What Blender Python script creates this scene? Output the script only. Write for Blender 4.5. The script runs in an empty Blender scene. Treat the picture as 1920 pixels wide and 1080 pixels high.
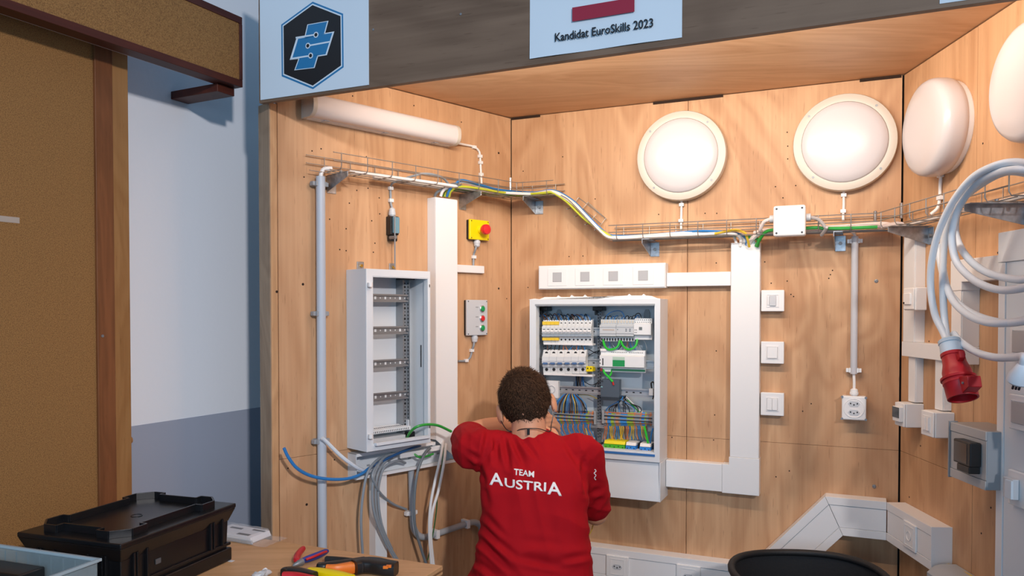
import bpy, bmesh, math, random
from math import pi, sin, cos, tan, radians, sqrt, atan2
from mathutils import Vector, Matrix, noise
from mathutils.bvhtree import BVHTree

SC = bpy.context.scene
COL = SC.collection
random.seed(7)

# ---------------------------------------------------------------- camera
F_PX, PP_Y, PITCH = 1460.0, 614.0, radians(1.2)
CAM = Vector((0.0, 0.0, 1.65))
cam_d = bpy.data.cameras.new('camera')
cam_d.sensor_width = 36.0
cam_d.lens = F_PX / 1920 * 36.0
cam_d.shift_y = (PP_Y - 540) / 1920
cam_d.clip_start = 0.05
cam = bpy.data.objects.new('camera', cam_d)
COL.objects.link(cam)
cam.location = CAM
cam.rotation_euler = (pi / 2 - PITCH, 0, 0)
SC.camera = cam

# ---------------------------------------------------------------- world, lamps, exposure
SC.view_settings.view_transform = 'Standard'
SC.view_settings.look = 'None'
SC.view_settings.gamma = 1.0
SC.view_settings.use_curve_mapping = False
SC.view_settings.exposure = 0.0
world = bpy.data.worlds.new('world')
SC.world = world
world.use_nodes = True
bg = world.node_tree.nodes['Background']
bg.inputs[0].default_value = (0.36, 0.62, 0.95, 1)
bg.inputs[1].default_value = 0.42


def area_light(name, loc, target, sx, sy, power, color):
    d = bpy.data.lights.new(name, 'AREA')
    d.shape = 'RECTANGLE'
    d.size, d.size_y = sx, sy
    d.energy = power
    d.color = color
    o = bpy.data.objects.new(name, d)
    COL.objects.link(o)
    o.location = loc
    v = Vector(target) - Vector(loc)
    o.rotation_euler = v.to_track_quat('-Z', 'Y').to_euler()
    return o


# the room's ceiling lamp, behind and to the right of the camera
room_lamp = area_light('room_ceiling_light', (1.25, -2.0, 3.1), (-1.15, 2.6, 1.3), 0.2, 0.2, 22, (1.0, 0.95, 0.95))
room_lamp.data.spread = radians(75)
# the booth's own work light, on the soffit behind the fascia board
work_lamp = area_light('booth_work_light', (0.33, 1.982, 2.365), (0.33 + 0.4069, 1.982 + 0.9135, 2.365), 1.35, 0.05, 15.5, (1.0, 0.90, 0.79))
# daylight from the room's windows behind the camera, to the left
day = area_light('window_daylight', (-2.0, -3.0, 1.9), (0.0, 2.6, 1.5), 2.4, 1.5, 45, (0.50, 0.76, 1.0))

# ---------------------------------------------------------------- pixel -> point helpers
FWD = Vector((0, cos(PITCH), -sin(PITCH)))
UP = Vector((0, sin(PITCH), cos(PITCH)))


def ray(px, py):
    return Vector((1, 0, 0)) * ((px - 960) / F_PX) + FWD + UP * (-(py - PP_Y) / F_PX)


class Wall:
    """a vertical plane: x to the right as seen from the booth, y into the wall, z up"""
    def __init__(self, o, d):
        self.o = Vector((o[0], o[1], 0))
        self.d = Vector((d[0], d[1], 0)).normalized()
        self.yl = Vector((-self.d.y, self.d.x, 0))
        self.rz = atan2(self.d.y, self.d.x)

    def w(self, px, py, off=0.0):
        r = ray(px, py)
        p0 = self.o - self.yl * off
        t = (p0 - CAM).dot(self.yl) / r.dot(self.yl)
        return CAM + r * t

    def p(self, px, py, off=0.0):
        q = self.w(px, py, off) - self.o
        return q.dot(self.d), q.z

    def v(self, px, py, off=0.0):
        x, z = self.p(px, py, off)
        return Vector((x, -off, z))

    def world(self, x, off, z):
        return self.o + self.d * x - self.yl * off + Vector((0, 0, z))

    def depth(self, px_back, px_front, py=600, x=None):
        """how far a thing stands out whose edge runs from px_back (on the wall) to px_front"""
        x0 = self.p(px_back, py, 0)[0] if x is None else x
        lo, hi = 0.0, 0.6
        s = self.p(px_front, py, 0.6)[0] - x0
        for _ in range(50):
            m = (lo + hi) / 2
            e = self.p(px_front, py, m)[0] - x0
            if (e > 0) == (s > 0):
                hi = m
            else:
                lo = m
        return (lo + hi) / 2


CL = Vector((-0.004, 3.20, 0))
CR = Vector((1.3086, 2.617, 0))
L = Wall(CL, (0.702, 0.712))
B = Wall(CL, (0.9135, -0.4069))
R = Wall(CR, (-0.0466, -0.9989))
FA = Wall((-0.775, 2.405), (0.9135, -0.4069))       # the fascia board
WW = Wall((-0.914, 2.90), (0.452, 0.892))           # the white room wall on the left


def onz(px, py, z):
    r = ray(px, py)
    return CAM + r * ((z - CAM.z) / r.z)


def aty(px, py, y):
    r = ray(px, py)
    return CAM + r * (y / r.y)


# ---------------------------------------------------------------- materials
def lin(c):
    if isinstance(c, str):
        c = tuple(int(c[i:i + 2], 16) / 255 for i in (0, 2, 4))
    return tuple(x / 12.92 if x <= 0.04045 else ((x + 0.055) / 1.055) ** 2.4 for x in c) + (1,)


MATS = {}


def mat(name, color, rough=0.5, metal=0.0, bump=0.0, bscale=200, var=0.0, vscale=6, emit=0, trans=0, alpha=1, spec=0.5, stretch=None):
    if name in MATS:
        return MATS[name]
    m = bpy.data.materials.new(name)
    m.use_nodes = True
    nt = m.node_tree
    b = nt.nodes['Principled BSDF']
    c = lin(color)
    b.inputs['Base Color'].default_value = c
    b.inputs['Roughness'].default_value = rough
    b.inputs['Metallic'].default_value = metal
    b.inputs['Specular IOR Level'].default_value = spec
    if emit:
        b.inputs['Emission Color'].default_value = c
        b.inputs['Emission Strength'].default_value = emit
    if trans:
        b.inputs['Transmission Weight'].default_value = trans
    if alpha < 1:
        b.inputs['Alpha'].default_value = alpha
    if bump or var:
        tc = nt.nodes.new('ShaderNodeTexCoord')
        mp = nt.nodes.new('ShaderNodeMapping')
        nt.links.new(tc.outputs['Object'], mp.inputs['Vector'])
        if stretch:
            mp.inputs['Scale'].default_value = stretch
        if bump:
            n = nt.nodes.new('ShaderNodeTexNoise')
            n.inputs['Scale'].default_value = bscale
            n.inputs['Detail'].default_value = 3
            nt.links.new(mp.outputs[0], n.inputs['Vector'])
            bp = nt.nodes.new('ShaderNodeBump')
            bp.inputs['Strength'].default_value = bump
            bp.inputs['Distance'].default_value = 0.002
            nt.links.new(n.outputs[0], bp.inputs['Height'])
            nt.links.new(bp.outputs[0], b.inputs['Normal'])
        if var:
            n2 = nt.nodes.new('ShaderNodeTexNoise')
            n2.inputs['Scale'].default_value = vscale
            n2.inputs['Detail'].default_value = 5
            nt.links.new(mp.outputs[0], n2.inputs['Vector'])
            rp = nt.nodes.new('ShaderNodeValToRGB')
            rp.color_ramp.elements[0].position = 0.3
            rp.color_ramp.elements[1].position = 0.7
            rp.color_ramp.elements[0].color = tuple(x * (1 - var) for x in c[:3]) + (1,)
            rp.color_ramp.elements[1].color = tuple(min(1, x * (1 + var)) for x in c[:3]) + (1,)
            nt.links.new(n2.outputs[0], rp.inputs[0])
            nt.links.new(rp.outputs[0], b.inputs['Base Color'])
    MATS[name] = m
    return m


def wood(name, light, dark, axis=2, scale=1.0, fine=0.35, rough=0.5, figure=0.5, seed=0.0, pores=True):
    """sliced veneer: long wandering figure, fine fibre streaks and small dark pores along the axis"""
    m = bpy.data.materials.new(name)
    m.use_nodes = True
    nt = m.node_tree
    N, K = nt.nodes.new, nt.links.new
    b = nt.nodes['Principled BSDF']
    b.inputs['Roughness'].default_value = rough
    b.inputs['Specular IOR Level'].default_value = 0.35
    tc = N('ShaderNodeTexCoord')

    def noise_n(sc, s, det=4, dist=0.0, off=0.0):
        mp = N('ShaderNodeMapping')
        v = [sc, sc, sc]
        v[axis] = s
        mp.inputs['Scale'].default_value = v
        mp.inputs['Location'].default_value = (seed + off, seed * 1.7 + off, seed * 0.6)
        K(tc.outputs['Object'], mp.inputs['Vector'])
        n = N('ShaderNodeTexNoise')
        n.inputs['Scale'].default_value = scale
        n.inputs['Detail'].default_value = det
        n.inputs['Distortion'].default_value = dist
        K(mp.outputs[0], n.inputs['Vector'])
        return n.outputs[0]

    def math_n(op, a, bb):
        q = N('ShaderNodeMath')
        q.operation = op
        for i, x in enumerate((a, bb)):
            if isinstance(x, (int, float)):
                q.inputs[i].default_value = x
            else:
                K(x, q.inputs[i])
        return q.outputs[0]
    broad = noise_n(2.6, 0.8, 3, 1.0)
    bands = math_n('MULTIPLY', math_n('SINE', math_n('MULTIPLY', broad, 58.0), 0.0), 0.5)
    fib = noise_n(90, 2.2, 5, 0.2, 3.1)
    mid = noise_n(16, 0.9, 4, 0.4, 9.2)
    v = math_n('ADD', math_n('MULTIPLY', bands, 0.45 * figure), math_n('MULTIPLY', math_n('SUBTRACT', fib, 0.5), fine * 1.6))
    v = math_n('ADD', v, math_n('MULTIPLY', math_n('SUBTRACT', mid, 0.5), 0.4))
    v = math_n('ADD', v, math_n('MULTIPLY', math_n('SUBTRACT', broad, 0.5), 1.1))
    v = math_n('ADD', v, 0.5)
    rp = N('ShaderNodeValToRGB')
    rp.color_ramp.elements[0].position = 0.0
    rp.color_ramp.elements[1].position = 1.0
    rp.color_ramp.elements[0].color = lin(dark)
    rp.color_ramp.elements[1].color = lin(light)
    K(v, rp.inputs[0])
    out = rp.outputs[0]
    if pores:
        pr = noise_n(230, 14, 2, 0.0, 5.5)
        cr = N('ShaderNodeValToRGB')
        cr.color_ramp.elements[0].position = 0.26
        cr.color_ramp.elements[1].position = 0.33
        cr.color_ramp.elements[0].color = (0.72, 0.68, 0.65, 1)
        cr.color_ramp.elements[1].color = (1, 1, 1, 1)
        K(pr, cr.inputs[0])
        mx = N('ShaderNodeMix')
        mx.data_type = 'RGBA'
        mx.blend_type = 'MULTIPLY'
        mx.inputs[0].default_value = 1.0
        K(out, mx.inputs[6])
        K(cr.outputs[0], mx.inputs[7])
        out = mx.outputs[2]
    K(out, b.inputs['Base Color'])
    bp = N('ShaderNodeBump')
    bp.inputs['Strength'].default_value = 0.08
    bp.inputs['Distance'].default_value = 0.001
    K(fib, bp.inputs['Height'])
    K(bp.outputs[0], b.inputs['Normal'])
    return m


def chip(name, base, spots, dots, rough=0.85):
    """pressed fibre / cork board: fine mottled grain with light and dark flecks"""
    m = bpy.data.materials.new(name)
    m.use_nodes = True
    nt = m.node_tree
    N, K = nt.nodes.new, nt.links.new
    b = nt.nodes['Principled BSDF']
    b.inputs['Roughness'].default_value = rough
    tc = N('ShaderNodeTexCoord')
    n = N('ShaderNodeTexNoise')
    n.inputs['Scale'].default_value = 420
    n.inputs['Detail'].default_value = 4
    K(tc.outputs['Object'], n.inputs['Vector'])
    rp = N('ShaderNodeValToRGB')
    e = rp.color_ramp.elements
    e[0].position, e[1].position = 0.28, 0.75
    e[0].color, e[1].color = lin(dots), lin(spots)
    q = rp.color_ramp.elements.new(0.5)
    q.color = lin(base)
    K(n.outputs[0], rp.inputs[0])
    K(rp.outputs[0], b.inputs['Base Color'])
    bp = N('ShaderNodeBump')
    bp.inputs['Strength'].default_value = 0.25
    bp.inputs['Distance'].default_value = 0.001
    K(n.outputs[0], bp.inputs['Height'])
    K(bp.outputs[0], b.inputs['Normal'])
    return m


PLY_L = wood('birch_veneer_left', 'DBB088', 'B2835C', 2, 1.0, 0.35, seed=1.3)
PLY_B = wood('birch_veneer_back', 'DBB087', 'B2825B', 2, 1.0, 0.35, figure=0.7, seed=4.1)
PLY_R = wood('birch_veneer_right', 'DBAE84', 'B08059', 2, 1.0, 0.35, seed=7.7)
PLY_S = wood('soffit_veneer', 'DFB892', 'BC8D66', 0, 1.0, 0.3, seed=2.9)
FASC = wood('fascia_veneer', '86705D', '5E4A3A', 0, 1.0, 0.3, figure=0.7, seed=5.2)
STUD = wood('stud_timber', 'D7AC80', 'AA7C53', 2, 1.6, 0.4, seed=3.7)
STUD_G = wood('weathered_timber', 'AE977E', '806A55', 2, 1.6, 0.4, seed=8.8)
BENCH = wood('bench_veneer', 'DDB284', 'BC8F61', 0, 1.3, 0.3, seed=6.1)
PLYEDGE = wood('ply_edge', 'C79B6E', '7A5636', 0, 1.0, 0.2, seed=6.9)
OAK_D = wood('brown_stile', '8A5532', '613A1F', 2, 1.5, 0.4, seed=2.2)
OAK_L = wood('tan_stile', 'A67B4C', '85592F', 2, 1.5, 0.4, seed=3.3)
MAHOG = wood('mahogany', '5A2A1C', '351510', 0, 1.5, 0.3, seed=1.9, pores=False)
CORK = chip('pressed_cork', '8E6536', 'A67C48', '64421F')
PLASTER = mat('plaster_white', 'EAEDF2', 0.8, bump=0.25, bscale=60)
PLASTER_G = mat('plaster_grey', '9FA6B6', 0.75, bump=0.15, bscale=60)
FLOOR_M = mat('floor_vinyl', '77797C', 0.5, var=0.15)
DARK = mat('dark_gap', '2A1C12', 0.9)
WHITE = mat('white_plastic', 'ECEBEA', 0.38)
WHITE2 = mat('white_plastic_matt', 'EDEBEA', 0.5)
CREAM = mat('cream_plastic', 'D3C8BA', 0.4)
STEELW = mat('powder_white', 'DFE4E8', 0.42)
LGREY = mat('light_grey_plastic', 'C9CCD0', 0.45)
MGREY = mat('mid_grey_plastic', '9A9EA2', 0.45)
DGREY = mat('dark_grey_plastic', '4A5058', 0.45)
PIPE_M = mat('grey_conduit_plastic', 'BCC4CE', 0.4)
GALV = mat('galvanised_steel', 'A9ADB2', 0.38, metal=0.85, var=0.25, vscale=60)
ZINC = mat('zinc_wire', 'A39C95', 0.4, metal=0.7)
RAILM = mat('rail_steel', '9A9DA0', 0.4, metal=0.6)
BLACKP = mat('black_plastic', '17181A', 0.35)
BLACKM = mat('black_matt', '1C1C1E', 0.7)
YELLOW = mat('safety_yellow', 'F2D800', 0.4)
REDP = mat('signal_red', 'D8262C', 0.35)
CEE = mat('socket_red', 'B01520', 0.42)
GREENP = mat('signal_green', '159A52', 0.35)
BLUEP = mat('terminal_blue', '2E86D8', 0.4)
GRN_T = mat('terminal_green', '4CB52E', 0.4)
YEL_T = mat('terminal_yellow', 'F0E000', 0.4)
OPAL = mat('opal_glass', 'CFC7C6', 0.25)
OPAL_ON = mat('opal_diffuser', 'D9D3D4', 0.3, emit=0.06)
C_WHITE = mat('cable_white', 'F0EDEA', 0.42)
C_PALE = mat('cable_pale_blue_white', 'DDE6EE', 0.38)
C_GREY = mat('cable_grey', '8F979E', 0.42)
C_BLUE = mat('cable_blue', '2F7FC4', 0.38)
C_GREEN = mat('cable_green', '2E9E3A', 0.38)
C_LIME = mat('cable_lime', '2FBF3A', 0.35)
C_YG = mat('cable_yellow_green', 'C3C93A', 0.4)
C_YEL = mat('cable_yellow', 'D9B63A', 0.4)
C_BLACK = mat('cable_black', '17191C', 0.4)
C_BROWN = mat('cable_brown', '6B3F26', 0.4)
C_ORANGE = mat('cable_orange', 'C9764A', 0.45)
BRASS = mat('brass', 'C8A24A', 0.3, metal=0.9)
SCREW = mat('screw_steel', '8D8F92', 0.5, metal=0.6)
HOLE = mat('drill_hole', '2C1A0E', 0.9)

# ---------------------------------------------------------------- mesh builder
SHIFT = {}


class MB:
    def __init__(self):
        self.bm = bmesh.new()

    def quadpts(self, a, b):
        pass

    def box(self, x0, x1, y0, y1, z0, z1):
        if x0 > x1: x0, x1 = x1, x0
        if y0 > y1: y0, y1 = y1, y0
        if z0 > z1: z0, z1 = z1, z0
        n = self.bm.verts.new
        v = [n((x, y, z)) for z in (z0, z1) for y in (y0, y1) for x in (x0, x1)]
        for f in ((0, 2, 3, 1), (4, 5, 7, 6), (0, 1, 5, 4), (2, 6, 7, 3), (0, 4, 6, 2), (1, 3, 7, 5)):
            self.bm.faces.new([v[i] for i in f])
        return self

    def hexa(self, bottom, top):
        n = self.bm.verts.new
        a = [n(p) for p in bottom]
        b = [n(p) for p in top]
        k = len(a)
        self.bm.faces.new(a[::-1])
        self.bm.faces.new(b)
        for i in range(k):
            j = (i + 1) % k
            self.bm.faces.new((a[i], a[j], b[j], b[i]))
        return self

    def prism(self, poly, y0, y1, plane='xz'):
        """poly of (a, b); extruded along the third axis"""
        def P(a, b, c):
            return {'xz': (a, c, b), 'yz': (c, a, b), 'xy': (a, b, c)}[plane]
        return self.hexa([P(a, b, y0) for a, b in poly], [P(a, b, y1) for a, b in poly])

    def ring(self, outer, inner, y0, y1):
        """frame in the xz plane between two polygons of equal length"""
        n = self.bm.verts.new
        k = len(outer)
        o0 = [n((a, y0, b)) for a, b in outer]; o1 = [n((a, y1, b)) for a, b in outer]
        i0 = [n((a, y0, b)) for a, b in inner]; i1 = [n((a, y1, b)) for a, b in inner]
        for i in range(k):
            j = (i + 1) % k
            self.bm.faces.new((o0[i], o0[j], i0[j], i0[i]))
            self.bm.faces.new((o1[j], o1[i], i1[i], i1[j]))
            self.bm.faces.new((o0[j], o0[i], o1[i], o1[j]))
            self.bm.faces.new((i0[i], i0[j], i1[j], i1[i]))
        return self

    def rframe(self, x0, x1, z0, z1, t, y0, y1):
        return self.ring([(x0, z0), (x1, z0), (x1, z1), (x0, z1)],
                         [(x0 + t, z0 + t), (x1 - t, z0 + t), (x1 - t, z1 - t), (x0 + t, z1 - t)], y0, y1)

    def cyl(self, p0, p1, r0, r1=None, n=16, caps=True):
        r1 = r0 if r1 is None else r1
        p0, p1 = Vector(p0), Vector(p1)
        ax = (p1 - p0).normalized()
        a = ax.orthogonal().normalized()
        b = ax.cross(a)
        A = [self.bm.verts.new(p0 + (a * cos(2 * pi * i / n) + b * sin(2 * pi * i / n)) * r0) for i in range(n)]
        C = [self.bm.verts.new(p1 + (a * cos(2 * pi * i / n) + b * sin(2 * pi * i / n)) * r1) for i in range(n)]
        for i in range(n):
            j = (i + 1) % n
            self.bm.faces.new((A[i], A[j], C[j], C[i]))
        if caps:
            self.bm.faces.new(A[::-1])
            self.bm.faces.new(C)
        return self

    def tube(self, pts, r, n=8, smooth=6, rad=None):
        pts = [Vector(p) for p in pts]
        if smooth and len(pts) > 2:
            pts = spline(pts, smooth)
        k = len(pts)
        t0 = (pts[1] - pts[0]).normalized()
        a = t0.orthogonal().normalized()
        rings = []
        for i, p in enumerate(pts):
            t = (pts[min(i + 1, k - 1)] - pts[max(i - 1, 0)]).normalized()
            a = (a - t * a.dot(t))
            a = a.normalized() if a.length > 1e-6 else t.orthogonal().normalized()
            b = t.cross(a)
            rr = rad(i / (k - 1)) if rad else r
            rings.append([self.bm.verts.new(p + (a * cos(2 * pi * j / n) + b * sin(2 * pi * j / n)) * rr) for j in range(n)])
        for i in range(k - 1):
            for j in range(n):
                q = (j + 1) % n
                self.bm.faces.new((rings[i][j], rings[i][q], rings[i + 1][q], rings[i + 1][j]))
        self.bm.faces.new(rings[0][::-1])
        self.bm.faces.new(rings[-1])
        return self

    def lathe(self, prof, o=(0, 0, 0), ax=(0, 0, 1), n=32, sx=1.0):
        """prof of (radius, height along ax)"""
        o, ax = Vector(o), Vector(ax).normalized()
        a = ax.orthogonal().normalized()
        b = ax.cross(a)
        rings = []
        for r, h in prof:
            if r < 1e-6:
                rings.append([self.bm.verts.new(o + ax * h)])
            else:
                rings.append([self.bm.verts.new(o + ax * h + (a * cos(2 * pi * j / n) + b * sin(2 * pi * j / n)) * r) for j in range(n)])
        for A, C in zip(rings, rings[1:]):
            for j in range(n):
                q = (j + 1) % n
                if len(A) == 1 and len(C) == 1:
                    continue
                if len(A) == 1:
                    self.bm.faces.new((A[0], C[q], C[j]))
                elif len(C) == 1:
                    self.bm.faces.new((A[j], A[q], C[0]))
                else:
                    self.bm.faces.new((A[j], A[q], C[q], C[j]))
        return self

    def build(self, name, m, parent=None, bevel=0.0, smooth=None, seg=2, shift=None, label=None):
        me = bpy.data.meshes.new(name)
        bmesh.ops.recalc_face_normals(self.bm, faces=self.bm.faces)
        if parent is not None:
            root = parent
            while root.parent is not None:
                root = root.parent
            s = SHIFT.get(root.name)
            if s is not None:
                bmesh.ops.translate(self.bm, verts=self.bm.verts, vec=-s)
        elif shift is not None:
            bmesh.ops.translate(self.bm, verts=self.bm.verts, vec=-Vector(shift))
        self.bm.to_mesh(me)
        self.bm.free()
        if smooth is None:
            smooth = not bevel
        if smooth or bevel:
            me.shade_smooth()
            me.set_sharp_from_angle(angle=radians(38))
        o = bpy.data.objects.new(name, me)
        me.materials.append(m)
        COL.objects.link(o)
        if parent is not None:
            o.parent = parent
        if bevel:
            md = o.modifiers.new('bevel', 'BEVEL')
            md.width = bevel
            md.segments = seg
            md.limit_method = 'ANGLE'
            md.angle_limit = radians(50)
            md.harden_normals = True
        if label:
            o['label'] = label
        return o


def spline(pts, s):
    out = []
    P = [pts[0] * 2 - pts[1]] + pts + [pts[-1] * 2 - pts[-2]]
    for i in range(1, len(P) - 2):
        a, b, c, d = P[i - 1:i + 3]
        for j in range(s):
            t = j / s
            out.append(0.5 * ((2 * b) + (c - a) * t + (2 * a - 5 * b + 4 * c - d) * t * t + (3 * b - a - 3 * c + d) * t ** 3))
    out.append(pts[-1])
    return out


def tag(o, label=None, cat=None, group=None, kind=None):
    if label: o['label'] = label
    if cat: o['category'] = cat
    if group: o['group'] = group
    if kind: o['kind'] = kind
    return o


def thing(name, label, cat, loc, rz=0.0, group=None):
    o = bpy.data.objects.new(name, None)
    o.empty_display_size = 0.05
    COL.objects.link(o)
    o.location = loc
    o.rotation_euler = (0, 0, rz)
    return tag(o, label, cat, group)


def wthing(W, name, label, cat, x, z, group=None):
    """a thing fixed to a wall; its parts are then drawn in the wall's own x, y, z"""
    o = thing(name, label, cat, W.world(x, 0, z), W.rz, group)
    SHIFT[o.name] = Vector((x, 0, z))
    return o


def gthing(name, label, cat, loc, group=None):
    """a free-standing thing; its parts are drawn in room coordinates"""
    o = thing(name, label, cat, loc, 0, group)
    SHIFT[o.name] = Vector(loc)
    return o


def copy_tree(o, parent=None):
    c = o.copy()
    COL.objects.link(c)
    c.parent = parent
    for ch in list(o.children):
        copy_tree(ch, c)
    return c


def one(name, mb, m, label, cat, base, group=None, **kw):
    """a thing that is a single mesh, drawn in room coordinates, its origin at base"""
    o = mb.build(name, m, None, shift=base, **kw)
    o.location = base
    return tag(o, label, cat, group)


def struct(name, mb, m, **kw):
    o = mb.build(name, m, None, **kw)
    o['kind'] = 'structure'
    return o


def wstruct(W, name, mb, m, **kw):
    o = struct(name, mb, m, **kw)
    o.location = W.o
    o.rotation_euler = (0, 0, W.rz)
    return o


def text_obj(name, body, size, m, parent, offset=0.0, extrude=0.0004, align='CENTER', space=1.0):
    """lettering as a mesh in the xz plane, facing -y, centred on the origin"""
    cu = bpy.data.curves.new(name + '_curve', 'FONT')
    cu.body = body
    cu.size = size
    cu.align_x = align
    cu.align_y = 'CENTER'
    cu.extrude = extrude
    cu.offset = offset
    cu.space_character = space
    cu.resolution_u = 3
    t = bpy.data.objects.new(name + '_tmp', cu)
    COL.objects.link(t)
    dg = bpy.context.evaluated_depsgraph_get()
    dg.update()
    me = bpy.data.meshes.new_from_object(t.evaluated_get(dg))
    bpy.data.objects.remove(t)
    bpy.data.curves.remove(cu)
    me.transform(Matrix.Rotation(pi / 2, 4, 'X'))
    me.name = name
    me.materials.clear()
    me.materials.append(m)
    o = bpy.data.objects.new(name, me)
    COL.objects.link(o)
    o.parent = parent
    return o
# ================================================================ the setting
struct('floor', MB().box(-3.2, 3.2, -3.5, 4.2, -0.05, 0.0), FLOOR_M)
# booth walls: a dark backing frame with veneered panels set on it, joints left open
SEAM_Z = 1.180


def panels(W, name, m, xs, zs, x_end, z_top):
    back = wstruct(W, name, MB().box(xs[0] + 0.01, x_end - 0.004, 0.0125, 0.030, 0.002, z_top - 0.001), DARK)
    SHIFT[back.name] = Vector((0, 0, 0))
    g = 0.0011
    for x0, x1 in zip(xs, xs[1:]):
        for z0, z1 in zip(zs, zs[1:]):
            MB().box(x0 + g, x1 - g, 0, 0.012, z0 + g * 0.5, z1 - g * 0.5).build('panel', m, back)
    return back


Z_SOF = 2.440
xpost = L.p(521.5, 500)[0]
xseam_b = B.p(1288.5, 600)[0]
LB = sqrt((CR.x - CL.x) ** 2 + (CR.y - CL.y) ** 2)
wall_l = panels(L, 'wall_left', PLY_L, [xpost, 0.0], [0.003, SEAM_Z, Z_SOF - 0.003], 0.0, Z_SOF)
wall_b = panels(B, 'wall_back', PLY_B, [0.002, xseam_b, LB - 0.0035], [0.003, SEAM_Z, Z_SOF - 0.002], LB - 0.002, Z_SOF)
wall_r = panels(R, 'wall_right', PLY_R, [0.003, R.p(1831, 300)[0], 1.30], [0.003, SEAM_Z, Z_SOF - 0.003], 1.30, Z_SOF)
# corner stud at the front of the left wall
xpl = L.p(508, 500)[0]
post = wstruct(L, 'trim_1', MB().box(xpl, xpost - 0.001, 0.0, 0.068, 0, Z_SOF - 0.14), STUD, bevel=0.002)
wstruct(L, 'trim_2', MB().box(xpl - 0.0035, xpl - 0.0005, 0.0, 0.068, 0, Z_SOF - 0.14), STUD_G)
# soffit: a veneered slab resting on the three walls
def bpt(W, x, off):
    q = W.world(x, off, 0)
    return (q.x, q.y)
FLEN = 2.215
sof = MB().prism([bpt(FA, 0.012, -0.021), bpt(FA, FLEN - 0.01, -0.021), bpt(R, 0, -0.03), bpt(B, 0, -0.03), bpt(L, 0, -0.03), bpt(L, xpl, -0.03)], Z_SOF, Z_SOF + 0.018, 'xy')
struct('ceiling', sof, PLY_S)
# fascia board across the front of the booth
zf0 = FA.p(489, 193)[1]
fas = wstruct(FA, 'trim_3', MB().box(FA.p(485.5, 150)[0], FLEN, 0, 0.019, zf0, zf0 + 0.46), FASC, bevel=0.001)
# joint slots between soffit and wall, where the soffit's fixing cleats are let in
for i, (W, a, b_, y) in enumerate(((B, 1225, 1356, 187), (B, 1612, 1690, 148), (B, 960, 1013, 220))):
    xa, xb = W.p(a, y)[0], W.p(b_, y)[0]
    wstruct(W, 'trim_%d' % (4 + i), MB().box(xa, xb, -0.004, 0.0, Z_SOF - 0.010, Z_SOF - 0.001), HOLE)

# left room wall: white above, grey dado below
zb = WW.p(470, 766)[1]
wl = wstruct(WW, 'wall_left_room', MB().box(-2.2, 0.55, 0.0, 0.08, zb, 3.4), PLASTER)
wstruct(WW, 'trim_7', MB().box(-2.2, 0.55, -0.0012, 0.08, 0.0, zb), PLASTER_G)
# the far end of that wall behind the booth
# dark posts behind the open corner joints
for i, (A, C, p) in enumerate(((L, B, CL), (B, R, CR))):
    o_ = (A.yl + C.yl).normalized()
    q = p + o_ * 0.046
    struct('trim_%d' % (8 + i), MB().cyl((q.x, q.y, 0), (q.x, q.y, Z_SOF + 0.015), 0.032, n=12), DARK)
# ================================================================ small helpers shared by the electrical fittings
def clip(mb_parent, W, x, z, r, off, m=LGREY, name='clip', horizontal=False, ears=True):
    """a pipe clip: saddle block plus two ears"""
    mb = MB()
    a = r * 1.35
    if horizontal:
        mb.box(x - 0.008, x + 0.008, -off - a, -0.0005, z - a, z + a)
    else:
        mb.box(x - a, x + a, -off - a * 0.35, -0.0005, z - 0.008, z + 0.008)
        if ears:
            mb.box(x - a - 0.009, x - a, -off - a * 0.1, -off * 0.3, z - 0.007, z + 0.007)
            mb.box(x + a, x + a + 0.009, -off - a * 0.1, -off * 0.3, z - 0.007, z + 0.007)
    return mb.build(name, m, mb_parent, bevel=0.0015)


def cable_thing(name, label, pts, r, m, group=None, n=8, smooth=8, cat='cable'):
    pts = [Vector(p) for p in pts]
    base = pts[0].copy()
    for p in pts:
        if p.z < base.z:
            base = p.copy()
    return one(name, MB().tube(pts, r, n, smooth), m, label, cat, base, group)


def wv(W, *a):
    """list of (px, py, off) -> room points"""
    return [W.w(*q) for q in a]


def small_cable(W, root, pts, r, m, clips=(), name='cable'):
    c = MB().tube([W.v(*p) for p in pts], r, 8, 6).build(name, m, root)
    for px, py in clips:
        x, z = W.p(px, py, 0.006)
        MB().box(x - r * 2.0, x + r * 2.0, -0.006 - r * 1.5, -0.0005, z - 0.006, z + 0.006).build('cable_clip', WHITE, root, bevel=0.001)
    return c


def gland(root, x, off, z, r, m=LGREY, up=False, h=0.028):
    s = 1 if up else -1
    MB().lathe([(r * 0.78, 0), (r * 0.78, 0.004), (r, 0.004), (r, h * 0.5), (r * 0.9, h * 0.52), (r * 0.85, h * 0.85), (r * 0.5, h), (0, h)],
               (x, -off, z), (0, 0, s), 12).build('cable_gland', m, root)


# ================================================================ batten lamp on the left wall
xa, za = L.p(564.5, 224, 0)
dz_l = 0.074
xb = L.p(857, 262, 0.05)[0]
zbl = za + 0.003
lamp = wthing(L, 'batten_lamp', 'long white batten lamp fixed high on the left booth wall', 'lamp', (xa + xb) / 2, zbl)
MB().prism([(0, zbl), (-0.026, zbl), (-0.030, zbl + 0.004), (-0.030, zbl + dz_l - 0.004), (-0.026, zbl + dz_l), (0, zbl + dz_l)], xa + 0.012, xb - 0.012, 'yz').build('housing', WHITE2, lamp)


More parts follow.
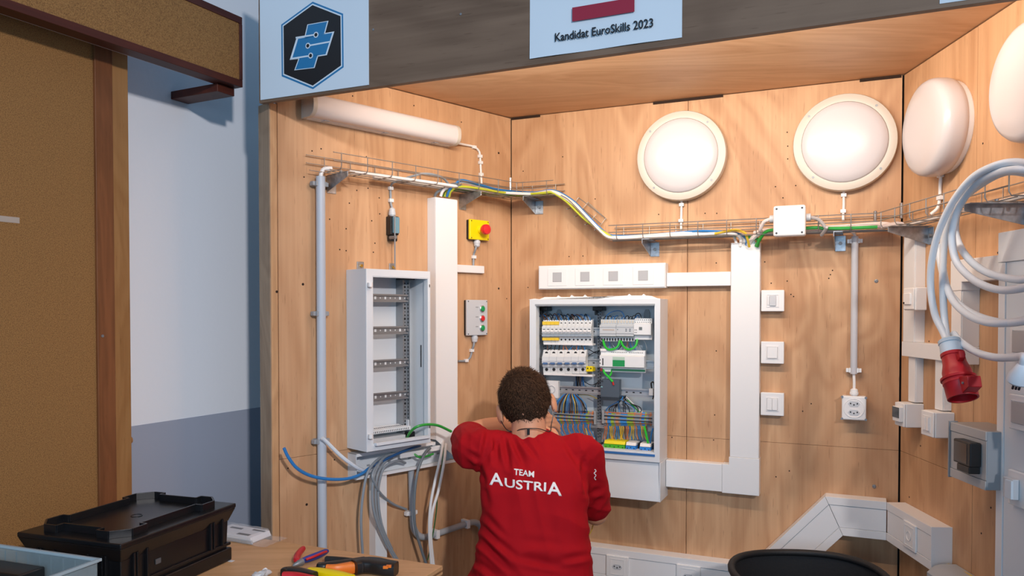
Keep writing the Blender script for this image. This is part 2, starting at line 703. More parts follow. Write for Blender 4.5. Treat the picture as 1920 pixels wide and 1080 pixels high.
def dsec(gr, o0, o1):
    """rounded diffuser section in (y, z)"""
    z0, z1 = zbl - gr, zbl + dz_l + gr
    pts = [(-o0, z0 + 0.002)]
    for i in range(13):
        a = -pi / 2 + pi * i / 12
        zz = (z0 + z1) / 2 + (z1 - z0) / 2 * math.copysign(abs(sin(a)) ** 0.75, sin(a))
        yy = -(o0 + 0.012 + (o1 - o0 - 0.012 + gr) * abs(cos(a)) ** 0.75)
        pts.append((yy, zz))
    pts.append((-o0, z1 - 0.002))
    return pts


MB().prism(dsec(0, 0.026, 0.074), xa + 0.014, xb - 0.014, 'yz').build('diffuser', mat('lamp_diffuser', 'E2D9D8', 0.3), lamp)
for x0, x1 in ((xa, xa + 0.016), (xb - 0.016, xb)):
    MB().prism([(0, zbl - 0.001), ] + dsec(0.0015, 0.020, 0.0745) + [(0, zbl + dz_l + 0.001)], x0, x1, 'yz').build('end_cap', CREAM, lamp, bevel=0.0015)
for f in (0.12, 0.5, 0.86):
    x = xa + (xb - xa) * f
    MB().box(x - 0.009, x + 0.009, -0.036, -0.012, zbl - 0.002, zbl + 0.006).build('clasp', LGREY, lamp, bevel=0.001)
small_cable(L, lamp, [(856, 268, 0.03), (870, 271, 0.01), (888, 275, 0.007), (897, 282, 0.006), (900, 292, 0.006), (901.5, 318, 0.006), (903, 346, 0.02)], 0.0042, C_WHITE, ((889, 276), (900, 293), (901, 305), (902, 327)))

# ================================================================ grey conduit down the left wall
po = 0.026
xt, zt = L.p(601, 331, po)
xq, zq = L.p(608.2, 1030, po)
pipe = wthing(L, 'conduit', 'straight grey conduit pipe running down the left booth wall', 'pipe', xt, 0.30)
m_ = MB()
m_.cyl((xt, -po, 0.30), (xt, -po, zt), 0.0148, n=24)
m_.build('pipe', PIPE_M, pipe)
for py in (345, 588, 827):
    xx, zz = L.p(601 + (py - 331) * 0.009, py, po)
    clip(pipe, L, xt, zz, 0.0148, po, MGREY)
small_cable(L, pipe, [(601.5, 334, po), (602.5, 325, po), (608, 317, 0.03), (622, 316, 0.035)], 0.007, C_WHITE)

# ================================================================ limit switch with rod
x0, z0 = L.p(728, 449, 0.0)
ls_d = 0.030
xc, zc_ = L.p(741, 406, ls_d)
x1, zt_ = L.p(748, 406, ls_d)
xL_, zb_ = L.p(733, 440, ls_d)
ls = wthing(L, 'limit_switch', 'black limit switch with a long thin steel rod above the tall cabinet', 'switch', (xL_ + x1) / 2, zb_ - 0.02)
MB().box(xL_, x1, -ls_d, 0, zb_, zt_).build('body', BLACKP, ls, bevel=0.003)
MB().box(xL_ + 0.006, x1 - 0.001, -ls_d - 0.006, -ls_d, zb_ + 0.006, zt_ - 0.003).build('cover', mat('switch_cover_blue', '6E97A8', 0.3), ls, bevel=0.002)
MB().box(xL_ + 0.002, x1 - 0.004, -ls_d + 0.002, -0.004, zb_ - 0.022, zb_).build('head', BLACKP, ls, bevel=0.004)
gland(ls, (xL_ + x1) / 2 - 0.002, ls_d * 0.55, zt_, 0.0125, LGREY, True, 0.03)
xr, zr = L.p(740.5, 501, ls_d + 0.02)
MB().cyl((xr, -ls_d - 0.020, zr), (xr, -ls_d - 0.020, zt_ - 0.002), 0.0026, n=8).build('rod', SCREW, ls)
MB().cyl((xr, -ls_d + 0.006, zb_ - 0.010), (xr, -ls_d - 0.025, zb_ - 0.010), 0.006, n=10).build('spindle', SCREW, ls)
small_cable(L, ls, [(737, 396, ls_d * .55), (733, 382, 0.008), (732.5, 370, 0.006), (732.5, 352, 0.006), (738, 342, 0.03), (758, 336, 0.05), (785, 326, 0.06)], 0.0042, C_GREY, ((733, 376), (732.5, 353)))

# ================================================================ tall empty distribution cabinet on the left wall
cd = L.depth(649.5, 686.5, 600)
cx0, _ = L.p(686.5, 600, cd)
cx1, _ = L.p(806.5, 600, cd)
cz1 = L.p(684, 503.4, cd)[1]
cz0 = L.p(689, 847.8, cd)[1]
tc = wthing(L, 'distribution_cabinet', 'tall narrow white cabinet, door off and empty but for rails, on left wall', 'cabinet', (cx0 + cx1) / 2, cz0)
th = 0.004
MB().box(cx0, cx0 + th, -cd + 0.002, 0, cz0, cz1).build('side_panel', STEELW, tc, bevel=0.001)
MB().box(cx1 - th, cx1, -cd + 0.002, 0, cz0, cz1).build('side_panel', STEELW, tc, bevel=0.001)
MB().box(cx0 + th, cx1 - th, -cd + 0.002, 0, cz1 - th, cz1).build('top_panel', STEELW, tc, bevel=0.001)
MB().box(cx0 + th, cx1 - th, -cd + 0.002, 0, cz0, cz0 + th).build('bottom_panel', STEELW, tc, bevel=0.001)
MB().box(cx0 + th, cx1 - th, -0.005, -0.002, cz0 + th, cz1 - th).build('back_panel', mat('cabinet_back', 'DDE3E8', 0.4), tc)
# front frame
fx0 = L.p(698.5, 600, cd)[0]
fx1 = L.p(803, 600, cd)[0]
fz1 = L.p(700, 518, cd)[1]
fz0 = L.p(703, 833, cd)[1]
MB().ring([(cx0, cz0), (cx1, cz0), (cx1, cz1), (cx0, cz1)], [(fx0, fz0), (fx1, fz0), (fx1, fz1), (fx0, fz1)], -cd - 0.001, -cd + 0.003).build('front_frame', STEELW, tc, bevel=0.0012)
MB().rframe(fx0, fx1, fz0, fz1, 0.0022, -cd, -cd + 0.022).build('frame_return', STEELW, tc)
MB().box(fx0 + 0.004, fx1 - 0.004, -cd - 0.016, -cd - 0.001, fz0 - 0.004, fz0 + 0.006).build('sill', STEELW, tc, bevel=0.001)
hx = (cx0 + fx0) / 2 + 0.003
for zz in (L.p(692, 534, cd)[1], L.p(695, 817, cd)[1]):
    MB().cyl((hx - 0.006, -cd - 0.010, zz - 0.007), (hx - 0.006, -cd - 0.010, zz + 0.007), 0.0085, n=14).build('hinge', WHITE, tc)
for zz in (L.p(805, 536, cd)[1], L.p(805, 800, cd)[1]):
    MB().box(cx1 - 0.005, cx1 - 0.002, -cd - 0.002, -cd + 0.001, zz - 0.005, zz + 0.005).build('latch_slot', BLACKM, tc)
for px in (675, 735):
    xx, zz = L.p(px, 503, 0.0)
    lug = MB().box(xx - 0.014, xx + 0.014, -0.004, -0.0003, cz1 - 0.012, cz1 + 0.030).build('lug', GALV, tc, bevel=0.0015)
    MB().cyl((xx + 0.002, -0.009, cz1 + 0.016), (xx + 0.002, -0.004, cz1 + 0.016), 0.0055, n=10).build('screw', BRASS, lug)
# upright slotted profile and cross rails
ux = L.p(765, 600, cd * 0.45)[0]
uo = cd * 0.40
up = MB()
up.box(ux - 0.017, ux - 0.0015, -uo, -uo + 0.0015, cz0 + 0.03, cz1 - 0.012)
up.box(ux - 0.0015, ux, -uo - 0.016, -uo + 0.0015, cz0 + 0.03, cz1 - 0.012)
up.box(ux - 0.018, ux - 0.0165, -uo, -0.006, cz0 + 0.03, cz1 - 0.012)
upo = up.build('upright', RAILM, tc)
zz = cz0 + 0.05
hl = MB()
k = 0
while zz < cz1 - 0.03:
    hl.cyl((ux - 0.0095, -uo - 0.0006, zz), (ux - 0.0095, -uo + 0.0004, zz), (0.0020, 0.0042, 0.0028)[k % 3], n=10)
    hl.box(ux - 0.0022, ux - 0.0014, -uo - 0.010, -uo - 0.006, zz - 0.003, zz + 0.003)
    zz += 0.0125
    k += 1
hl = hl.build('slot_row', BLACKM, upo)
hl['kind'] = 'stuff'
MB().box(ux - 0.030, ux + 0.020, -uo - 0.022, -0.02, cz1 - 0.030, cz1 - 0.010).build('upright_bracket', BLACKP, tc, bevel=0.003)
for py0, py1 in ((551, 566), (612, 627.5), (674.5, 690), (736.5, 752.5)):
    ro = uo + 0.004
    rx0 = cx0 + 0.006
    rx1 = ux - 0.001
    z1_ = L.p(706, py0, ro)[1]
    z0_ = L.p(706, py1, ro)[1]
    rl = MB()
    rl.box(rx0, rx1, -ro, -ro + 0.0015, z0_ + 0.006, z1_ - 0.006)
    for a, b_ in ((z0_, z0_ + 0.006), (z1_ - 0.006, z1_)):
        rl.box(rx0, rx1, -ro - 0.006, -ro - 0.0045, a, b_)
    rl.box(rx0, rx1, -ro - 0.006, -ro + 0.0015, z0_ + 0.0052, z0_ + 0.0066)
    rl.box(rx0, rx1, -ro - 0.006, -ro + 0.0015, z1_ - 0.0066, z1_ - 0.0052)
    ra = rl.build('mounting_rail', RAILM, tc)
    for i in range(7):
        xx = rx1 - 0.012 - i * 0.021
        if xx < rx0 + 0.005: break
        zc = (z0_ + z1_) / 2
        s = (0.0018, 0.004, 0.0018, 0.0022, 0.0036)[i % 5]
        MB().box(xx - s, xx + s, -ro - 0.0006, -ro + 0.0002, zc - s * 1.2, zc + s * 1.2).build('rail_hole', mat('rail_hole', 'E4E8EA', 0.5), ra)
    MB().cyl((rx1 - 0.004, -ro - 0.009, (z0_ + z1_) / 2), (rx1 - 0.004, -ro, (z0_ + z1_) / 2), 0.005, n=10).build('rail_screw', SCREW, ra)
# slotted terminal carrier low in the cabinet
tx0, tz0 = cx0 + 0.008, L.p(706, 812, uo)[1]
tb = MB().prism([(-uo - 0.02, tz0), (-uo + 0.03, tz0), (-uo + 0.03, tz0 + 0.018), (-uo - 0.02, tz0 + 0.012)], tx0, ux, 'yz').build('terminal_carrier', STEELW, tc, bevel=0.001)
st = MB()
for i in range(26):
    xx = tx0 + 0.006 + i * (ux - tx0 - 0.01) / 26
    st.box(xx, xx + 0.0022, -uo - 0.0208, -uo - 0.0195, tz0 + 0.003, tz0 + 0.009)
    st.box(xx, xx + 0.0022, -uo + 0.002, -uo + 0.010, tz0 + 0.0150, tz0 + 0.0162)
st = st.build('slot_row', BLACKM, tb)
st['kind'] = 'stuff'
MB().box(tx0, ux - 0.02, -uo - 0.016, -0.02, cz0 + 0.012, cz0 + 0.030).build('gland_plate', LGREY, tc, bevel=0.001)
MB().box(ux - 0.006, ux + 0.004, -uo - 0.014, -uo + 0.006, cz0 + 0.052, cz0 + 0.08).build('cable_holder', LGREY, tc, bevel=0.002)
MB().box(ux - 0.012, ux + 0.02, -uo - 0.020, -uo + 0.006, cz0 + 0.010, cz0 + 0.038).build('upright_foot', BLACKP, tc, bevel=0.003)
sx_ = L.p(796, 660, cd - 0.05)[0]
MB().box(cx1 - th - 0.0015, cx1 - th, -cd * 0.62, -cd * 0.62 + 0.004, L.p(797, 690, cd)[1], L.p(797, 648, cd)[1]).build('wall_slot', BLACKM, tc)

# ================================================================ trunking on the left wall: upright with mitred foot, open tray below the cabinet
td = L.depth(801.5, 817.5, 600)
vx0 = L.p(817.5, 600, td)[0]
vx1 = L.p(858, 600, td)[0]
vz1 = L.p(806, 367.5, td)[1]
zm0 = L.p(858.8, 862.5, td)[1]
zm1 = L.p(825, 824, td)[1]
vt = wthing(L, 'cable_trunking', 'tall white upright trunking right of the tall cabinet, foot cut on a slant', 'trunking', (vx0 + vx1) / 2, zm0)
MB().box(vx0, vx1, -td + 0.004, 0, zm1, vz1).build('trunk', WHITE, vt, bevel=0.0015)
MB().prism([(vx0, zm1), (vx1, zm0), (vx1, vz1 - 0.002), (vx0, vz1 - 0.002)], -td, -td + 0.0038).build('cover', WHITE, vt, bevel=0.001)
ot_x0 = L.p(652, 860, 0.0)[0]
zt0 = L.p(668, 900.5, td)[1]
zt1 = L.p(652, 850, td * 0.3)[1]
ot = wthing(L, 'open_trunking', 'open white trunking without its lid under the tall cabinet, cables spilling out', 'trunking', (ot_x0 + vx1) / 2, zt0)
MB().box(ot_x0, vx1, -0.003, 0, zt0, zt1).build('back', STEELW, ot)
MB().box(ot_x0, vx1, -td, -0.003, zt0, zt0 + 0.003).build('bottom_wall', WHITE, ot)
MB().box(ot_x0, vx0 - 0.004, -td, -0.003, zt1 - 0.003, zt1).build('top_wall', WHITE, ot)
MB().box(ot_x0, ot_x0 + 0.003, -td, -0.003, zt0, zt1).build('end_wall', mat('clear_grey', 'D8DEE2', 0.3), ot)
MB().box(ot_x0 + 0.003, vx1, -td, -td + 0.003, zt0 + 0.003, zt0 + 0.010).build('lip', WHITE, ot)
MB().box(ot_x0 + 0.003, vx0 - 0.004, -td, -td + 0.003, zt1 - 0.010, zt1 - 0.003).build('lip', WHITE, ot)
for a, b_ in ((0.42, 0.66), (0.72, 0.9)):
    zc = zt0 + (zt1 - zt0) * (0.62 if a < .5 else 0.7)
    xx = ot_x0 + (vx1 - ot_x0) * a
    x2 = ot_x0 + (vx1 - ot_x0) * b_
    MB().box(xx, x2, -td + 0.006, -td + 0.012, zc - 0.008, zc + 0.010).build('retaining_strap', WHITE2, ot, bevel=0.001)
for i in range(9):
    xx = ot_x0 + 0.03 + i * (vx1 - ot_x0 - 0.05) / 9
    MB().box(xx, xx + 0.012, -0.0045, -0.003, zt0 + 0.03, zt0 + 0.036).build('punched_slot', MGREY, ot)
MB().prism([(vx1 - 0.003, zm0), (vx1, zm0), (vx1, zm1), (vx1 - 0.003, zm1)], -td, -0.003).build('end_wall', WHITE, ot)

# white duct below the open trunking
dd = L.depth(692, 705, 960)
dx0 = L.p(705, 960, dd)[0]
dx1 = L.p(726, 960, dd)[0]
du = wthing(L, 'cable_duct', 'white upright duct dropping from the open trunking behind the workbench', 'trunking', (dx0 + dx1) / 2, 0.3)
MB().box(dx0, dx1, -dd + 0.003, 0, 0.3, zt0 - 0.0005).build('trunk', WHITE, du, bevel=0.001)
MB().box(dx0 + 0.001, dx1 - 0.001, -dd, -dd + 0.003, 0.302, zt0 - 0.001).build('cover', WHITE, du, bevel=0.0008)

# grey conduit with elbow
eo = 0.022
el = wthing(L, 'elbow_conduit', 'grey conduit with a swept elbow low on the left booth wall', 'pipe', L.p(795, 1006, eo)[0], L.p(795, 1006, eo)[1])
MB().tube([L.v(771, 880, eo), L.v(772.5, 930, eo), L.v(774, 978, eo), L.v(777, 993, eo), L.v(785, 1004, eo), L.v(797, 1007, eo), L.v(812, 1003, eo), L.v(845, 992, eo), L.v(872, 983, eo), L.v(888, 979, eo), L.v(900, 985, eo), L.v(905, 1000, eo)], 0.0118, 14, 6).build('pipe', mat('conduit_mid_grey', 'A9ADB2', 0.4), el)
xx, zz = L.p(772.5, 962, eo)
clip(el, L, xx, zz, 0.0118, eo, WHITE)
for px, py in ((817, 1001), (874, 982)):
    xx, zz = L.p(px, py, eo)
    clip(el, L, xx, zz, 0.0118, eo, WHITE, horizontal=True)

# ================================================================ emergency stop, its cable and short trunking
ed = L.depth(874, 882, 432)
ex0, ez1 = L.p(881.5, 413, ed)
ex1, ez0 = L.p(917.5, 451.5, ed)
ez1 = L.p(900, 412.5, ed)[1]
es = wthing(L, 'emergency_stop', 'yellow emergency stop box with red mushroom button on left wall', 'switch', (ex0 + ex1) / 2, ez0)
MB().box(ex0 + .001, ex1 - .001, -ed * 0.55, 0, ez0 + .001, ez1 - .001).build('back_box', BLACKP, es, bevel=0.003)
MB().box(ex0, ex1, -ed, -ed * 0.55, ez0, ez1).build('cover', YELLOW, es, bevel=0.003)
exc, ezc = (ex0 + ex1) / 2 + 0.002, (ez0 + ez1) / 2
MB().lathe([(0.015, 0), (0.015, 0.006), (0.0105, 0.008), (0.0105, 0.012), (0, 0.012)], (exc, -ed, ezc), (0, -1, 0), 20).build('collar', YELLOW, es)
MB().lathe([(0.009, 0.008), (0.012, 0.018), (0.0185, 0.022), (0.020, 0.027), (0.020, 0.036), (0.0185, 0.041), (0.012, 0.0435), (0, 0.0445)], (exc, -ed, ezc), (0, -1, 0), 24).build('mushroom_button', mat('button_red', 'E02A30', 0.3), es)
for sx in (0.007, -0.007):
    for sz in (0.006, -0.006):
        MB().cyl(((ex0 if sx > 0 else ex1) + sx, -ed - 0.001, (ez0 if sz > 0 else ez1) + sz), ((ex0 if sx > 0 else ex1) + sx, -ed + 0.001, (ez0 if sz > 0 else ez1) + sz), 0.0022, n=8).build('screw', BLACKM, es)
gland(es, exc - 0.006, ed * 0.5, ez0, 0.0135, LGREY)
small_cable(L, es, [(893, 458, ed * .5), (892, 466, 0.02), (889, 475, 0.008), (888, 482, 0.006), (887.5, 498, 0.006)], 0.0042, C_GREY, ((888.5, 482),))
sd = 0.016
sx0, sz1 = L.p(856, 496.5, sd)
sx1, sz0 = L.p(908.5, 510.5, sd)
sz0 = L.p(858, 510.5, sd)[1]
sz1 = L.p(858, 496, sd)[1]
st_ = wthing(L, 'short_trunking', 'short white trunking stub beneath the yellow emergency stop', 'trunking', (vx1 + sx1) / 2, sz0)
MB().box(vx1 + .0005, sx1, -sd + 0.002, 0, sz0, sz1).build('trunk', WHITE, st_, bevel=0.001)
MB().box(vx1 + .0005, sx1 - .001, -sd, -sd + 0.002, sz0 + .001, sz1 - .001).build('cover', WHITE, st_, bevel=0.0008)
sx1 = L.p(864.5, 805, 0.012)[0]
s2 = wthing(L, 'short_trunking', 'tiny white trunking stub low beside the upright trunking, behind the raised arm', 'trunking', (vx1 + sx1) / 2, L.p(860, 811, .012)[1])
MB().box(vx1 + .0005, sx1, -0.012, 0, L.p(860, 811, .012)[1], L.p(860, 797, .012)[1]).build('trunk', WHITE, s2, bevel=0.001)

# ================================================================ three-button station
bd = L.depth(869.5, 876.5, 595)
bx0, _ = L.p(876, 595, bd)
bx1, _ = L.p(914.5, 595, bd)
bz1 = L.p(876, 562, bd)[1]
bz0 = L.p(876, 629.5, bd)[1]
bs = wthing(L, 'button_station', 'grey control box with green, red and green push buttons', 'switch', (bx0 + bx1) / 2, bz0)
MB().box(bx0 + .001, bx1 - .001, -bd * 0.5, 0, bz0 + .001, bz1 - .001).build('back_box', BLACKP, bs, bevel=0.003)
MB().box(bx0, bx1, -bd, -bd * 0.5, bz0, bz1).build('cover', LGREY, bs, bevel=0.003)
for py, m_, lab in ((579, GREENP, 'green upper push button'), (597, REDP, 'red push button'), (615, GREENP, 'green lower push button')):
    xx, zz = L.p(903.5, py, bd)
    MB().lathe([(0.0138, 0), (0.0138, 0.004), (0.0115, 0.006), (0.0105, 0.004), (0, 0.004)], (xx, -bd, zz), (0, -1, 0), 20).build('bezel', mat('chrome_ring', 'D0D2D4', 0.25, metal=0.7), bs)
    MB().lathe([(0.0102, 0.003), (0.0102, 0.0075), (0.0085, 0.009), (0, 0.0092)], (xx, -bd, zz), (0, -1, 0), 20).build('push_button', m_, bs, label=lab)
    MB().box(xx - 0.033, xx - 0.018, -bd - 0.0006, -bd + 0.0002, zz + 0.004, zz + 0.008).build('caption_strip', MGREY, bs)
for xx in (bx0 + 0.006, bx1 - 0.006):
    for zz in (bz0 + 0.006, bz1 - 0.006):
        MB().cyl((xx, -bd - 0.001, zz), (xx, -bd + 0.001, zz), 0.0022, n=8).build('screw', BLACKM, bs)
bxc = (bx0 + bx1) / 2 - 0.006
gland(bs, bxc, bd * 0.5, bz0, 0.0135, LGREY)
small_cable(L, bs, [(889, 640, bd * .5), (888, 648, 0.014), (885, 657, 0.007), (883.5, 664, 0.006), (881, 671, 0.006), (875, 676, 0.006), (868, 677, 0.006), (859.5, 677, 0.006)], 0.0042, C_GREY, ((884.5, 657), (874, 676)))

# ================================================================ loose cables about the open trunking
cable_thing('blue_cable', 'loose blue cable stub curving out from the open trunking over the left wall', wv(L, (532.5, 840, .09), (540, 856, .09), (556, 877, .09), (580, 891, .085), (612, 898, .085), (648, 898, .08), (675, 890, .07), (692, 878, .05), (700, 872, .03)), 0.0052, C_BLUE)
cable_thing('white_cable', 'thick pale cable running from the grey conduit clip down into the open trunking', wv(L, (604, 821, .055), (616, 832, .055), (636, 852, .06), (656, 868, .065), (676, 880, .06), (698, 885, .03)), 0.0062, C_PALE)
GC = 'grey cables hanging from the open trunking'
gl_ = (((728, 853, .03), (708, 862, .05), (690, 885, .07), (681, 925, .07), (677, 975, .07), (680, 1040, .07)),
       ((735, 850, .03), (716, 862, .055), (702, 890, .075), (698, 930, .075), (704, 970, .075), (722, 1015, .07), (745, 1055, .07)),
       ((740, 850, .03), (722, 866, .05), (708, 890, .068), (704, 930, .068), (709, 975, .068), (727, 1018, .066), (752, 1060, .066)),
       ((760, 868, .03), (745, 864, .05), (722, 875, .06), (712, 900, .066), (709, 935, .066), (716, 985, .066), (735, 1030, .06)),
       ((735, 858, .02), (712, 868, .055), (699, 888, .08), (702, 905, .08), (715, 927, .06), (737, 945, .03), (762, 955, .012)))
for i, q in enumerate(gl_):
    cable_thing('grey_cable', ('leftmost grey cable hanging straight down from the open trunking', 'grey cable hanging over the white duct, bending right at bench edge', 'second grey cable bending right beside its twin over the white duct', 'grey cable looping out of the open trunking middle over the duct', 'grey cable crossing to the clip of the elbow conduit')[i], wv(L, *q), 0.0046, C_GREY, GC)
cable_thing('dark_grey_cable', 'dark grey cable hanging in front of the elbow conduit', wv(L, (809, 838, .03), (797, 850, .07), (783, 885, .08), (777, 935, .08), (778, 985, .08), (790, 1030, .08), (800, 1060, .08)), 0.0052, mat('cable_dark_grey', '6F777C', 0.42))
WC = 'white cables hanging below the slanted foot of the trunking'
cable_thing('white_cable', 'left white cable hanging from the slanted trunking foot', wv(L, (831, 828, .05), (826, 858, .085), (815, 905, .09), (807, 950, .09), (805, 1000, .09), (809, 1060, .09)), 0.0052, C_WHITE, WC)
cable_thing('white_cable', 'right white cable hanging from the slanted trunking foot', wv(L, (836, 832, .05), (832, 870, .085), (822, 920, .09), (811, 960, .095), (808, 1005, .09), (813, 1060, .09)), 0.0052, C_WHITE, WC)
cable_thing('green_cable', 'thin dark green wire between the two hanging white cables', wv(L, (834, 830, .04), (828, 875, .07), (821, 920, .075), (818, 960, .075), (812, 1000, .075), (802, 1050, .07)), 0.0022, mat('cable_dark_green', '2F6B3A', 0.4))
cable_thing('green_cable', 'bright green cable stub arching out of the tall cabinet', wv(L, (763, 822, cd * .5), (768, 812, cd * .8), (780, 801, cd + .02), (800, 796, cd + .03), (822, 798, cd + .03), (846, 809, cd + .03)), 0.0048, C_GREEN)
cable_thing('green_cable', 'short green cable inside the open trunking', wv(L, (776, 851, .04), (786, 857, .05), (798, 856, .05), (812, 851, .04)), 0.004, C_GREEN)
cable_thing('blue_cable', 'blue cable lying inside the open trunking', wv(L, (700, 873, .04), (722, 862, .05), (752, 848, .05), (780, 838, .05), (803, 832, .03)), 0.0048, mat('cable_navy', '2C5A8C', 0.4))
# ================================================================ wire cable trays
def corner_pt(A, C, off, z):
    """where the lines standing off by `off` from two walls meet"""
    p, q = A.o - A.yl * off, C.o - C.yl * off
    den = A.d.x * C.d.y - A.d.y * C.d.x
    s = ((q.x - p.x) * C.d.y - (q.y - p.y) * C.d.x) / den
    v = p + A.d * s
    return Vector((v.x, v.y, z))


def tray(name, label, A, C, xa, xc, zb, h, o0, o1, xa_rear=None, xc_rear=None, step=0.1, wr=0.0017, cut=0.0):
    """wire tray running along wall A, round the corner and along wall C"""
    base = A.world((xa if xa < -0.2 else xa), o0, zb)
    t = gthing(name, label, 'cable tray', base)
    zs_r = (zb + h, zb + h * 0.52, zb)
    ends = []
    for off, z in ((o0, zb + h), (o0, zb + h * 0.5), (o0 + 0.02, zb), ((o0 + o1) / 2, zb), (o1 - 0.02, zb), (o1, zb + h * 0.5), (o1, zb + h)):
        rear = off < (o0 + o1) / 2
        a = (xa_rear if rear and xa_rear is not None else xa)
        c = (xc_rear if rear and xc_rear is not None else xc)
        MB().tube([A.world(a, off, z), corner_pt(A, C, off, z), C.world(c, off, z)], wr, 6, 0).build('long_wire', ZINC, t, smooth=True)

    def uwire(W, x, rear=True, front=True):
        pts = []
        if rear:
            pts += [W.world(x, o0, zb + h + 0.002), W.world(x, o0, zb + 0.012), W.world(x, o0 + 0.006, zb + 0.002)]
        else:
            pts += [W.world(x, o0 + 0.02, zb)]
        if front:
            pts += [W.world(x, o1 - 0.006, zb + 0.002), W.world(x, o1, zb + 0.012), W.world(x, o1, zb + h + 0.002)]
        else:
            pts += [W.world(x, o1 - 0.02, zb)]
        MB().tube(pts, wr, 6, 0).build('cross_wire', ZINC, t, smooth=True)
    x = xa + 0.03
    if xa_rear is not None and xa_rear < xa - 0.05:
        uwire(A, xa_rear + 0.1, front=False)
    while x < -0.02 or (A is B and x < LB - 0.10):
        if A is L and x > -0.08: break
        uwire(A, x)
        x += step
    x = 0.10
    while x < xc:
        uwire(C, x, rear=True, front=True)
        x += step
    return t


TO0, TO1 = 0.012, 0.112
z_lt = L.p(574, 290, TO0)[1]
z_lb = z_lt - 0.052
xf = L.p(625, 278, TO1)[0]
xr_ = L.p(574, 290, TO0)[0]
trL = tray('wire_cable_tray', 'galvanised wire tray along the left wall, high over the tall cabinet', L, B, xf, B.p(1037, 337, TO1)[0], z_lb, 0.052, TO0, TO1, xa_rear=xr_, xc_rear=B.p(1059, 348, TO0)[0])
z_bt = B.p(1152, 428, TO0)[1]
z_bb = z_bt - 0.052
xs2 = B.p(1141, 440, TO1)[0]
trB = tray('wire_cable_tray', 'lower galvanised wire tray along the back wall and round onto right wall', B, R, xs2, 0.80, z_bb, 0.052, TO0, TO1, xa_rear=B.p(1152, 428, TO0)[0])
# coupling straps in the corners
for W, px, py, t in ((L, 957, 345, trL), (B, 1690, 395, trB), (B, 1641, 410, trB)):
    q = W.w(px, py, 0.045)
    MB().box(q.x - 0.004, q.x + 0.004, q.y - 0.006, q.y + 0.006, q.z - 0.026, q.z + 0.026).build('coupling', GALV, t, bevel=0.002)
# sloping piece between the two
ts = gthing('wire_cable_tray', 'short sloping wire tray joining the upper and lower trays on back wall', 'cable tray', B.w(1136, 446, 0.03))
sl0 = [(1050, 364, .03), (1141, 449, .03)]
for off in (0.025, 0.062, 0.095):
    MB().tube([B.w(1052, 366, off), B.w(1072, 380, off), B.w(1125, 436, off), B.w(1142, 449, off)], 0.0017, 6, 4).build('long_wire', ZINC, ts)
for q in (((1085, 371, .112), (1135, 409, .112)), ((1103, 380, .012), (1137, 411, .012)), ((1093, 391, .012), (1127, 420, .012))):
    MB().tube([B.w(*q[0]), B.w(*q[1])], 0.0017, 6, 0).build('long_wire', ZINC, ts, smooth=True)
for (a, b_, c) in (((1085, 370), (1078, 380), (1068, 391)), ((1103, 379), (1092, 392), (1082, 405)), ((1118, 402), (1110, 411), (1102, 420)), ((1136, 409), (1127, 421), (1120, 430))):
    MB().tube([B.w(a[0], a[1], .012), B.w(b_[0], b_[1], .014), B.w(c[0], c[1], .03), B.w(c[0] - 5, c[1] + 1, .1)], 0.0017, 6, 0).build('cross_wire', ZINC, ts, smooth=True)


def bracket(W, px, py, zt, label, ln=0.125, h=0.056, side=1):
    x = W.p(px, py, 0.0)[0]
    b = wthing(W, 'tray_bracket', label, 'bracket', x, zt - h, 'galvanised brackets under the wire trays')
    t = 0.0025
    MB().prism([(-0.002, zt - h), (-0.002, zt), (-ln, zt), (-ln, zt - 0.017)], x - t, x, 'yz').build('arm', GALV, b, bevel=0.0008)
    MB().prism([(-0.004, zt - 0.002), (-0.004, zt), (-ln, zt), (-ln, zt - 0.002)], x - t, x + 0.026 * side, 'yz').build('top_flange', GALV, b)
    MB().box(x - (0.0 if side > 0 else 0.034), x + (0.034 if side > 0 else 0), -0.003, -0.0003, zt - h - 0.002, zt - 0.004).build('wall_plate', GALV, b, bevel=0.001)
    MB().cyl((x + 0.017 * side, -0.009, zt - h * .55), (x + 0.017 * side, -0.003, zt - h * .55), 0.0065, n=6).build('bolt', SCREW, b)
    MB().cyl((x + 0.010 * side, -ln * 0.55, zt), (x + 0.010 * side, -ln * 0.55, zt + 0.010), 0.005, n=8).build('bolt', SCREW, b)
    return b


zl = z_lb - 0.003
zb_ = z_bb - 0.003
bracket(L, 613, 350, zl, 'steel bracket under the tray end above the grey conduit')
bracket(L, 861, 365, zl, 'steel bracket under the tray above the yellow emergency stop')
bracket(B, 1004, 380, zl, 'steel bracket just right of the left corner')
bracket(B, 1220, 455, zb_, 'steel bracket under the lower tray above the four-window panel')
bracket(B, 1566, 450, zb_, 'steel bracket between the junction box and the thin conduit')
bracket(R, 1742, 430, zb_, 'large steel bracket beside the right corner', side=1)
bracket(R, R.p(1920, 400, 0)[0] and 1933, 400, zb_, 'steel bracket behind the coiled cable at right edge', ln=0.16)

# cables lying in the trays
CG = 'cables lying in the wire trays'
zf = 0.010


def traypts(offs, xL0, lower_px=None, dz=0.0):
    """world points along L from x, corner, B, slope, lower tray"""
    pts = []


def lay(name, label, m, r, pts, group=CG):
    return cable_thing(name, label, pts, r, m, group, n=8, smooth=6)


def bl(px, off, up=0.0):            # on the lower tray floor at picture column px
    x = B.p(px, 440, off)[0]
    return B.world(x, off, z_bb + 0.008 + up)


def ll(px, off, up=0.0):            # on the upper tray floor, left wall
    x = L.p(px, 340, off)[0]
    return L.world(x, off, z_lb + 0.008 + up)


def lb(px, off, up=0.0):            # on the upper tray floor, back wall
    x = B.p(px, 360, off)[0]
    return B.world(x, off, z_lb + 0.008 + up)


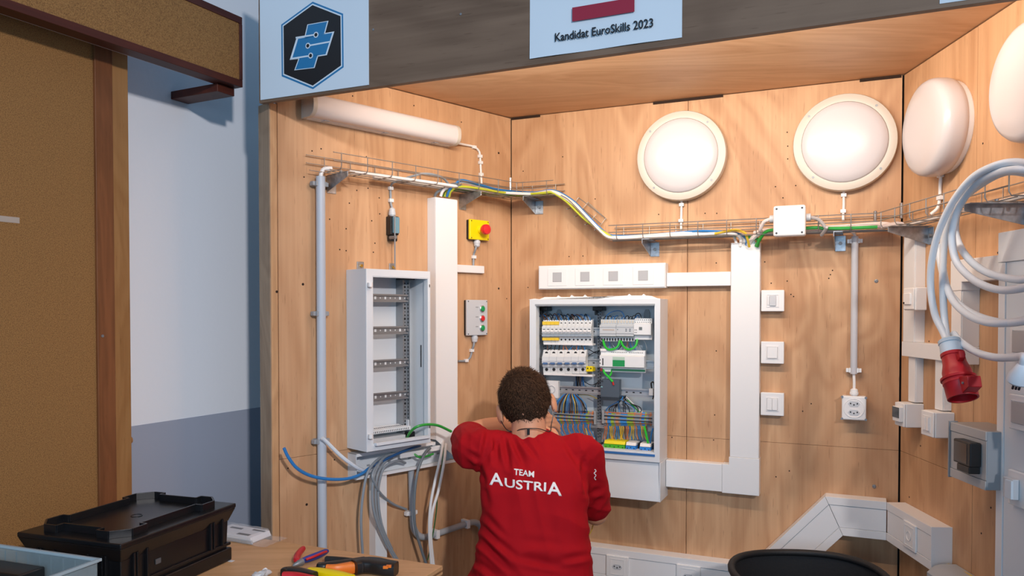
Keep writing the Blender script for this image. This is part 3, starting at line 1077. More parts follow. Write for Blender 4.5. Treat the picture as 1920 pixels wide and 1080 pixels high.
def rl_(x, off, up=0.0):
    return R.world(x, off, z_bb + 0.008 + up)


slope = ((1052, 362), (1072, 380), (1100, 408), (1126, 434), (1143, 445))


def run(offs, up, start, tail):
    """start points, then over the slope at the given offset, then tail points"""
    return start + [lb(1000, offs, up), lb(1036, offs, up + 0.004)] + [B.w(px, py - up * 500, offs) for px, py in slope[1:-1]] + [bl(1150, offs, up)] + tail


trunk_top = lambda px, off: [B.w(px, 447, off), B.w(px, 462, off - 0.01)]
lay('white_cable', 'white cable lying at the front of the wire tray from the conduit head', C_WHITE, 0.0055, run(.088, .0, [ll(655, .06), ll(720, .075), ll(800, .085), ll(880, .088), ll(930, .09)], [bl(1220, .085), bl(1300, .09), bl(1370, .08)] + trunk_top(1388, .05)))
lay('white_cable', 'white cable lying in the middle of the wire tray beside the blue one', C_WHITE, 0.0055, run(.072, .004, [L.w(826, 368, .05), L.w(832, 356, .06), L.w(850, 348, .07), L.w(870, 341, .08), ll(910, .075, .01), ll(940, .072, .006)], [bl(1230, .07, .006), bl(1300, .06, .01), bl(1375, .07)] + trunk_top(1394, .045)))
lay('blue_cable', 'blue cable rising from the left trunking into the wire tray', C_BLUE, 0.0048, run(.060, .010, [L.w(838, 368, .05), L.w(843, 356, .07), L.w(855, 344, .085), L.w(868, 338, .09), ll(905, .085, .018), ll(940, .075, .014)], [bl(1220, .055, .008), bl(1290, .06, .014), bl(1330, .07, .012), bl(1380, .07)] + trunk_top(1399, .045)))
lay('green_cable', 'green cable on top of the sloping wire tray', C_GREEN, 0.0062, run(.050, .008, [L.w(832, 369, .03), L.w(842, 357, .04), ll(880, .045, .004), ll(930, .048, .004)], [bl(1200, .05, .004), bl(1290, .045, .012), bl(1360, .05)] + trunk_top(1418, .05)))
lay('yellow_green_cable', 'yellow-green earth wire lying in the wire tray over the bracket', C_YG, 0.0046, run(.036, .002, [L.w(834, 369, .04), L.w(838, 360, .045), L.w(852, 352, .05), ll(890, .04, .006), ll(930, .036, .004)], [bl(1220, .035, .0), bl(1300, .035, .004), bl(1365, .045)] + trunk_top(1404, .04)))
lay('yellow_green_cable', 'second yellow-green earth wire, at the front edge of the upper tray', C_YG, 0.0046, [L.w(842, 369, .05), L.w(846, 358, .07), L.w(862, 350, .09), ll(900, .098, .002), ll(940, .100, .0), lb(985, .1), lb(1020, .1), lb(1036, .09), B.w(1062, 378, .085), B.w(1100, 414, .08), bl(1150, .08)])
lay('white_cable', 'white cable along the rear of the sloping wire tray', C_WHITE, 0.0055, run(.024, .004, [ll(700, .03), ll(780, .03), ll(860, .03), ll(930, .03)], [bl(1230, .028), bl(1310, .025, .004), bl(1370, .04)] + trunk_top(1411, .04)))
lay('dark_grey_cable', 'dark grey cable looping up in the tray above the left trunking', mat('cable_dark_grey', '6F777C', 0.42), 0.005, [L.w(815, 368, .04), L.w(820, 360, .05), L.w(835, 352, .06), L.w(850, 345, .08), ll(862, .09, .004), ll(880, .05, .004), ll(910, .03)])
lay('grey_cable', 'thin grey cable arching over the tray wires toward the left trunking', C_GREY, 0.0042, [ll(760, .07, .004), L.w(775, 330, .08), L.w(790, 326, .09), L.w(812, 327, .09), L.w(832, 335, .07), ll(845, .06, .0)])
PT = 'thick pale cables on the tray beside the right corner'
pk = mat('cable_rose_white', 'F1E3DF', 0.4)
lay('white_cable', 'thick pale cable passing behind the junction box to right corner', pk, 0.0095, [B.w(1402, 462, .03), B.w(1410, 448, .05), bl(1432, .07, .004), bl(1470, .05, .004), bl(1540, .06, .006), bl(1600, .065, .008), bl(1650, .06, .012), bl(1672, .06, .006), rl_(0.06, .06, .004), rl_(0.13, .06)], PT)
lay('white_cable', 'thick pale cable at the front of the tray, second by right corner', pk, 0.0085, [bl(1540, .09, .002), bl(1590, .088, .003), bl(1640, .085, .006), rl_(0.05, .085, .004), rl_(0.15, .08)], PT)
lay('green_cable', 'green cable running behind the junction box along the lower tray', C_GREEN, 0.0058, [B.w(1420, 462, .05), B.w(1424, 450, .07), bl(1440, .095, .002), bl(1480, .1, .004), bl(1530, .1, .006), bl(1548, .1, .002), bl(1600, .1), bl(1645, .098)])
lay('white_cable', 'white cable rising from the tray to the trunking top', C_WHITE, 0.0052, [B.w(1382, 463, .03), B.w(1378, 448, .04), bl(1372, .05), bl(1345, .05)])
lay('yellow_cable', 'yellow wire pair entering the trunking top from the tray', C_YEL, 0.0045, [B.w(1405, 463, .055), B.w(1401, 447, .075), bl(1396, .085), bl(1376, .09, .01), bl(1340, .09)])
lay('white_cable', 'long white cable lying in the tray on the right wall', C_WHITE, 0.0055, [rl_(0.08, .035), rl_(0.25, .04), rl_(0.42, .045), rl_(0.78, .05)])
# ================================================================ round lamps on the back wall
def round_lamp(cx, cy, dpx, label, d=0.33, dep=0.062):
    x, z = B.p(cx, cy, 0.03)
    t = wthing(B, 'round_wall_lamp', label, 'lamp', x, z - d / 2)
    R_ = d / 2
    MB().lathe([(0, 0), (R_ * 0.96, 0), (R_, 0.006), (R_, 0.030), (R_ * 0.985, 0.036), (R_ * 0.90, 0.0385), (R_ * 0.83, 0.0375), (R_ * 0.83, 0.02), (0, 0.02)], (x, 0, z), (0, -1, 0), 64).build('rim', CREAM, t)
    MB().lathe([(R_ * 0.825, 0.022), (R_ * 0.825, 0.038), (R_ * 0.80, 0.044), (R_ * 0.68, 0.052), (R_ * 0.45, 0.058), (R_ * 0.2, 0.0605), (0, 0.061)], (x, 0, z), (0, -1, 0), 64).build('diffuser', OPAL_ON, t)
    for a in (45, 135, 225, 315):
        a = radians(a + 4)
        MB().cyl((x + R_ * .905 * cos(a), -0.0388, z + R_ * .905 * sin(a)), (x + R_ * .905 * cos(a), -0.037, z + R_ * .905 * sin(a)), 0.0042, n=10).build('screw', SCREW, t)
    return t


l1 = round_lamp(1276.5, 292, 165, 'round white wall lamp with cream rim, left of the two on back wall')
l2 = round_lamp(1583, 267, 178, 'round white wall lamp with cream rim, right one beside the corner')
small_cable(B, l1, [(1278, 368, .012), (1278, 380, .007), (1277.5, 400, .006), (1277, 420, .006), (1277, 432, .02)], 0.0044, C_WHITE, ((1278, 384), (1277, 414)))
small_cable(B, l2, [(1582, 352, .012), (1582, 365, .007), (1582, 385, .006), (1581, 400, .006), (1581, 413, .02)], 0.0044, C_WHITE, ((1582, 366), (1581, 396)))

# ================================================================ four-window panel and its trunking
pd_ = B.depth(1253, 1247.5, 515)
pd_ = max(pd_, 0.04)
px0, pz1 = B.p(1009, 498.5, pd_)
pz0 = B.p(1009, 542.5, pd_)[1]
px1 = B.p(1247.5, 515, pd_)[0]
pn = wthing(B, 'switch_panel', 'long white panel with four small grey square windows above the open cabinet', 'switch', (px0 + px1) / 2, pz0)
MB().box(px0, px1, -pd_ + 0.004, 0, pz0, pz1).build('housing', WHITE, pn, bevel=0.002)
MB().box(px0 + 0.004, px1 - 0.002, -pd_, -pd_ + 0.004, pz0 + 0.003, pz1 - 0.003).build('cover', WHITE, pn, bevel=0.0015)
pxc = [B.p(c, 517, pd_)[0] for c in (1045, 1097, 1150, 1206)]
pw = (pz1 - pz0)
zc = (pz0 + pz1) / 2
for xx in pxc:
    f = MB().box(xx - 0.040, xx + 0.040, -pd_ - 0.002, -pd_, zc - 0.034, zc + 0.034).build('cover_plate', WHITE, pn, bevel=0.0012)
    MB().rframe(xx - 0.0185, xx + 0.0185, zc - 0.0185, zc + 0.0185, 0.0012, -pd_ - 0.0026, -pd_ - 0.0015).build('window_edge', MGREY, f)
    MB().box(xx - 0.0173, xx + 0.0173, -pd_ - 0.003, -pd_ - 0.0012, zc - 0.0173, zc + 0.0173).build('window', mat('window_grey', 'B4B5B7', 0.35), f, bevel=0.0006)


def trunk_box(W, name, label, x0, x1, z0, z1, d, lid='x', m=WHITE, inset=0.0, cat='trunking'):
    t = wthing(W, name, label, cat, (x0 + x1) / 2, z0)
    MB().box(x0, x1, -d + 0.003, 0, z0, z1).build('trunk', m, t, bevel=0.0012)
    g = 0.0012
    if lid == 'x':
        MB().box(x0 + g * 0, x1, -d, -d + 0.003, z0 + g, z1 - g).build('cover', m, t, bevel=0.001)
    else:
        MB().box(x0 + g, x1 - g, -d, -d + 0.003, z0, z1).build('cover', m, t, bevel=0.001)
    return t


ud = 0.040
ux0 = B.p(1369.5, 600, ud)[0]
ux1 = B.p(1424.5, 600, ud)[0]
uz1 = B.p(1395, 455, ud)[1]
hz0, hz1 = B.p(1250, 537.5, 0.03)[1], B.p(1250, 511.5, 0.03)[1]
trunk_box(B, 'cable_trunking', 'narrow white trunking between the four-window panel and the upright trunking', px1 + 0.001, ux0 - 0.0008, hz0, hz1, 0.03)
zc0 = B.p(1366, 928, ud + 0.003)[1]
zc0 = B.p(1424, 928.5, ud + 0.003)[1]
zc1 = B.p(1424, 860.5, ud)[1]
trunk_box(B, 'cable_trunking', 'wide white upright trunking right of the open cabinet', ux0, ux1, zc1 + 0.0006, uz1, ud, 'z')
lx0 = B.p(1248.5, 890, ud)[0]
lx1 = B.p(1354, 890, ud)[0]
lz1, lz0 = B.p(1250, 862.5, ud)[1], B.p(1250, 913, ud)[1]
trunk_box(B, 'cable_trunking', 'white horizontal trunking at the foot of the upright trunking beside the cabinet', lx0, lx1 - 0.0006, lz0, lz1, ud)
ang = wthing(B, 'trunking_corner', 'white flat angle piece joining the upright and horizontal trunkings', 'trunking', (lx1 + ux1) / 2, lz0)
e_ = 0.002
MB().prism([(lx1, lz0 - e_), (ux1 + e_, lz0 - e_), (ux1 + e_, zc1), (ux0 - e_, zc1), (ux0 - e_, lz1 + e_), (lx1, lz1 + e_)], -ud - 0.003, 0).build('cover', WHITE, ang, bevel=0.0015)

# ================================================================ open distribution cabinet with wiring
kd = B.depth(1252, 1238, 600)
kx0 = B.p(993, 600, kd)[0]
kx1 = B.p(1238, 600, kd)[0]
kz1 = B.p(1238, 560, kd)[1]
kz0 = B.p(1238, 868, kd)[1]
kc = wthing(B, 'distribution_cabinet', 'open white cabinet full of breakers, terminals and coloured wires on back wall', 'cabinet', (kx0 + kx1) / 2, kz0)
ix0 = B.p(1005, 600, kd)[0]
ix1 = B.p(1227, 600, kd)[0]
iz1 = B.p(1227, 573.6, kd)[1]
iz0 = B.p(1227, 850, kd)[1]
th = 0.006
MB().box(kx0, kx0 + th, -kd + 0.002, 0, kz0, kz1).build('side_panel', STEELW, kc, bevel=0.001)
MB().box(kx1 - th, kx1, -kd + 0.002, 0, kz0, kz1).build('side_panel', STEELW, kc, bevel=0.001)
MB().box(kx0 + th, kx1 - th, -kd + 0.002, 0, kz1 - th, kz1).build('top_panel', STEELW, kc, bevel=0.001)
MB().box(kx0 + th, kx1 - th, -kd + 0.002, 0, kz0, kz0 + th).build('bottom_panel', STEELW, kc, bevel=0.001)
MB().box(kx0 + th, kx1 - th, -0.005, -0.001, kz0 + th, kz1 - th).build('back_panel', mat('cabinet_back_b', 'C9D2D9', 0.4), kc)
MB().ring([(kx0, kz0), (kx1, kz0), (kx1, kz1), (kx0, kz1)], [(ix0, iz0), (ix1, iz0), (ix1, iz1), (ix0, iz1)], -kd - 0.001, -kd + 0.004).build('front_frame', STEELW, kc, bevel=0.0012)
MB().rframe(ix0 - 0.004, ix1 + 0.004, iz0 - 0.004, iz1 + 0.004, 0.004, -kd + 0.002, -kd + 0.034).build('frame_return', STEELW, kc)
MB().box(ix0 - 0.002, ix1 + 0.002, -kd - 0.004, -kd - 0.001, iz1 + 0.002, iz1 + 0.008).build('lintel_groove', MGREY, kc)
MB().box(ix0, ix1 + 0.004, -kd - 0.0035, -kd - 0.001, iz0 - 0.012, iz0 - 0.004).build('blue_seal', mat('seal_blue', '3B76B8', 0.4), kc)
MB().box(ix0, ix1, -kd + 0.004, -0.02, iz0 - 0.004, iz0 + 0.003).build('sill', STEELW, kc)
# row of knock-out flaps along the top
prof = [(992, 563), (1003, 560), (1012, 561), (1022, 557), (1034, 557), (1044, 557), (1047, 554), (1052, 557), (1069, 557), (1072, 553), (1077, 556), (1094, 556), (1097, 552.5), (1101, 556), (1112, 557), (1121, 561), (1130, 559), (1140, 555), (1160, 555), (1177, 554), (1180, 551), (1184, 554), (1204, 554), (1207, 551), (1211, 554), (1222, 555), (1232, 559), (1238, 560)]
pp = [B.p(a, b_, kd - 0.02) for a, b_ in prof]
MB().prism([(pp[0][0], kz1)] + [(a, max(b_, kz1 + 0.0005)) for a, b_ in pp] + [(pp[-1][0], kz1)], -kd + 0.016, -kd + 0.022).build('knock_out_flap', WHITE, kc, bevel=0.0006)
# hood below
hb0 = B.p(1244, 942, kd)[1]
hood = [(0, kz0), (-kd + 0.012, kz0), (-kd + 0.008, kz0 - 0.012), (-kd + 0.010, kz0 - 0.05), (-kd + 0.002, kz0 - 0.09), (-kd - 0.002, hb0), (0, hb0)]
MB().prism(hood, kx0 + 0.001, kx1 - 0.001, 'yz').build('hood', STEELW, kc, bevel=0.001)
MB().box(kx1 - 0.001, kx1 + 0.003, -kd - 0.001, 0, hb0 - 0.001, kz0 - 0.001).build('hood_cheek', STEELW, kc, bevel=0.001)

FO = kd - 0.038                       # front plane of the mounted devices
RO = FO - 0.042
#                           # plane of the rails


def pxz(px, py, off=None):
    return B.p(px, py, FO if off is None else off)


# uprights and clips
uprights = []
for px, w in ((1124, 0.0175), (1021, 0.015)):
    xx = pxz(px, 700, RO)[0]
    u_ = MB().box(xx - w / 2, xx + w / 2, -RO - 0.002, -RO, iz0 + 0.006, iz1 - 0.002).build('upright', mat('upright_dark', '6E747A', 0.45, metal=0.4), kc)
    uprights.append((xx, w, u_))
    hl = MB()
    zz = iz0 + 0.03
    k = 0
    while zz < iz1 - 0.02:
        hl.box(xx - w * 0.32, xx - w * 0.10, -RO - 0.0028, -RO - 0.0018, zz, zz + 0.0055)
        hl.box(xx + w * 0.10, xx + w * 0.32, -RO - 0.0028, -RO - 0.0018, zz + 0.003, zz + 0.0085)
        zz += 0.0115
    h_ = hl.build('slot_row', BLACKM, u_)
    h_['kind'] = 'stuff'
for px in (1020, 1122):
    xx = pxz(px, 580, RO)[0]
    MB().box(xx - 0.018, xx + 0.022, -RO - 0.020, -0.008, iz1 - 0.018, iz1 - 0.002).build('upright_bracket', BLACKP, kc, bevel=0.003)
    MB().box(xx - 0.010, xx - 0.002, -RO - 0.018, -RO + 0.004, iz1 - 0.034, iz1 - 0.016).build('bracket_hook', BLACKP, kc, bevel=0.002)
for px in (1048, 1213):
    xx, zz = pxz(px, 592, 0.01)
    MB().prism([(xx - 0.012, zz - 0.025), (xx + 0.012, zz - 0.025), (xx + 0.012, zz + 0.01), (xx + 0.006, zz + 0.024), (xx - 0.006, zz + 0.024), (xx - 0.012, zz + 0.01)], -0.012, -0.005).build('rear_knock_out', MGREY, kc, bevel=0.002)


def rail(px0, px1, py0, py1, name='mounting_rail'):
    a, z1 = pxz(px0, py0, RO + 0.008)
    b_, z0 = pxz(px1, py1, RO + 0.008)
    z0 = pxz(px0, py1, RO + 0.008)[1]
    mb = MB()
    mb.box(a, b_, -RO - 0.008, -RO - 0.0065, z0 + 0.005, z1 - 0.005)
    for q0, q1 in ((z0, z0 + 0.0055), (z1 - 0.0055, z1)):
        mb.box(a, b_, -RO - 0.014, -RO - 0.0125, q0, q1)
    mb.box(a, b_, -RO - 0.014, -RO - 0.0065, z0 + 0.0045, z0 + 0.0058)
    mb.box(a, b_, -RO - 0.014, -RO - 0.0065, z1 - 0.0058, z1 - 0.0045)
    o = mb.build(name, mat('rail_light', 'B4B7BA', 0.35, metal=0.55), kc)
    n = max(1, int((b_ - a) / 0.03))
    for i in range(n):
        xx = a + 0.018 + i * 0.027
        if xx < b_ - 0.008:
            MB().box(xx - 0.004, xx + 0.004, -RO - 0.0088, -RO - 0.0078, (z0 + z1) / 2 - 0.002, (z0 + z1) / 2 + 0.002).build('rail_slot', BLACKM, o)
    return o


rail(1008, 1226, 613, 628)
rail(1008, 1226, 670, 685)
rail(1030, 1227, 722, 736)
rail(1012, 1226, 780, 795)


def breaker(px0, px1, pyt, pyb, kind, yellow=False, toggle=None, label=None):
    """one slim module: stepped body with terminal shoulders, toggle, screw holes; kind sets the body"""
    x0 = pxz(px0, (pyt + pyb) / 2)[0] + 0.0002
    x1 = pxz(px1, (pyt + pyb) / 2)[0] - 0.0002
    z1 = pxz(px0, pyt)[1]
    z0 = pxz(px0, pyb)[1]
    h = z1 - z0
    f = -FO
    body = MB().prism([(-RO - 0.012, z0), (f + 0.014, z0), (f + 0.012, z0 + h * 0.26), (f + 0.006, z0 + h * 0.30), (f + 0.005, z0 + h * 0.42), (f - 0.001, z0 + h * 0.44), (f, z0 + h * 0.72), (f + 0.006, z0 + h * 0.76), (f + 0.016, z1), (-RO - 0.012, z1)], x0, x1, 'yz')
    o = body.build('breaker', mat('breaker_grey', 'D9DBDB', 0.4), kc, bevel=0.0005, seg=1, label=label)
    w = x1 - x0
    xm = (x0 + x1) / 2
    if yellow:
        for a, b_ in ((0.80, 0.94), (0.15, 0.26)):
            MB().box(x0, x1, f + 0.004, f + 0.013, z0 + h * a, z0 + h * b_).build('label_cap', mat('label_yellow', 'F0C93A', 0.5), o)
    else:
        MB().cyl((xm, f + 0.010, z0 + h * 0.86), (xm, f + 0.016, z0 + h * 0.86), w * 0.22, n=8).build('screw_hole', BLACKM, o)
        MB().cyl((xm, f + 0.0115, z0 + h * 0.18), (xm, f + 0.016, z0 + h * 0.18), w * 0.22, n=8).build('screw_hole', BLACKM, o)
    if toggle == 'blue':
        MB().box(x0 + w * 0.2, x1 - w * 0.2, f - 0.007, f + 0.002, z0 + h * 0.40, z0 + h * 0.48).build('toggle', mat('toggle_blue', '4E6E9C', 0.4), o, bevel=0.0008)
        MB().box(x0, x1, f - 0.002, f + 0.002, z0 + h * 0.50, z0 + h * 0.56).build('window_strip', LGREY, o)
    elif toggle == 'white':
        MB().box(x0 + w * 0.12, x1 - w * 0.12, f - 0.006, f + 0.002, z0 + h * 0.50, z0 + h * 0.58).build('toggle', WHITE2, o, bevel=0.0008)
        MB().box(x0 + w * 0.3, x1 - w * 0.2, f - 0.0015, f + 0.001, z0 + h * 0.60, z0 + h * 0.63).build('indicator', BLACKM, o)
        MB().box(x0, x1, f - 0.0012, f + 0.002, z0 + h * 0.32, z0 + h * 0.40).build('lower_band', mat('band_blue_grey', '9FABB6', 0.4), o)
    return o


def rowx(a, b_, n):
    return [(a + (b_ - a) * i / n, a + (b_ - a) * (i + 1) / n) for i in range(n)]


for i, (a, b_) in enumerate(rowx(1016, 1108.5, 12)):
    breaker(a, b_, 600, 645, 'r', yellow=i < 4, toggle='white')
for i, (a, b_) in enumerate(rowx(1016, 1098, 6)):
    breaker(a, b_, 656, 701, 'm', toggle='blue')
# busbar strips under the two rows
for py, pxb in ((643.5, 1110.5), (700.5, 1110)):
    a, zz = pxz(1018, py)
    b_ = pxz(pxb, py)[0]
    MB().box(a, b_, -FO + 0.006, -RO, zz - 0.006, zz + 0.001).build('busbar_strip', WHITE2, kc, bevel=0.0006)
for c in (1101, 1107):
    a, zz = pxz(c - 3.2, 691)
    b_ = pxz(c + 3.2, 691)[0]
    o = MB().box(a, b_, -FO + 0.006, -RO, zz - 0.012, zz + 0.008).build('end_terminal', YELLOW, kc, bevel=0.001)
    MB().box((a + b_) / 2 - 0.002, (a + b_) / 2 + 0.002, -FO + 0.005, -FO + 0.008, zz - 0.002, zz + 0.003).build('screw_hole', BLACKM, o)


def device(px0, px1, pyt, pyb, m, name, label, steps=True, off=0.0):
    x0 = pxz(px0, (pyt + pyb) / 2)[0] + .0004
    x1 = pxz(px1, (pyt + pyb) / 2)[0] - .0004
    z1 = pxz(px0, pyt)[1]
    z0 = pxz(px0, pyb)[1]
    h = z1 - z0
    f = -FO + off
    if steps:
        sec = [(-RO - 0.012, z0), (f + 0.014, z0), (f + 0.013, z0 + h * 0.20), (f, z0 + h * 0.24), (f, z0 + h * 0.74), (f + 0.013, z0 + h * 0.78), (f + 0.014, z1), (-RO - 0.012, z1)]
    else:
        sec = [(-RO - 0.012, z0), (f, z0), (f, z1), (-RO - 0.012, z1)]
    o = MB().prism(sec, x0, x1, 'yz').build(name, m, kc, bevel=0.0008, label=label)
    return o, x0, x1, z0, z1, f


dev_g = mat('device_grey', 'C6CACD', 0.42)
for a, b_, lab in ((1124, 1155, 'grey bus actuator, left'), (1155, 1188, 'grey bus actuator with four small keys')):
    o, x0, x1, z0, z1, f = device(a, b_, 599, 640, dev_g, 'bus_device', lab)
    h = z1 - z0
    MB().box(x0, x1, f - 0.001, f + 0.001, z0 + h * 0.34, z0 + h * 0.37).build('groove', MGREY, o)
    MB().box(x0, x1, f - 0.001, f + 0.001, z0 + h * 0.64, z0 + h * 0.66).build('groove', MGREY, o)
    for k in range(6):
        xx = x0 + (x1 - x0) * (k + .5) / 6
        MB().box(xx - 0.0024, xx + 0.0024, f + 0.009, f + 0.015, z1 - h * 0.16, z1 - h * 0.04).build('terminal_clamp', mat('clamp_beige', 'D8CFC0', 0.5), o)
        MB().box(xx - 0.0022, xx + 0.0022, f + 0.0105, f + 0.016, z0 + h * 0.04, z0 + h * 0.15).build('terminal_slot', BLACKM, o)
    if a > 1150:
        for k in range(2):
            for q in range(2):
                xx = x0 + (x1 - x0) * (0.58 + 0.22 * k)
                zz = z0 + h * (0.48 + 0.08 * q)
                MB().box(xx - 0.0026, xx + 0.0026, f - 0.0012, f + 0.001, zz - 0.0014, zz + 0.0014).build('key', DGREY, o)
        MB().cyl((x0 + 0.006, f - 0.001, z0 + h * 0.54), (x0 + 0.006, f + 0.001, z0 + h * 0.54), 0.0016, n=8).build('key', BLACKM, o)
    else:
        MB().box(x0 + 0.012, x1 - 0.006, f - 0.0006, f + 0.001, z0 + h * 0.50, z0 + h * 0.56).build('print_strip', mat('print_beige', 'B9AEA6', 0.5), o)
o, x0, x1, z0, z1, f = device(1188, 1221, 597, 637, mat('device_white', 'E6E7E7', 0.4), 'timer_device', 'pale timer with small display and rows of round holes')
h = z1 - z0
MB().box(x0 + 0.020, x0 + 0.032, f - 0.0012, f + 0.001, z0 + h * 0.46, z0 + h * 0.60).build('display', mat('lcd', '6F7677', 0.2), o)
for k in range(2):
    for q in range(2):
        MB().cyl((x0 + 0.005 + 0.0055 * k, f - 0.001, z0 + h * (.34 + .12 * q)), (x0 + 0.005 + 0.0055 * k, f + 0.001, z0 + h * (.34 + .12 * q)), 0.0016, n=8).build('key', BLACKM, o)
for q in range(2):
    for k in range(8):
        xx = x0 + (x1 - x0) * (k + .7 - .2 * q) / 8.3
        zz = z1 - h * (0.07 + 0.11 * q)
        MB().cyl((xx, f + 0.0115, zz), (xx, f + 0.016, zz), 0.0015, n=6).build('terminal_hole', BLACKM, o)
o, x0, x1, z0, z1, f = device(1124, 1208, 656, 697, mat('device_white', 'E6E7E7', 0.4), 'controller', 'white controller with green window panel')
h = z1 - z0
gx0 = x0 + (x1 - x0) * 0.30
MB().box(gx0, gx0 + (x1 - x0) * 0.27, f - 0.0012, f + 0.001, z0 + h * 0.27, z0 + h * 0.55).build('window', mat('window_green', '22944F', 0.35), o)
MB().box(gx0, gx0 + (x1 - x0) * 0.27, f - 0.0010, f + 0.001, z0 + h * 0.56, z0 + h * 0.70).build('window_top', mat('window_pale', 'B8D0BE', 0.4), o)
MB().box(x0 + 0.011, x0 + 0.015, f - 0.001, f + 0.001, z0 + h * 0.30, z0 + h * 0.62).build('slot', BLACKM, o)
for zz in (0.36, 0.52):
    MB().box(x0 + 0.001, x0 + 0.004, f - 0.001, f + 0.001, z0 + h * zz, z0 + h * (zz + .05)).build('slot', BLACKM, o)
MB().box(x0, x0 + (x1 - x0) * 0.14, f + 0.008, f + 0.015, z1 - h * 0.06, z1 + h * 0.05).build('antenna_cover', WHITE2, o)
for k in range(18):
    if k == 9: continue
    xx = x0 + (x1 - x0) * (0.26 + 0.72 * k / 18)
    MB().cyl((xx, f + 0.0115, z1 - h * 0.10), (xx, f + 0.016, z1 - h * 0.10), 0.0014, n=6).build('terminal_hole', BLACKM, o)
MB().box(x0 + (x1 - x0) * .25, x1, f + 0.0105, f + 0.016, z0 + h * 0.05, z0 + h * 0.15).build('terminal_strip', mat('strip_dark_green', '2D6E4E', 0.4), o)
MB().box(x0 + .001, x0 + 0.008, f + 0.006, f + 0.016, z0 + h * 0.02, z0 + h * 0.16).build('bus_plug', mat('plug_dark_red', '8E2A2A', 0.4), o)
# socket outlet near the head, dark programmable controller
o, x0, x1, z0, z1, f = device(1022, 1045, 714, 746, mat('device_white', 'E6E7E7', 0.4), 'rail_socket', 'white socket on the rail', steps=False, off=0.01)
MB().lathe([(0.016, 0), (0.016, 0.002), (0.013, 0.002), (0.012, -0.006), (0, -0.006)], ((x0 + x1) / 2 - 0.002, f, (z0 + z1) / 2), (0, -1, 0), 20).build('socket_well', LGREY, o)
o, x0, x1, z0, z1, f = device(1126, 1161, 711, 748, mat('plc_grey', '4E5A66', 0.45), 'logic_module', 'dark blue-grey logic module', steps=False)
h = z1 - z0
MB().box(x0, x1 + 0.002, f - 0.0005, f + 0.03, z0 - 0.004, z0 + h * 0.12).build('foot', mat('plc_dark', '2E363E', 0.45), o)
MB().box(x0 + 0.001, x0 + 0.008, f - 0.001, f + 0.001, z0 + h * 0.6, z0 + h * 0.63).build('status_light', mat('status_cyan', '9FE0E6', 0.4), o)
MB().box(x0 + 0.002, x0 + 0.010, f - 0.001, f + 0.001, z1 - h * 0.14, z1 - h * 0.05).build('hatch', mat('plc_dark', '2E363E', 0.45), o)
o, x0, x1, z0, z1, f = device(1215, 1223, 729, 742, WHITE, 'end_clamp', 'white end clamp', steps=False, off=0.012)

# terminal rows: slim slices, each its own colour, with rows of jumper bars
TC = {'g': mat('term_grey', '8E959B', 0.45), 'b': mat('term_blue', '3F8FD6', 0.45), 'y': mat('term_yg', '9CB843', 0.45), 'o': mat('term_orange', 'C98B60', 0.45)}
for (a, b_, pyt, pyb, seq) in ((1036, 1111, 774, 795, 'gobgyogbogygobgygobgbbyyggog'), (1130, 1221, 777, 799, 'gobbyygoogbbbbyyyyogggobbyggog')):
    for k, (p0, p1) in enumerate(rowx(a, b_, len(seq))):
        x0 = pxz(p0, pyt)[0] + .0001
        x1 = pxz(p1, pyt)[0] - .0001
        z1 = pxz(p0, pyt)[1]
        z0 = pxz(p0, pyb)[1]
        h = z1 - z0
        f = -FO + 0.018
        o = MB().prism([(-RO - 0.012, z0 - h * .1), (f + 0.012, z0 - h * .1), (f + 0.010, z0 + h * 0.16), (f, z0 + h * 0.22), (f, z0 + h * 0.78), (f + 0.010, z0 + h * 0.84), (f + 0.012, z1 + h * .1), (-RO - 0.012, z1 + h * .1)], x0, x1, 'yz').build('terminal_block', TC[seq[k]], kc, bevel=0.0003, seg=1, label={'b': 'blue terminal block', 'y': 'yellow-green terminal block', 'o': 'orange terminal block', 'g': None}[seq[k]])
    x0 = pxz(a, pyt)[0]
    x1 = pxz(b_, pyt)[0]
    for q, m_ in ((0.90, C_ORANGE), (0.70, TC['g']), (0.60, BLACKM), (0.40, TC['g']), (0.30, BLACKM), (0.08, C_ORANGE)):
        MB().box(x0, x1, f - 0.0012 + (0.01 if q in (0.90, 0.08) else 0), f + 0.012, z0 + h * (q - 0.035), z0 + h * (q + 0.035)).build('jumper_bar', m_, kc)
    for xx in ((x1, x1 + 0.008), (x0 - 0.008, x0)):
        MB().box(xx[0], xx[1], f - 0.002, -RO, z0 - 0.004, z1 + 0.004).build('end_clamp', MGREY, kc, bevel=0.001)
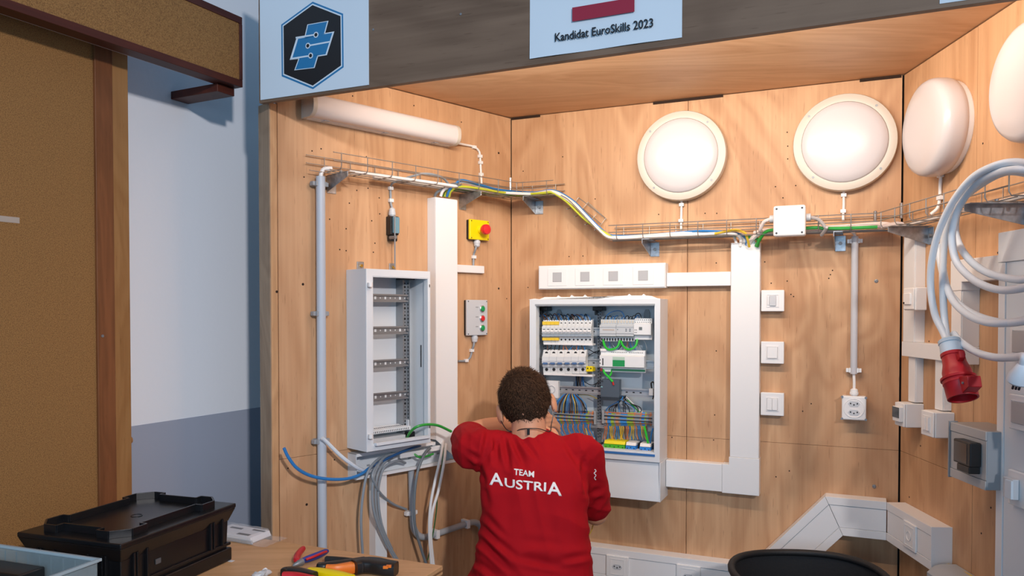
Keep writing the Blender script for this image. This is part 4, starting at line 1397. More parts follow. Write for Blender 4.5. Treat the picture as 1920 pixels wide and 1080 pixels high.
# bottom blocks
for a, b_, py0, py1, m_, top, lab in ((1132, 1171.5, 826, 843, GRN_T, YEL_T, 'green distribution block with a yellow lid'), (1173, 1192, 829.5, 846, BLUEP, WHITE, 'blue block with white lid, left'), (1199, 1220, 831.5, 849, BLUEP, WHITE, 'blue block with white lid, right'), (1088, 1107, 823, 840, BLUEP, WHITE, 'blue block with white lid beside the shoulder')):
    o_ = kd - 0.03
    x0, z1 = B.p(a, py0, o_)
    x1 = B.p(b_, py0, o_)[0]
    z0 = B.p(a, py1, o_)[1]
    h = z1 - z0
    o = MB().prism([(-0.03, z0), (-o_, z0), (-o_, z0 + h * .62), (-o_ + 0.012, z0 + h * .66), (-0.03, z0 + h * .66)], x0, x1, 'yz').build('distribution_block', m_, kc, bevel=0.0008, label=lab)
    MB().prism([(-0.03, z0 + h * .665), (-o_ + 0.002, z0 + h * .665), (-o_ + 0.010, z1), (-0.03, z1)], x0 + .0005, x1 - .0005, 'yz').build('lid', top, o, bevel=0.0008)
    n = 5 if b_ - a > 30 else 3
    for k in range(n):
        xx = x0 + (x1 - x0) * (k + .5) / n
        MB().cyl((xx, -o_ - 0.0008, z0 + h * (.36 + .1 * (k % 2))), (xx, -o_ + 0.001, z0 + h * (.36 + .1 * (k % 2))), 0.0022, n=8).build('wire_entry', BLACKM, o)
    for xx in (x0 + 0.002, x1 - 0.004):
        MB().box(xx, xx + 0.003, -o_ - 0.0006, -o_ + 0.003, z0, z0 + h * .2).build('foot_notch', BLACKM, o)
for px, w in ((1120, .012), (1112, .01), (1196, .006), (1225, .004)):
    xx, zz = B.p(px, 842, RO + 0.02)
    MB().box(xx - w, xx + w, -RO - 0.022, -0.02, zz - 0.008, zz + 0.022).build('upright_foot', BLACKP, kc, bevel=0.002)


# wiring
def wire(pts, m, r=0.0016, name='wire', label=None):
    return MB().tube([B.v(*p) for p in pts], r, 6, 5).build(name, m, kc, label=label)


rw = random.Random(5)
F1 = FO - 0.016
for k in range(20):       # above the first breaker row
    x = 1022 + k * 4.5
    m_ = rw.choice((C_BLUE, C_BLACK, C_BLACK, C_BLUE, C_BROWN))
    dx = rw.uniform(4, 16)
    wire([(x, 602, F1), (x - dx * .3, 596 - rw.uniform(0, 3), F1), (x - dx, 592 - rw.uniform(0, 4), F1 - 0.02), (x - dx * 1.6, 598, F1 - 0.05)], m_)
for k in range(14):       # between the rows, left
    x = 1024 + k * 5.6
    m_ = rw.choice((C_BLUE, C_BLUE, C_BLACK, C_BROWN, C_ORANGE))
    wire([(x + rw.uniform(-3, 5), 642, F1 - 0.012), (x + rw.uniform(-5, 5), 649, F1 - 0.004), (x + rw.uniform(-3, 3), 657, F1)], m_, 0.0017)
for k in range(10):       # above the right devices
    x = 1131 + k * 6.5
    m_ = rw.choice((C_BLUE, C_BLUE, C_BLACK, C_GREY))
    hgt = rw.uniform(4, 10)
    wire([(x, 603, F1), (x + 3, 598 - hgt * .5, F1 - 0.006), (x + 8, 597 - hgt * .6, F1 - 0.03), (x + 10, 604, F1 - 0.05)], m_)
wire([(1135, 603, F1), (1139, 590, F1 - .01), (1152, 583.5, F1 - .01), (1166, 585, F1 - .01), (1174, 603, F1)], C_BLUE, 0.0016)
wire([(1189, 603, F1), (1192, 590, F1 - .01), (1199, 588, F1 - .01), (1203, 597, F1 - .01)], C_BLACK, 0.0018)
for k in range(9):
    x = 1142 + k * 8
    m_ = rw.choice((C_BROWN, C_BLACK, C_BLUE, C_GREY, C_ORANGE))
    wire([(x, 637, F1), (x + rw.uniform(-5, 5), 645, F1 - .015), (x + rw.uniform(-8, 8), 657, F1 - .02)], m_)
GL = mat('cable_lime', '2FBF3A', 0.35)
wire([(1131, 637, F1), (1133, 647, F1 + .006), (1140, 655, F1 + .008), (1152, 654, F1 + .008), (1159, 648, F1 + .006), (1162, 638, F1)], GL, 0.0042, 'bus_cable', 'bright green bus cable loop')
wire([(1164, 638, F1), (1168, 648, F1 + .006), (1177, 655, F1 + .008), (1187, 653, F1 + .008), (1193, 646, F1 + .006), (1195, 636, F1)], GL, 0.0042, 'bus_cable', 'bright green bus cable loop')
wire([(1131, 638, F1), (1134, 648, F1), (1138, 657, F1 - .01)], GL, 0.0042, 'bus_cable', 'bright green bus cable')
wire([(1131, 693, F1), (1134, 700, F1 + .01), (1142, 708, F1 + .015), (1149, 716, F1 + .018)], GL, 0.0042, 'bus_cable', 'bright green bus cable to the logic module')
wire([(1147, 693, F1), (1146, 700, F1), (1143, 705, F1 + .005)], GL, 0.0036, 'bus_cable', 'bright green bus cable')
wire([(1149, 716, FO + .004), (1150.5, 722, FO + .003)], mat('plug_red', 'C8322C', 0.4), 0.0034, 'bus_plug', 'red plug end')
for k in range(8):        # bundle dropping left of the uprights
    x = 1080 + k * 2
    wire([(x, 700, F1 - .03), (x + rw.uniform(-1, 1), 712, F1 - .04), (x + rw.uniform(-1, 2), 724, RO)], rw.choice((C_BLUE, mat('cable_navy', '2C5A8C', 0.4), C_BROWN, C_BLACK)), 0.0018)
for q in (((1104, 655, .04), (1118, 662, .045), (1126, 656, .04)), ((1102, 668, .04), (1116, 660, .05), (1127, 657, .04)), ((1096, 716, .03), (1110, 722, .04), (1126, 714, .04)), ((1112, 735, .04), (1118, 720, .05), (1127, 712, .05))):
    wire(q, C_BLACK, 0.0016)
# fan of wires onto the left terminals
for k in range(22):
    x = 1037 + k * 3.0 + rw.uniform(-1, 1)
    sx = 1078 - (22 - k) * 0.6
    m_ = (C_BLUE, C_BLUE, mat('cable_navy', '2C5A8C', 0.4), C_BROWN, C_BLACK, C_BLUE, C_YEL, C_BLACK)[k % 8]
    wire([(sx, 737, RO), (sx - (1078 - x) * 0.25, 742, RO + .02), (x + (sx - x) * .15, 757, RO + .035), (x, 776, FO - .03)], m_, 0.0019)
wire([(1082, 738, RO), (1090, 752, RO + .03), (1102, 773, FO - .03)], C_BLACK, 0.0018)
wire([(1080, 740, RO), (1104, 741, RO), (1120, 748, RO)], C_YEL, 0.0015)
# below the left terminals
for k in range(22):
    x = 1040 + k * 3.2
    m_ = (C_BLUE, C_YEL, C_ORANGE, C_GREY, C_YEL, C_BLUE, C_BROWN, C_YG)[(k * 5 + k // 3) % 8]
    b_ = rw.uniform(5, 12)
    wire([(x, 795, FO - .026), (x - 1, 802, FO - .02), (x + b_ * .4, 812, FO - .03), (x + b_, 820, RO)], m_, 0.0019)
wire([(1098, 803, FO - .02), (1101, 815, FO - .01), (1101, 832, FO - .005)], C_YEL, 0.0018)
# right: black loom above, coloured wires below
for k in range(11):
    x = 1137 + k * 6.2
    sx = 1166 + rw.uniform(-6, 8)
    wire([(sx, 742, RO + .02), (sx + (x - sx) * .3 + rw.uniform(-4, 4), 752 + rw.uniform(-4, 4), RO + .035), (x + rw.uniform(-3, 3), 765, FO - .035), (x, 779, FO - .03)], C_BLACK if k % 4 else C_BLUE, 0.0018)
wire([(1172, 742, RO + .02), (1192, 762, FO - .04), (1212, 780, FO - .03)], C_WHITE, 0.0018)
wire([(1176, 750, RO + .02), (1192, 766, FO - .04), (1206, 780, FO - .03)], C_GREEN, 0.003)
for k in range(26):
    x = 1134 + k * 3.1
    m_ = (C_ORANGE, C_ORANGE, C_BLUE, C_YEL, C_YEL, C_GREY, C_ORANGE, C_BLUE, C_BLUE, C_YEL, C_YEL, C_YEL, C_BROWN)[k % 13]
    b_ = rw.uniform(-4, 8)
    wire([(x, 799, FO - .026), (x + 1, 805, FO - .02), (x + b_ * .3, 814, FO - .028), (x + b_, 824, RO + .01)], m_, 0.0019)
wire([(1208, 800, FO - .02), (1211, 812, FO - .008), (1215, 831, FO - .006)], GL, 0.0044, 'bus_cable', 'bright green cable entering the blue block')
wire([(1224, 803, FO - .02), (1221, 816, FO - .015), (1219, 832, FO - .012)], C_BLUE, 0.003)
wire([(1222, 728, RO + .02), (1221, 718, RO + .03), (1226, 718, RO + .02), (1227, 735, RO + .02), (1224, 748, RO + .01)], C_BLACK, 0.0028)

# ================================================================ three light switches
def surface_switch(px0, px1, py0, py1, label, kind):
    d = 0.034
    x0 = B.p(px0, (py0 + py1) / 2, d)[0]
    x1 = B.p(px1, (py0 + py1) / 2, d)[0]
    z1 = B.p(px0, py0, d)[1]
    z0 = B.p(px0, py1, d)[1]
    t = wthing(B, 'light_switch', label, 'switch', (x0 + x1) / 2, z0)
    MB().box(x0 + .0015, x1 - .0015, -d + 0.008, 0, z0 + .0015, z1 - .0015).build('back_box', WHITE, t, bevel=0.002)
    MB().box(x0, x1, -d, -d + 0.008, z0, z1).build('cover', WHITE, t, bevel=0.003)
    w, h = x1 - x0, z1 - z0
    xm, zm = (x0 + x1) / 2, (z0 + z1) / 2
    MB().rframe(xm - w * .27, xm + w * .27, zm - h * .30, zm + h * .30, 0.003, -d - 0.002, -d).build('inner_frame', WHITE2, t, bevel=0.0006)
    if kind == 'two':
        for a, b_ in ((-.22, -.003), (.003, .22)):
            MB().box(xm + w * a, xm + w * b_, -d - 0.005, -d, zm - h * .25, zm + h * .25).build('rocker', WHITE, t, bevel=0.0012)
    elif kind == 'key':
        MB().box(xm - w * .13, xm + w * .15, -d - 0.006, -d, zm - h * .24, zm + h * .24).build('key', LGREY, t, bevel=0.0012)
        MB().box(xm - w * .22, xm - w * .15, -d - 0.003, -d, zm - h * .2, zm + h * .2).build('slider', WHITE, t, bevel=0.001)
    else:
        MB().box(xm - w * .22, xm + w * .22, -d - 0.005, -d, zm - h * .25, zm + h * .25).build('rocker', WHITE, t, bevel=0.0012)


surface_switch(1427, 1470.5, 544, 584, 'topmost white switch beside the upright trunking, with a grey centre key', 'key')
surface_switch(1426.5, 1470, 640, 681.5, 'middle white switch beside the upright trunking, with a single rocker', 'one')
surface_switch(1426, 1470, 735.5, 778.5, 'lowest white switch beside the upright trunking, with two rockers', 'two')

# ================================================================ thin conduit and double socket
co = 0.020
cx_, cz_t = B.p(1603, 452, co)
cz_b = B.p(1600, 701, co)[1]
cp = wthing(B, 'conduit', 'thin grey conduit hanging from the tray above the double socket', 'pipe', cx_, cz_b)
MB().cyl((cx_, -co, cz_b), (cx_, -co, cz_t), 0.0115, n=20).build('pipe', mat('conduit_light', 'C4C4C8', 0.4), cp)
MB().cyl((cx_, -co, cz_t - 0.002), (cx_, -co, cz_t + 0.016), 0.0135, 0.011, n=20).build('sleeve', LGREY, cp)
for zz in (cz_t + 0.000, cz_b + 0.012):
    clip(cp, B, cx_, zz, 0.0115, co, WHITE)
xs, zs = B.p(1601, 788, 0)[0], None
small_cable(B, cp, [(1603, 450, co), (1603, 442, .025), (1600, 436, .04), (1594, 432, .06)], 0.0052, C_WHITE)
sd_ = 0.045
x0 = B.p(1578, 763, sd_)[0]
x1 = B.p(1624.5, 763, sd_)[0]
z1 = B.p(1578, 742, sd_)[1]
z0 = B.p(1578, 787, sd_)[1]
ds = wthing(B, 'double_socket', 'white double wall socket fed by the thin conduit', 'socket', (x0 + x1) / 2, z0)
MB().box(x0 + .001, x1 - .001, -sd_ * .7, 0, z0 + .001, z1 - .001).build('back_box', WHITE, ds, bevel=0.003)
MB().box(x0, x1, -sd_, -sd_ * .7, z0, z1).build('cover', WHITE, ds, bevel=0.005)
xm, zm = (x0 + x1) / 2, (z0 + z1) / 2


def outlet(root, W, xm, f, zm, s=0.019, parent_m=LGREY):
    """flat six-sided three-pin outlet: recessed lozenge with three pin holes"""
    MB().prism([(xm - s, zm), (xm - s * .62, zm + s * .5), (xm + s * .62, zm + s * .5), (xm + s, zm), (xm + s * .62, zm - s * .5), (xm - s * .62, zm - s * .5)], f - 0.0008, f + 0.002).build('outlet', parent_m, root)
    for a, b_ in ((-.55, .08), (0, -.14), (.55, .08)):
        MB().cyl((xm + s * a, f - 0.0016, zm + s * b_), (xm + s * a, f, zm + s * b_), s * .13, n=10).build('pin_hole', BLACKM, root)


MB().lathe([(0.033, 0), (0.033, 0.0015), (0.031, 0.0018), (0.030, 0.0008), (0, 0.0008)], (xm, -sd_, zm), (0, -1, 0), 32).build('round_face', WHITE2, ds)
for q in (0.0145, -0.0145):
    outlet(ds, B, xm, -sd_ - 0.001, zm + q)
for sx in (-1, 1):
    for sz in (-1, 1):
        MB().cyl((xm + sx * 0.037, -sd_ - 0.0012, zm + sz * 0.037), (xm + sx * 0.037, -sd_ + 0.001, zm + sz * 0.037), 0.0042, n=10).build('screw', SCREW, ds)
gland(ds, xm, sd_ * .5, z1, 0.0145, WHITE, True, 0.024)
MB().tube([(xm, -sd_ * .5, z1 + 0.02), (xm, -0.022, z1 + 0.05), (cx_, -co, cz_b + 0.001)], 0.0048, 8, 6).build('cable', C_WHITE, ds)

# ================================================================ junction box
jd = 0.062
# ... stands in front of the tray on a carrier plate
jo = TO1 + 0.004
x0 = B.p(1449.5, 413, jo + jd)[0]
x1 = B.p(1510.5, 413, jo + jd)[0]
z1 = B.p(1480, 384.5, jo + jd)[1]
z0 = B.p(1480, 442.5, jo + jd)[1]
jb = wthing(B, 'junction_box', 'square white junction box mounted in front of the lower wire tray', 'box', (x0 + x1) / 2, z0)
MB().box(x0 + .002, x1 - .002, -jo - jd * .72, -jo, z0 + .002, z1 - .002).build('back_box', WHITE, jb, bevel=0.006, seg=3)
MB().box(x0, x1, -jo - jd, -jo - jd * .72, z0, z1).build('cover', WHITE, jb, bevel=0.008, seg=3)
for sx in (x0 + 0.011, x1 - 0.011):
    for sz in (z0 + 0.011, z1 - 0.011):
        MB().cyl((sx, -jo - jd - 0.0008, sz), (sx, -jo - jd + 0.002, sz), 0.0036, n=10).build('screw', DGREY, jb)
        MB().box(sx - 0.003, sx + 0.003, -jo - jd - 0.0012, -jo - jd, sz - 0.0008, sz + 0.0008).build('screw_slot', BLACKM, jb)
zm = (z0 + z1) / 2
for px, s in ((1449, -1), (1511, 1)):
    xx = x0 if s < 0 else x1
    MB().cyl((xx, -jo - jd * .4, zm + 0.012), (xx + s * 0.014, -jo - jd * .4, zm + 0.012), 0.0125, n=14).build('cable_gland', LGREY, jb)
MB().tube([(x0 - 0.012, -jo - jd * .4, zm + 0.012), (x0 - 0.035, -jo - .01, zm + 0.004), (x0 - 0.050, -TO1 + .01, zm - 0.02), (x0 - 0.052, -TO1 + .04, z_bb + .012), (x0 - 0.075, -TO1 + .06, z_bb + .01)], 0.0062, 8, 6).build('cable', pk, jb)
MB().tube([(x1 + 0.012, -jo - jd * .4, zm + 0.012), (x1 + 0.038, -jo - .012, zm + 0.004), (x1 + 0.058, -TO1 - .006, zm - 0.02), (x1 + 0.062, -TO1 - .004, z_bb + .010), (x1 + 0.045, -TO1 + .03, z_bb - .010)], 0.0062, 8, 6).build('cable', mat('cable_warm_grey', 'B9B3B0', 0.42), jb)

# ================================================================ floor-level trunking with sockets
bd_ = 0.060
qx1 = B.p(1383, 1060, bd_)[0]
tz1 = B.p(1108, 1024.5, bd_)[1]
tz0 = tz1 - 0.128
qx0 = B.p(985, 1020, bd_)[0]


def trunk3(t, poly_path, d, W=B):
    pass


def dado(W, name, label, x0, x1, z0, z1, d, slant0=0.0, slant1=0.0):
    """wide trunking: body with two shoulders and a recessed lid; ends may be slanted"""
    t = wthing(W, name, label, 'trunking', (x0 + x1) / 2, z0)
    MB().prism([(x0 - slant0, z0), (x1 - slant1, z0), (x1, z1), (x0, z1)], -d + 0.004, 0).build('trunk', WHITE2, t, bevel=0.001)
    return t


H3 = tz1 - tz0
m1 = 0.026
t1 = wthing(B, 'dado_trunking', 'long low white trunking with two sockets, behind the man along the back wall', 'trunking', (qx0 + qx1) / 2, tz0)
# mitre with the sloping piece
sx0, sz_t = B.p(1406, 1032, bd_)          # where the top edges of run and slope meet
sx1, sz1 = B.p(1546, 919, bd_)            # top of the slope
sx1 = B.p(1547, 930, bd_)[0]
sz1 = B.p(1547, 931, bd_)[1]
ang_s = atan2(sz1 - tz1, sx1 - sx0)
tk = tan(ang_s / 2)


def strip3(t, line, z_lo, z_hi):
    pass


def mitred(t, P0, P1, n_ang0, n_ang1, d=bd_):
    """trunking along P0->P1 (top edge line, x,z), thickness H3 downwards, ends cut so that mitres close"""
    dx, dz = P1[0] - P0[0], P1[1] - P0[1]
    ln = sqrt(dx * dx + dz * dz)
    ex, ez = dx / ln, dz / ln
    nx, nz = ez, -ex                       # pointing down

    def P(s, v):
        return (P0[0] + ex * s + nx * v, P0[1] + ez * s + nz * v)

    def quad(v0, v1, g=0.0):
        return [P(n_ang0 * v1 + g, v1), P(ln + n_ang1 * v1 - g, v1), P(ln + n_ang1 * v0 - g, v0), P(n_ang0 * v0 + g, v0)]
    MB().prism(quad(0, H3, 0.0004), -d + 0.005, 0).build('trunk', WHITE2, t, bevel=0.0008)
    MB().prism(quad(0, m1, 0.0006), -d - 0.0005, -d + 0.004).build('upper_shoulder', WHITE2, t, bevel=0.0008)
    MB().prism(quad(H3 - m1, H3, 0.0006), -d - 0.0005, -d + 0.004).build('lower_shoulder', WHITE2, t, bevel=0.0008)
    MB().prism(quad(m1 + 0.0015, H3 - m1 - 0.0015, 0.001), -d + 0.0015, -d + 0.004).build('cover', WHITE2, t, bevel=0.0008)
    return P


mitred(t1, (qx0, tz1), (sx0, tz1), 0.0, tk)
for px, py in ((1158, 1048), (1291, 1067)):
    xx = B.p(px, py, bd_)[0]
    zz = tz1 - H3 / 2
    f = MB().box(xx - 0.044, xx + 0.044, -bd_ - 0.006, -bd_ + 0.0012, zz - 0.041, zz + 0.041).build('socket_plate', WHITE, t1, bevel=0.002)
    MB().rframe(xx - 0.027, xx + 0.027, zz - 0.030, zz + 0.030, 0.0018, -bd_ - 0.0072, -bd_ - 0.0055).build('inner_frame', WHITE2, f)
    outlet(f, B, xx, -bd_ - 0.0062, zz, 0.020)
t2 = wthing(B, 'dado_trunking', 'white trunking climbing at a slant to the right over the black bin', 'trunking', (sx0 + sx1) / 2, tz1)
mitred(t2, (sx0, tz1), (sx1, sz1), -tk, -tk)
cxr = corner_pt(B, R, bd_, 0)
xr_end = (cxr - B.o).dot(B.d)
t3 = wthing(B, 'dado_trunking', 'short level white trunking between the slanted piece and the right corner', 'trunking', (sx1 + xr_end) / 2, sz1 - H3)
TH_C = atan2(B.d.x * R.d.y - B.d.y * R.d.x, B.d.dot(R.d))
mitred(t3, (sx1, sz1), (xr_end, sz1), tk, 0.0)
DADO_Z1 = sz1
# the remaining wedge of the level piece behind the mitre in the corner
# ================================================================ right wall: two drum lamps
def drum_lamp(cx, cy, d, dep, label, cable=True):
    x, z = R.p(cx, cy, dep * 0.6)
    t = wthing(R, 'drum_wall_lamp', label, 'lamp', x, z - d / 2)
    r = d / 2
    MB().lathe([(0, 0), (r * 0.93, 0), (r * 0.94, 0.004), (r * 0.94, 0.018), (0, 0.018)], (x, 0, z), (0, -1, 0), 56).build('base_plate', WHITE2, t)
    MB().lathe([(r * 0.95, 0.016), (r * 0.985, 0.022), (r, 0.034), (r, dep * 0.62), (r * 0.985, dep * 0.76), (r * 0.94, dep * 0.88), (r * 0.86, dep * 0.95), (r * 0.6, dep), (0, dep * 1.01)], (x, 0, z), (0, -1, 0), 64).build('shade', OPAL, t)
    return t, x, z


d1, x1d, z1d = drum_lamp(1747, 240, 0.285, 0.088, 'opal drum wall lamp, whole, just right of the right corner')
q = 0.285 / 2
small_cable(R, d1, [(1766, 318, .012), (1764, 330, .007), (1763, 345, .006), (1762, 372, .006), (1758, 390, .012), (1745, 402, .03)], 0.0050, C_WHITE, ((1764, 329), (1763, 371)))
d2, _, _ = drum_lamp(1935, 152, 0.285, 0.088, 'opal drum wall lamp cut off by the right picture edge')

# ================================================================ right wall trunking ladder behind the coil
def rbox(name, label, px0, py0, px1, py1, d, cat='trunking', m=WHITE, lid='z', pbase=None):
    """trunk on the right wall; px0/px1 are its front-face edges at offset d, py0/py1 top and bottom read at px0"""
    x0 = R.p(px0, py0, d)[0]
    x1 = R.p(px1, py0, d)[0]
    z1 = R.p(px0, py0, d)[1]
    z0 = R.p(px0, py1, d)[1]
    return trunk_box(R, name, label, x0, x1, z0, z1, d, lid, m)


d = 0.030
# first upright, from below the tray down to the pair of boxes
ax0 = R.p(1693, 550, d)[0]
ax1 = R.p(1705.5, 550, d)[0]
# the long upright shows its front narrow and its side broad
sx0_ = R.p(1709, 460, 0)[0]
uz_t = R.p(1693, 440, d)[1]
uz_b = R.p(1691.5, 663, d)[1]
ld = 0.034


def rx(px, off):
    return R.p(px, 600, off)[0]


def rz(px, py, off):
    return R.p(px, py, off)[1]


a0, a1 = rx(1693, ld), rx(1706, ld)
up1 = trunk_box(R, 'cable_trunking', 'white upright trunking on right wall, left one, running down from the tray', a0, a1 + 0.028, rz(1692, 640, ld), rz(1693, 443, ld), ld, 'z')
# flat angle at its foot, turning to a level run
lt = wthing(R, 'cable_trunking', 'white level trunking at the foot of the left upright, behind the red plug', 'trunking', a0, rz(1691, 667, ld))
zA1, zA0 = rz(1692, 640, ld + .002), rz(1691, 667, ld + .002)
b1x = rx(1768, ld)
MB().box(a0 - .002, b1x, -ld + .003, 0, zA0, zA1 - .0006).build('trunk', WHITE, lt, bevel=0.0012)
MB().box(a0 - .002, b1x, -ld - .002, -ld + .003, zA0, zA1 - .0006).build('cover', WHITE, lt, bevel=0.001)
# box across the upright
bxd = 0.070
qx0, qx1_ = rx(1694.5, bxd), rx(1716, bxd)
qz1, qz0 = rz(1695, 540, bxd), rz(1695, 582, bxd)
bx = wthing(R, 'surface_switch', 'white switch box across the left upright trunking on right wall', 'switch', (qx0 + qx1_) / 2, qz0)
MB().box(qx0, qx1_, -bxd, -ld - .001, qz0, qz1).build('back_box', WHITE, bx, bevel=0.003)
MB().box(qx0 + 0.004, qx1_ - 0.004, -bxd - 0.004, -bxd, qz0 + 0.003, qz1 - 0.003).build('cover', WHITE, bx, bevel=0.002)
MB().box(qx0 + 0.014, qx1_ - 0.018, -bxd - 0.009, -bxd - 0.003, qz0 + 0.018, qz1 - 0.018).build('rocker', WHITE2, bx, bevel=0.0015)
MB().box(qx0 + 0.014, qx0 + 0.024, -bxd - 0.0095, -bxd - 0.003, qz0 + 0.020, qz0 + 0.026).build('indicator', BLACKM, bx)
# two droppers below the level run
for (p0, p1, yt, yb, lab) in ((1704, 1709, 671, 752, 'white dropper trunking, left of two, under the level run on right wall'), (1754, 1759, 680, 767, 'white dropper trunking, right of two, behind the red plug')):
    xx0 = rx(p0, 0.026)
    xx1 = xx0 + 0.048
    trunk_box(R, 'cable_trunking', lab, xx0, xx1, rz(p0, yb, 0.026), zA0 - 0.0008, 0.026, 'z')


def wall_cube(px0, px1, py0, py1, dep, label, kind):
    x0, x1 = rx(px0, dep), rx(px1, dep)
    z1, z0 = rz(px0, py0, dep), rz(px0, py1, dep)
    t = wthing(R, 'surface_switch', label, 'switch', (x0 + x1) / 2, z0)
    MB().box(x0, x1, -dep + 0.006, 0, z0, z1).build('back_box', WHITE, t, bevel=0.003)
    f = MB().box(x0 + 0.0008, x1 - 0.0008, -dep, -dep + 0.006, z0 + 0.0008, z1 - 0.0008).build('cover', WHITE, t, bevel=0.003)
    w, h = x1 - x0, z1 - z0
    if kind == 'black':
        MB().box(x0 + w * .18, x1 - w * .10, -dep - 0.012, -dep, z0 + h * .22, z1 - h * .16).build('thermostat_body', WHITE2, t, bevel=0.002)
        MB().box(x0 + w * .20, x1 - w * .12, -dep - 0.0135, -dep - 0.012, z0 + h * .38, z1 - h * .18).build('screen', mat('dark_screen', '26282B', 0.15), t, bevel=0.0005)
    else:
        MB().rframe(x0 + w * .2, x1 - w * .2, z0 + h * .18, z1 - h * .18, 0.003, -dep - 0.002, -dep).build('inner_frame', WHITE2, t)
        for a, b_ in ((.27, .48), (.52, .73)):
            MB().box(x0 + w * a, x0 + w * b_, -dep - 0.005, -dep, z0 + h * .24, z1 - h * .24).build('rocker', WHITE2, t, bevel=0.001)


wall_cube(1679, 1697, 753, 797, 0.062, 'white wall box with small black screen, first right of the corner', 'black')
wall_cube(1728.5, 1752, 768, 815, 0.062, 'white wall box with two rockers, under the red plug', 'two')

# ladder of broad trunking behind the coil
bd2 = 0.050
y0x, y1x = rx(1783, bd2), rx(1802, bd2)
broad = trunk_box(R, 'cable_trunking', 'broad white upright trunking behind the coiled cable, short', y0x, y1x + 0.0, rz(1784, 648, bd2), rz(1784, 545, bd2), bd2, 'z')
zT1, zT0 = rz(1784, 489, bd2 + .002), rz(1784, 546, bd2 + .002)
tcn = wthing(R, 'trunking_corner', 'broad white trunking bend above the coil, running off to the right', 'trunking', y0x, zT0)
xe = rx(1900, bd2)
hgt = 0.062
MB().prism([(y0x - .002, zT0 + .0006), (y1x + .002, zT0 + .0006), (y1x + .002, zT1 - hgt), (xe, zT1 - hgt), (xe, zT1), (y0x - .002, zT1)], -bd2 - .002, 0).build('cover', WHITE, tcn, bevel=0.002)
cap = wthing(R, 'trunking_corner', 'white cover piece at the foot of the short broad upright, behind the red plug', 'trunking', y0x, rz(1797, 682, bd2 + .004))
MB().box(y0x - .002, y1x + .002, -bd2 - .004, 0, rz(1784, 682, bd2 + .004), rz(1784, 648.5, bd2 + .004)).build('cover', WHITE, cap, bevel=0.002)
# tall broad trunking at the right edge of the picture
ed2 = 0.062
g0 = rx(1872, ed2)
g1 = rx(1893, ed2)
zr0 = 0.45
far = wthing(R, 'cable_trunking', 'tall broad white trunking at the far right edge of the picture', 'trunking', (g0 + g1) / 2, zr0)
zr1 = rz(1874, 493, ed2)
gw = 0.150
MB().box(g0, g0 + gw, -ed2 + .004, 0, zr0, zr1).build('trunk', WHITE, far, bevel=0.0015)
MB().box(g0, g0 + 0.028, -ed2 - .001, -ed2 + .004, zr0, zr1).build('left_shoulder', WHITE, far, bevel=0.001)
MB().box(g0 + gw - 0.028, g0 + gw, -ed2 - .001, -ed2 + .004, zr0, zr1).build('right_shoulder', WHITE, far, bevel=0.001)
MB().box(g0 + 0.0295, g0 + gw - 0.0295, -ed2 + .0015, -ed2 + .004, zr0, zr1).build('cover', STEELW, far, bevel=0.0006)
top = wthing(R, 'trunking_corner', 'white head piece topping the tall trunking at the right edge', 'trunking', (g0 + g1) / 2, zr1)
MB().box(g0 - .001, g0 + gw + .001, -ed2 - .003, 0, zr1 + .0006, zr1 + 0.075).build('cover', WHITE, top, bevel=0.002)
for (py0, py1, m_, lab, kind) in ((607, 655, 'grey', 'white switch with a grey rocker, upper, on the tall right-edge trunking', 'g'), (738, 798, 'grey', 'white switch with a grey rocker, lower, on the tall right-edge trunking', 'g'), (880, 946, 'key', 'white switch with grey key, lowest on the tall right-edge trunking', 'k')):
    dd_ = ed2 + 0.012
    xx0 = rx(1893, dd_)
    xx1 = xx0 + 0.088
    zz1, zz0 = rz(1893, py0, dd_), rz(1893, py1, dd_)
    zz0 = zz1 - 0.084
    t = wthing(R, 'light_switch', lab, 'switch', (xx0 + xx1) / 2, zz0)
    MB().box(xx0, xx1, -dd_, -ed2 - .0012, zz0, zz1).build('cover', WHITE, t, bevel=0.003)
    w, h = xx1 - xx0, zz1 - zz0
    if kind == 'g':
        MB().rframe(xx0 + w * .14, xx1 - w * .14, zz0 + h * .16, zz1 - h * .16, 0.002, -dd_ - 0.002, -dd_).build('inner_frame', WHITE2, t)
        MB().box(xx0 + w * .19, xx1 - w * .19, -dd_ - 0.004, -dd_, zz0 + h * .20, zz1 - h * .20).build('rocker', mat('rocker_grey', 'B9B4B2', 0.4), t, bevel=0.001)
    else:
        MB().box(xx0 + w * .10, xx0 + w * .55, -dd_ - 0.016, -dd_, zz0 + h * .22, zz1 - h * .2).build('key', LGREY, t, bevel=0.002)
        MB().box(xx0 + w * .30, xx0 + w * .60, -dd_ - 0.022, -dd_ - 0.016, zz0 + h * .25, zz1 - h * .23).build('key_face', mat('pale_blue_plastic', 'D5E1EA', 0.35), t, bevel=0.001)

# ================================================================ grey panel box with black touch screen
gd = 0.10
x0, x1 = rx(1785, gd), rx(1851.5, gd)
z1, z0 = rz(1785, 792, gd), rz(1785, 894, gd)
gb = wthing(R, 'touch_panel', 'grey wall housing holding a black touch screen, below the red plug', 'control panel', (x0 + x1) / 2, z0)
GP = mat('panel_grey', 'B2B2B2', 0.4)
MB().box(x0 - .006, x1, -gd + 0.003, 0, z0, z1).build('housing', mat('panel_grey_dark', '9DA1A5', 0.4), gb, bevel=0.002)
m2 = (z1 - z0) * 0.155
MB().box(x0, x1, -gd - .001, -gd + .003, z1 - m2, z1).build('upper_shoulder', GP, gb, bevel=0.001)
MB().box(x0, x1, -gd - .001, -gd + .003, z0, z0 + m2).build('lower_shoulder', GP, gb, bevel=0.001)
MB().box(x0, x1, -gd + .001, -gd + .003, z0 + m2 + .0012, z1 - m2 - .0012).build('cover', GP, gb, bevel=0.0008)
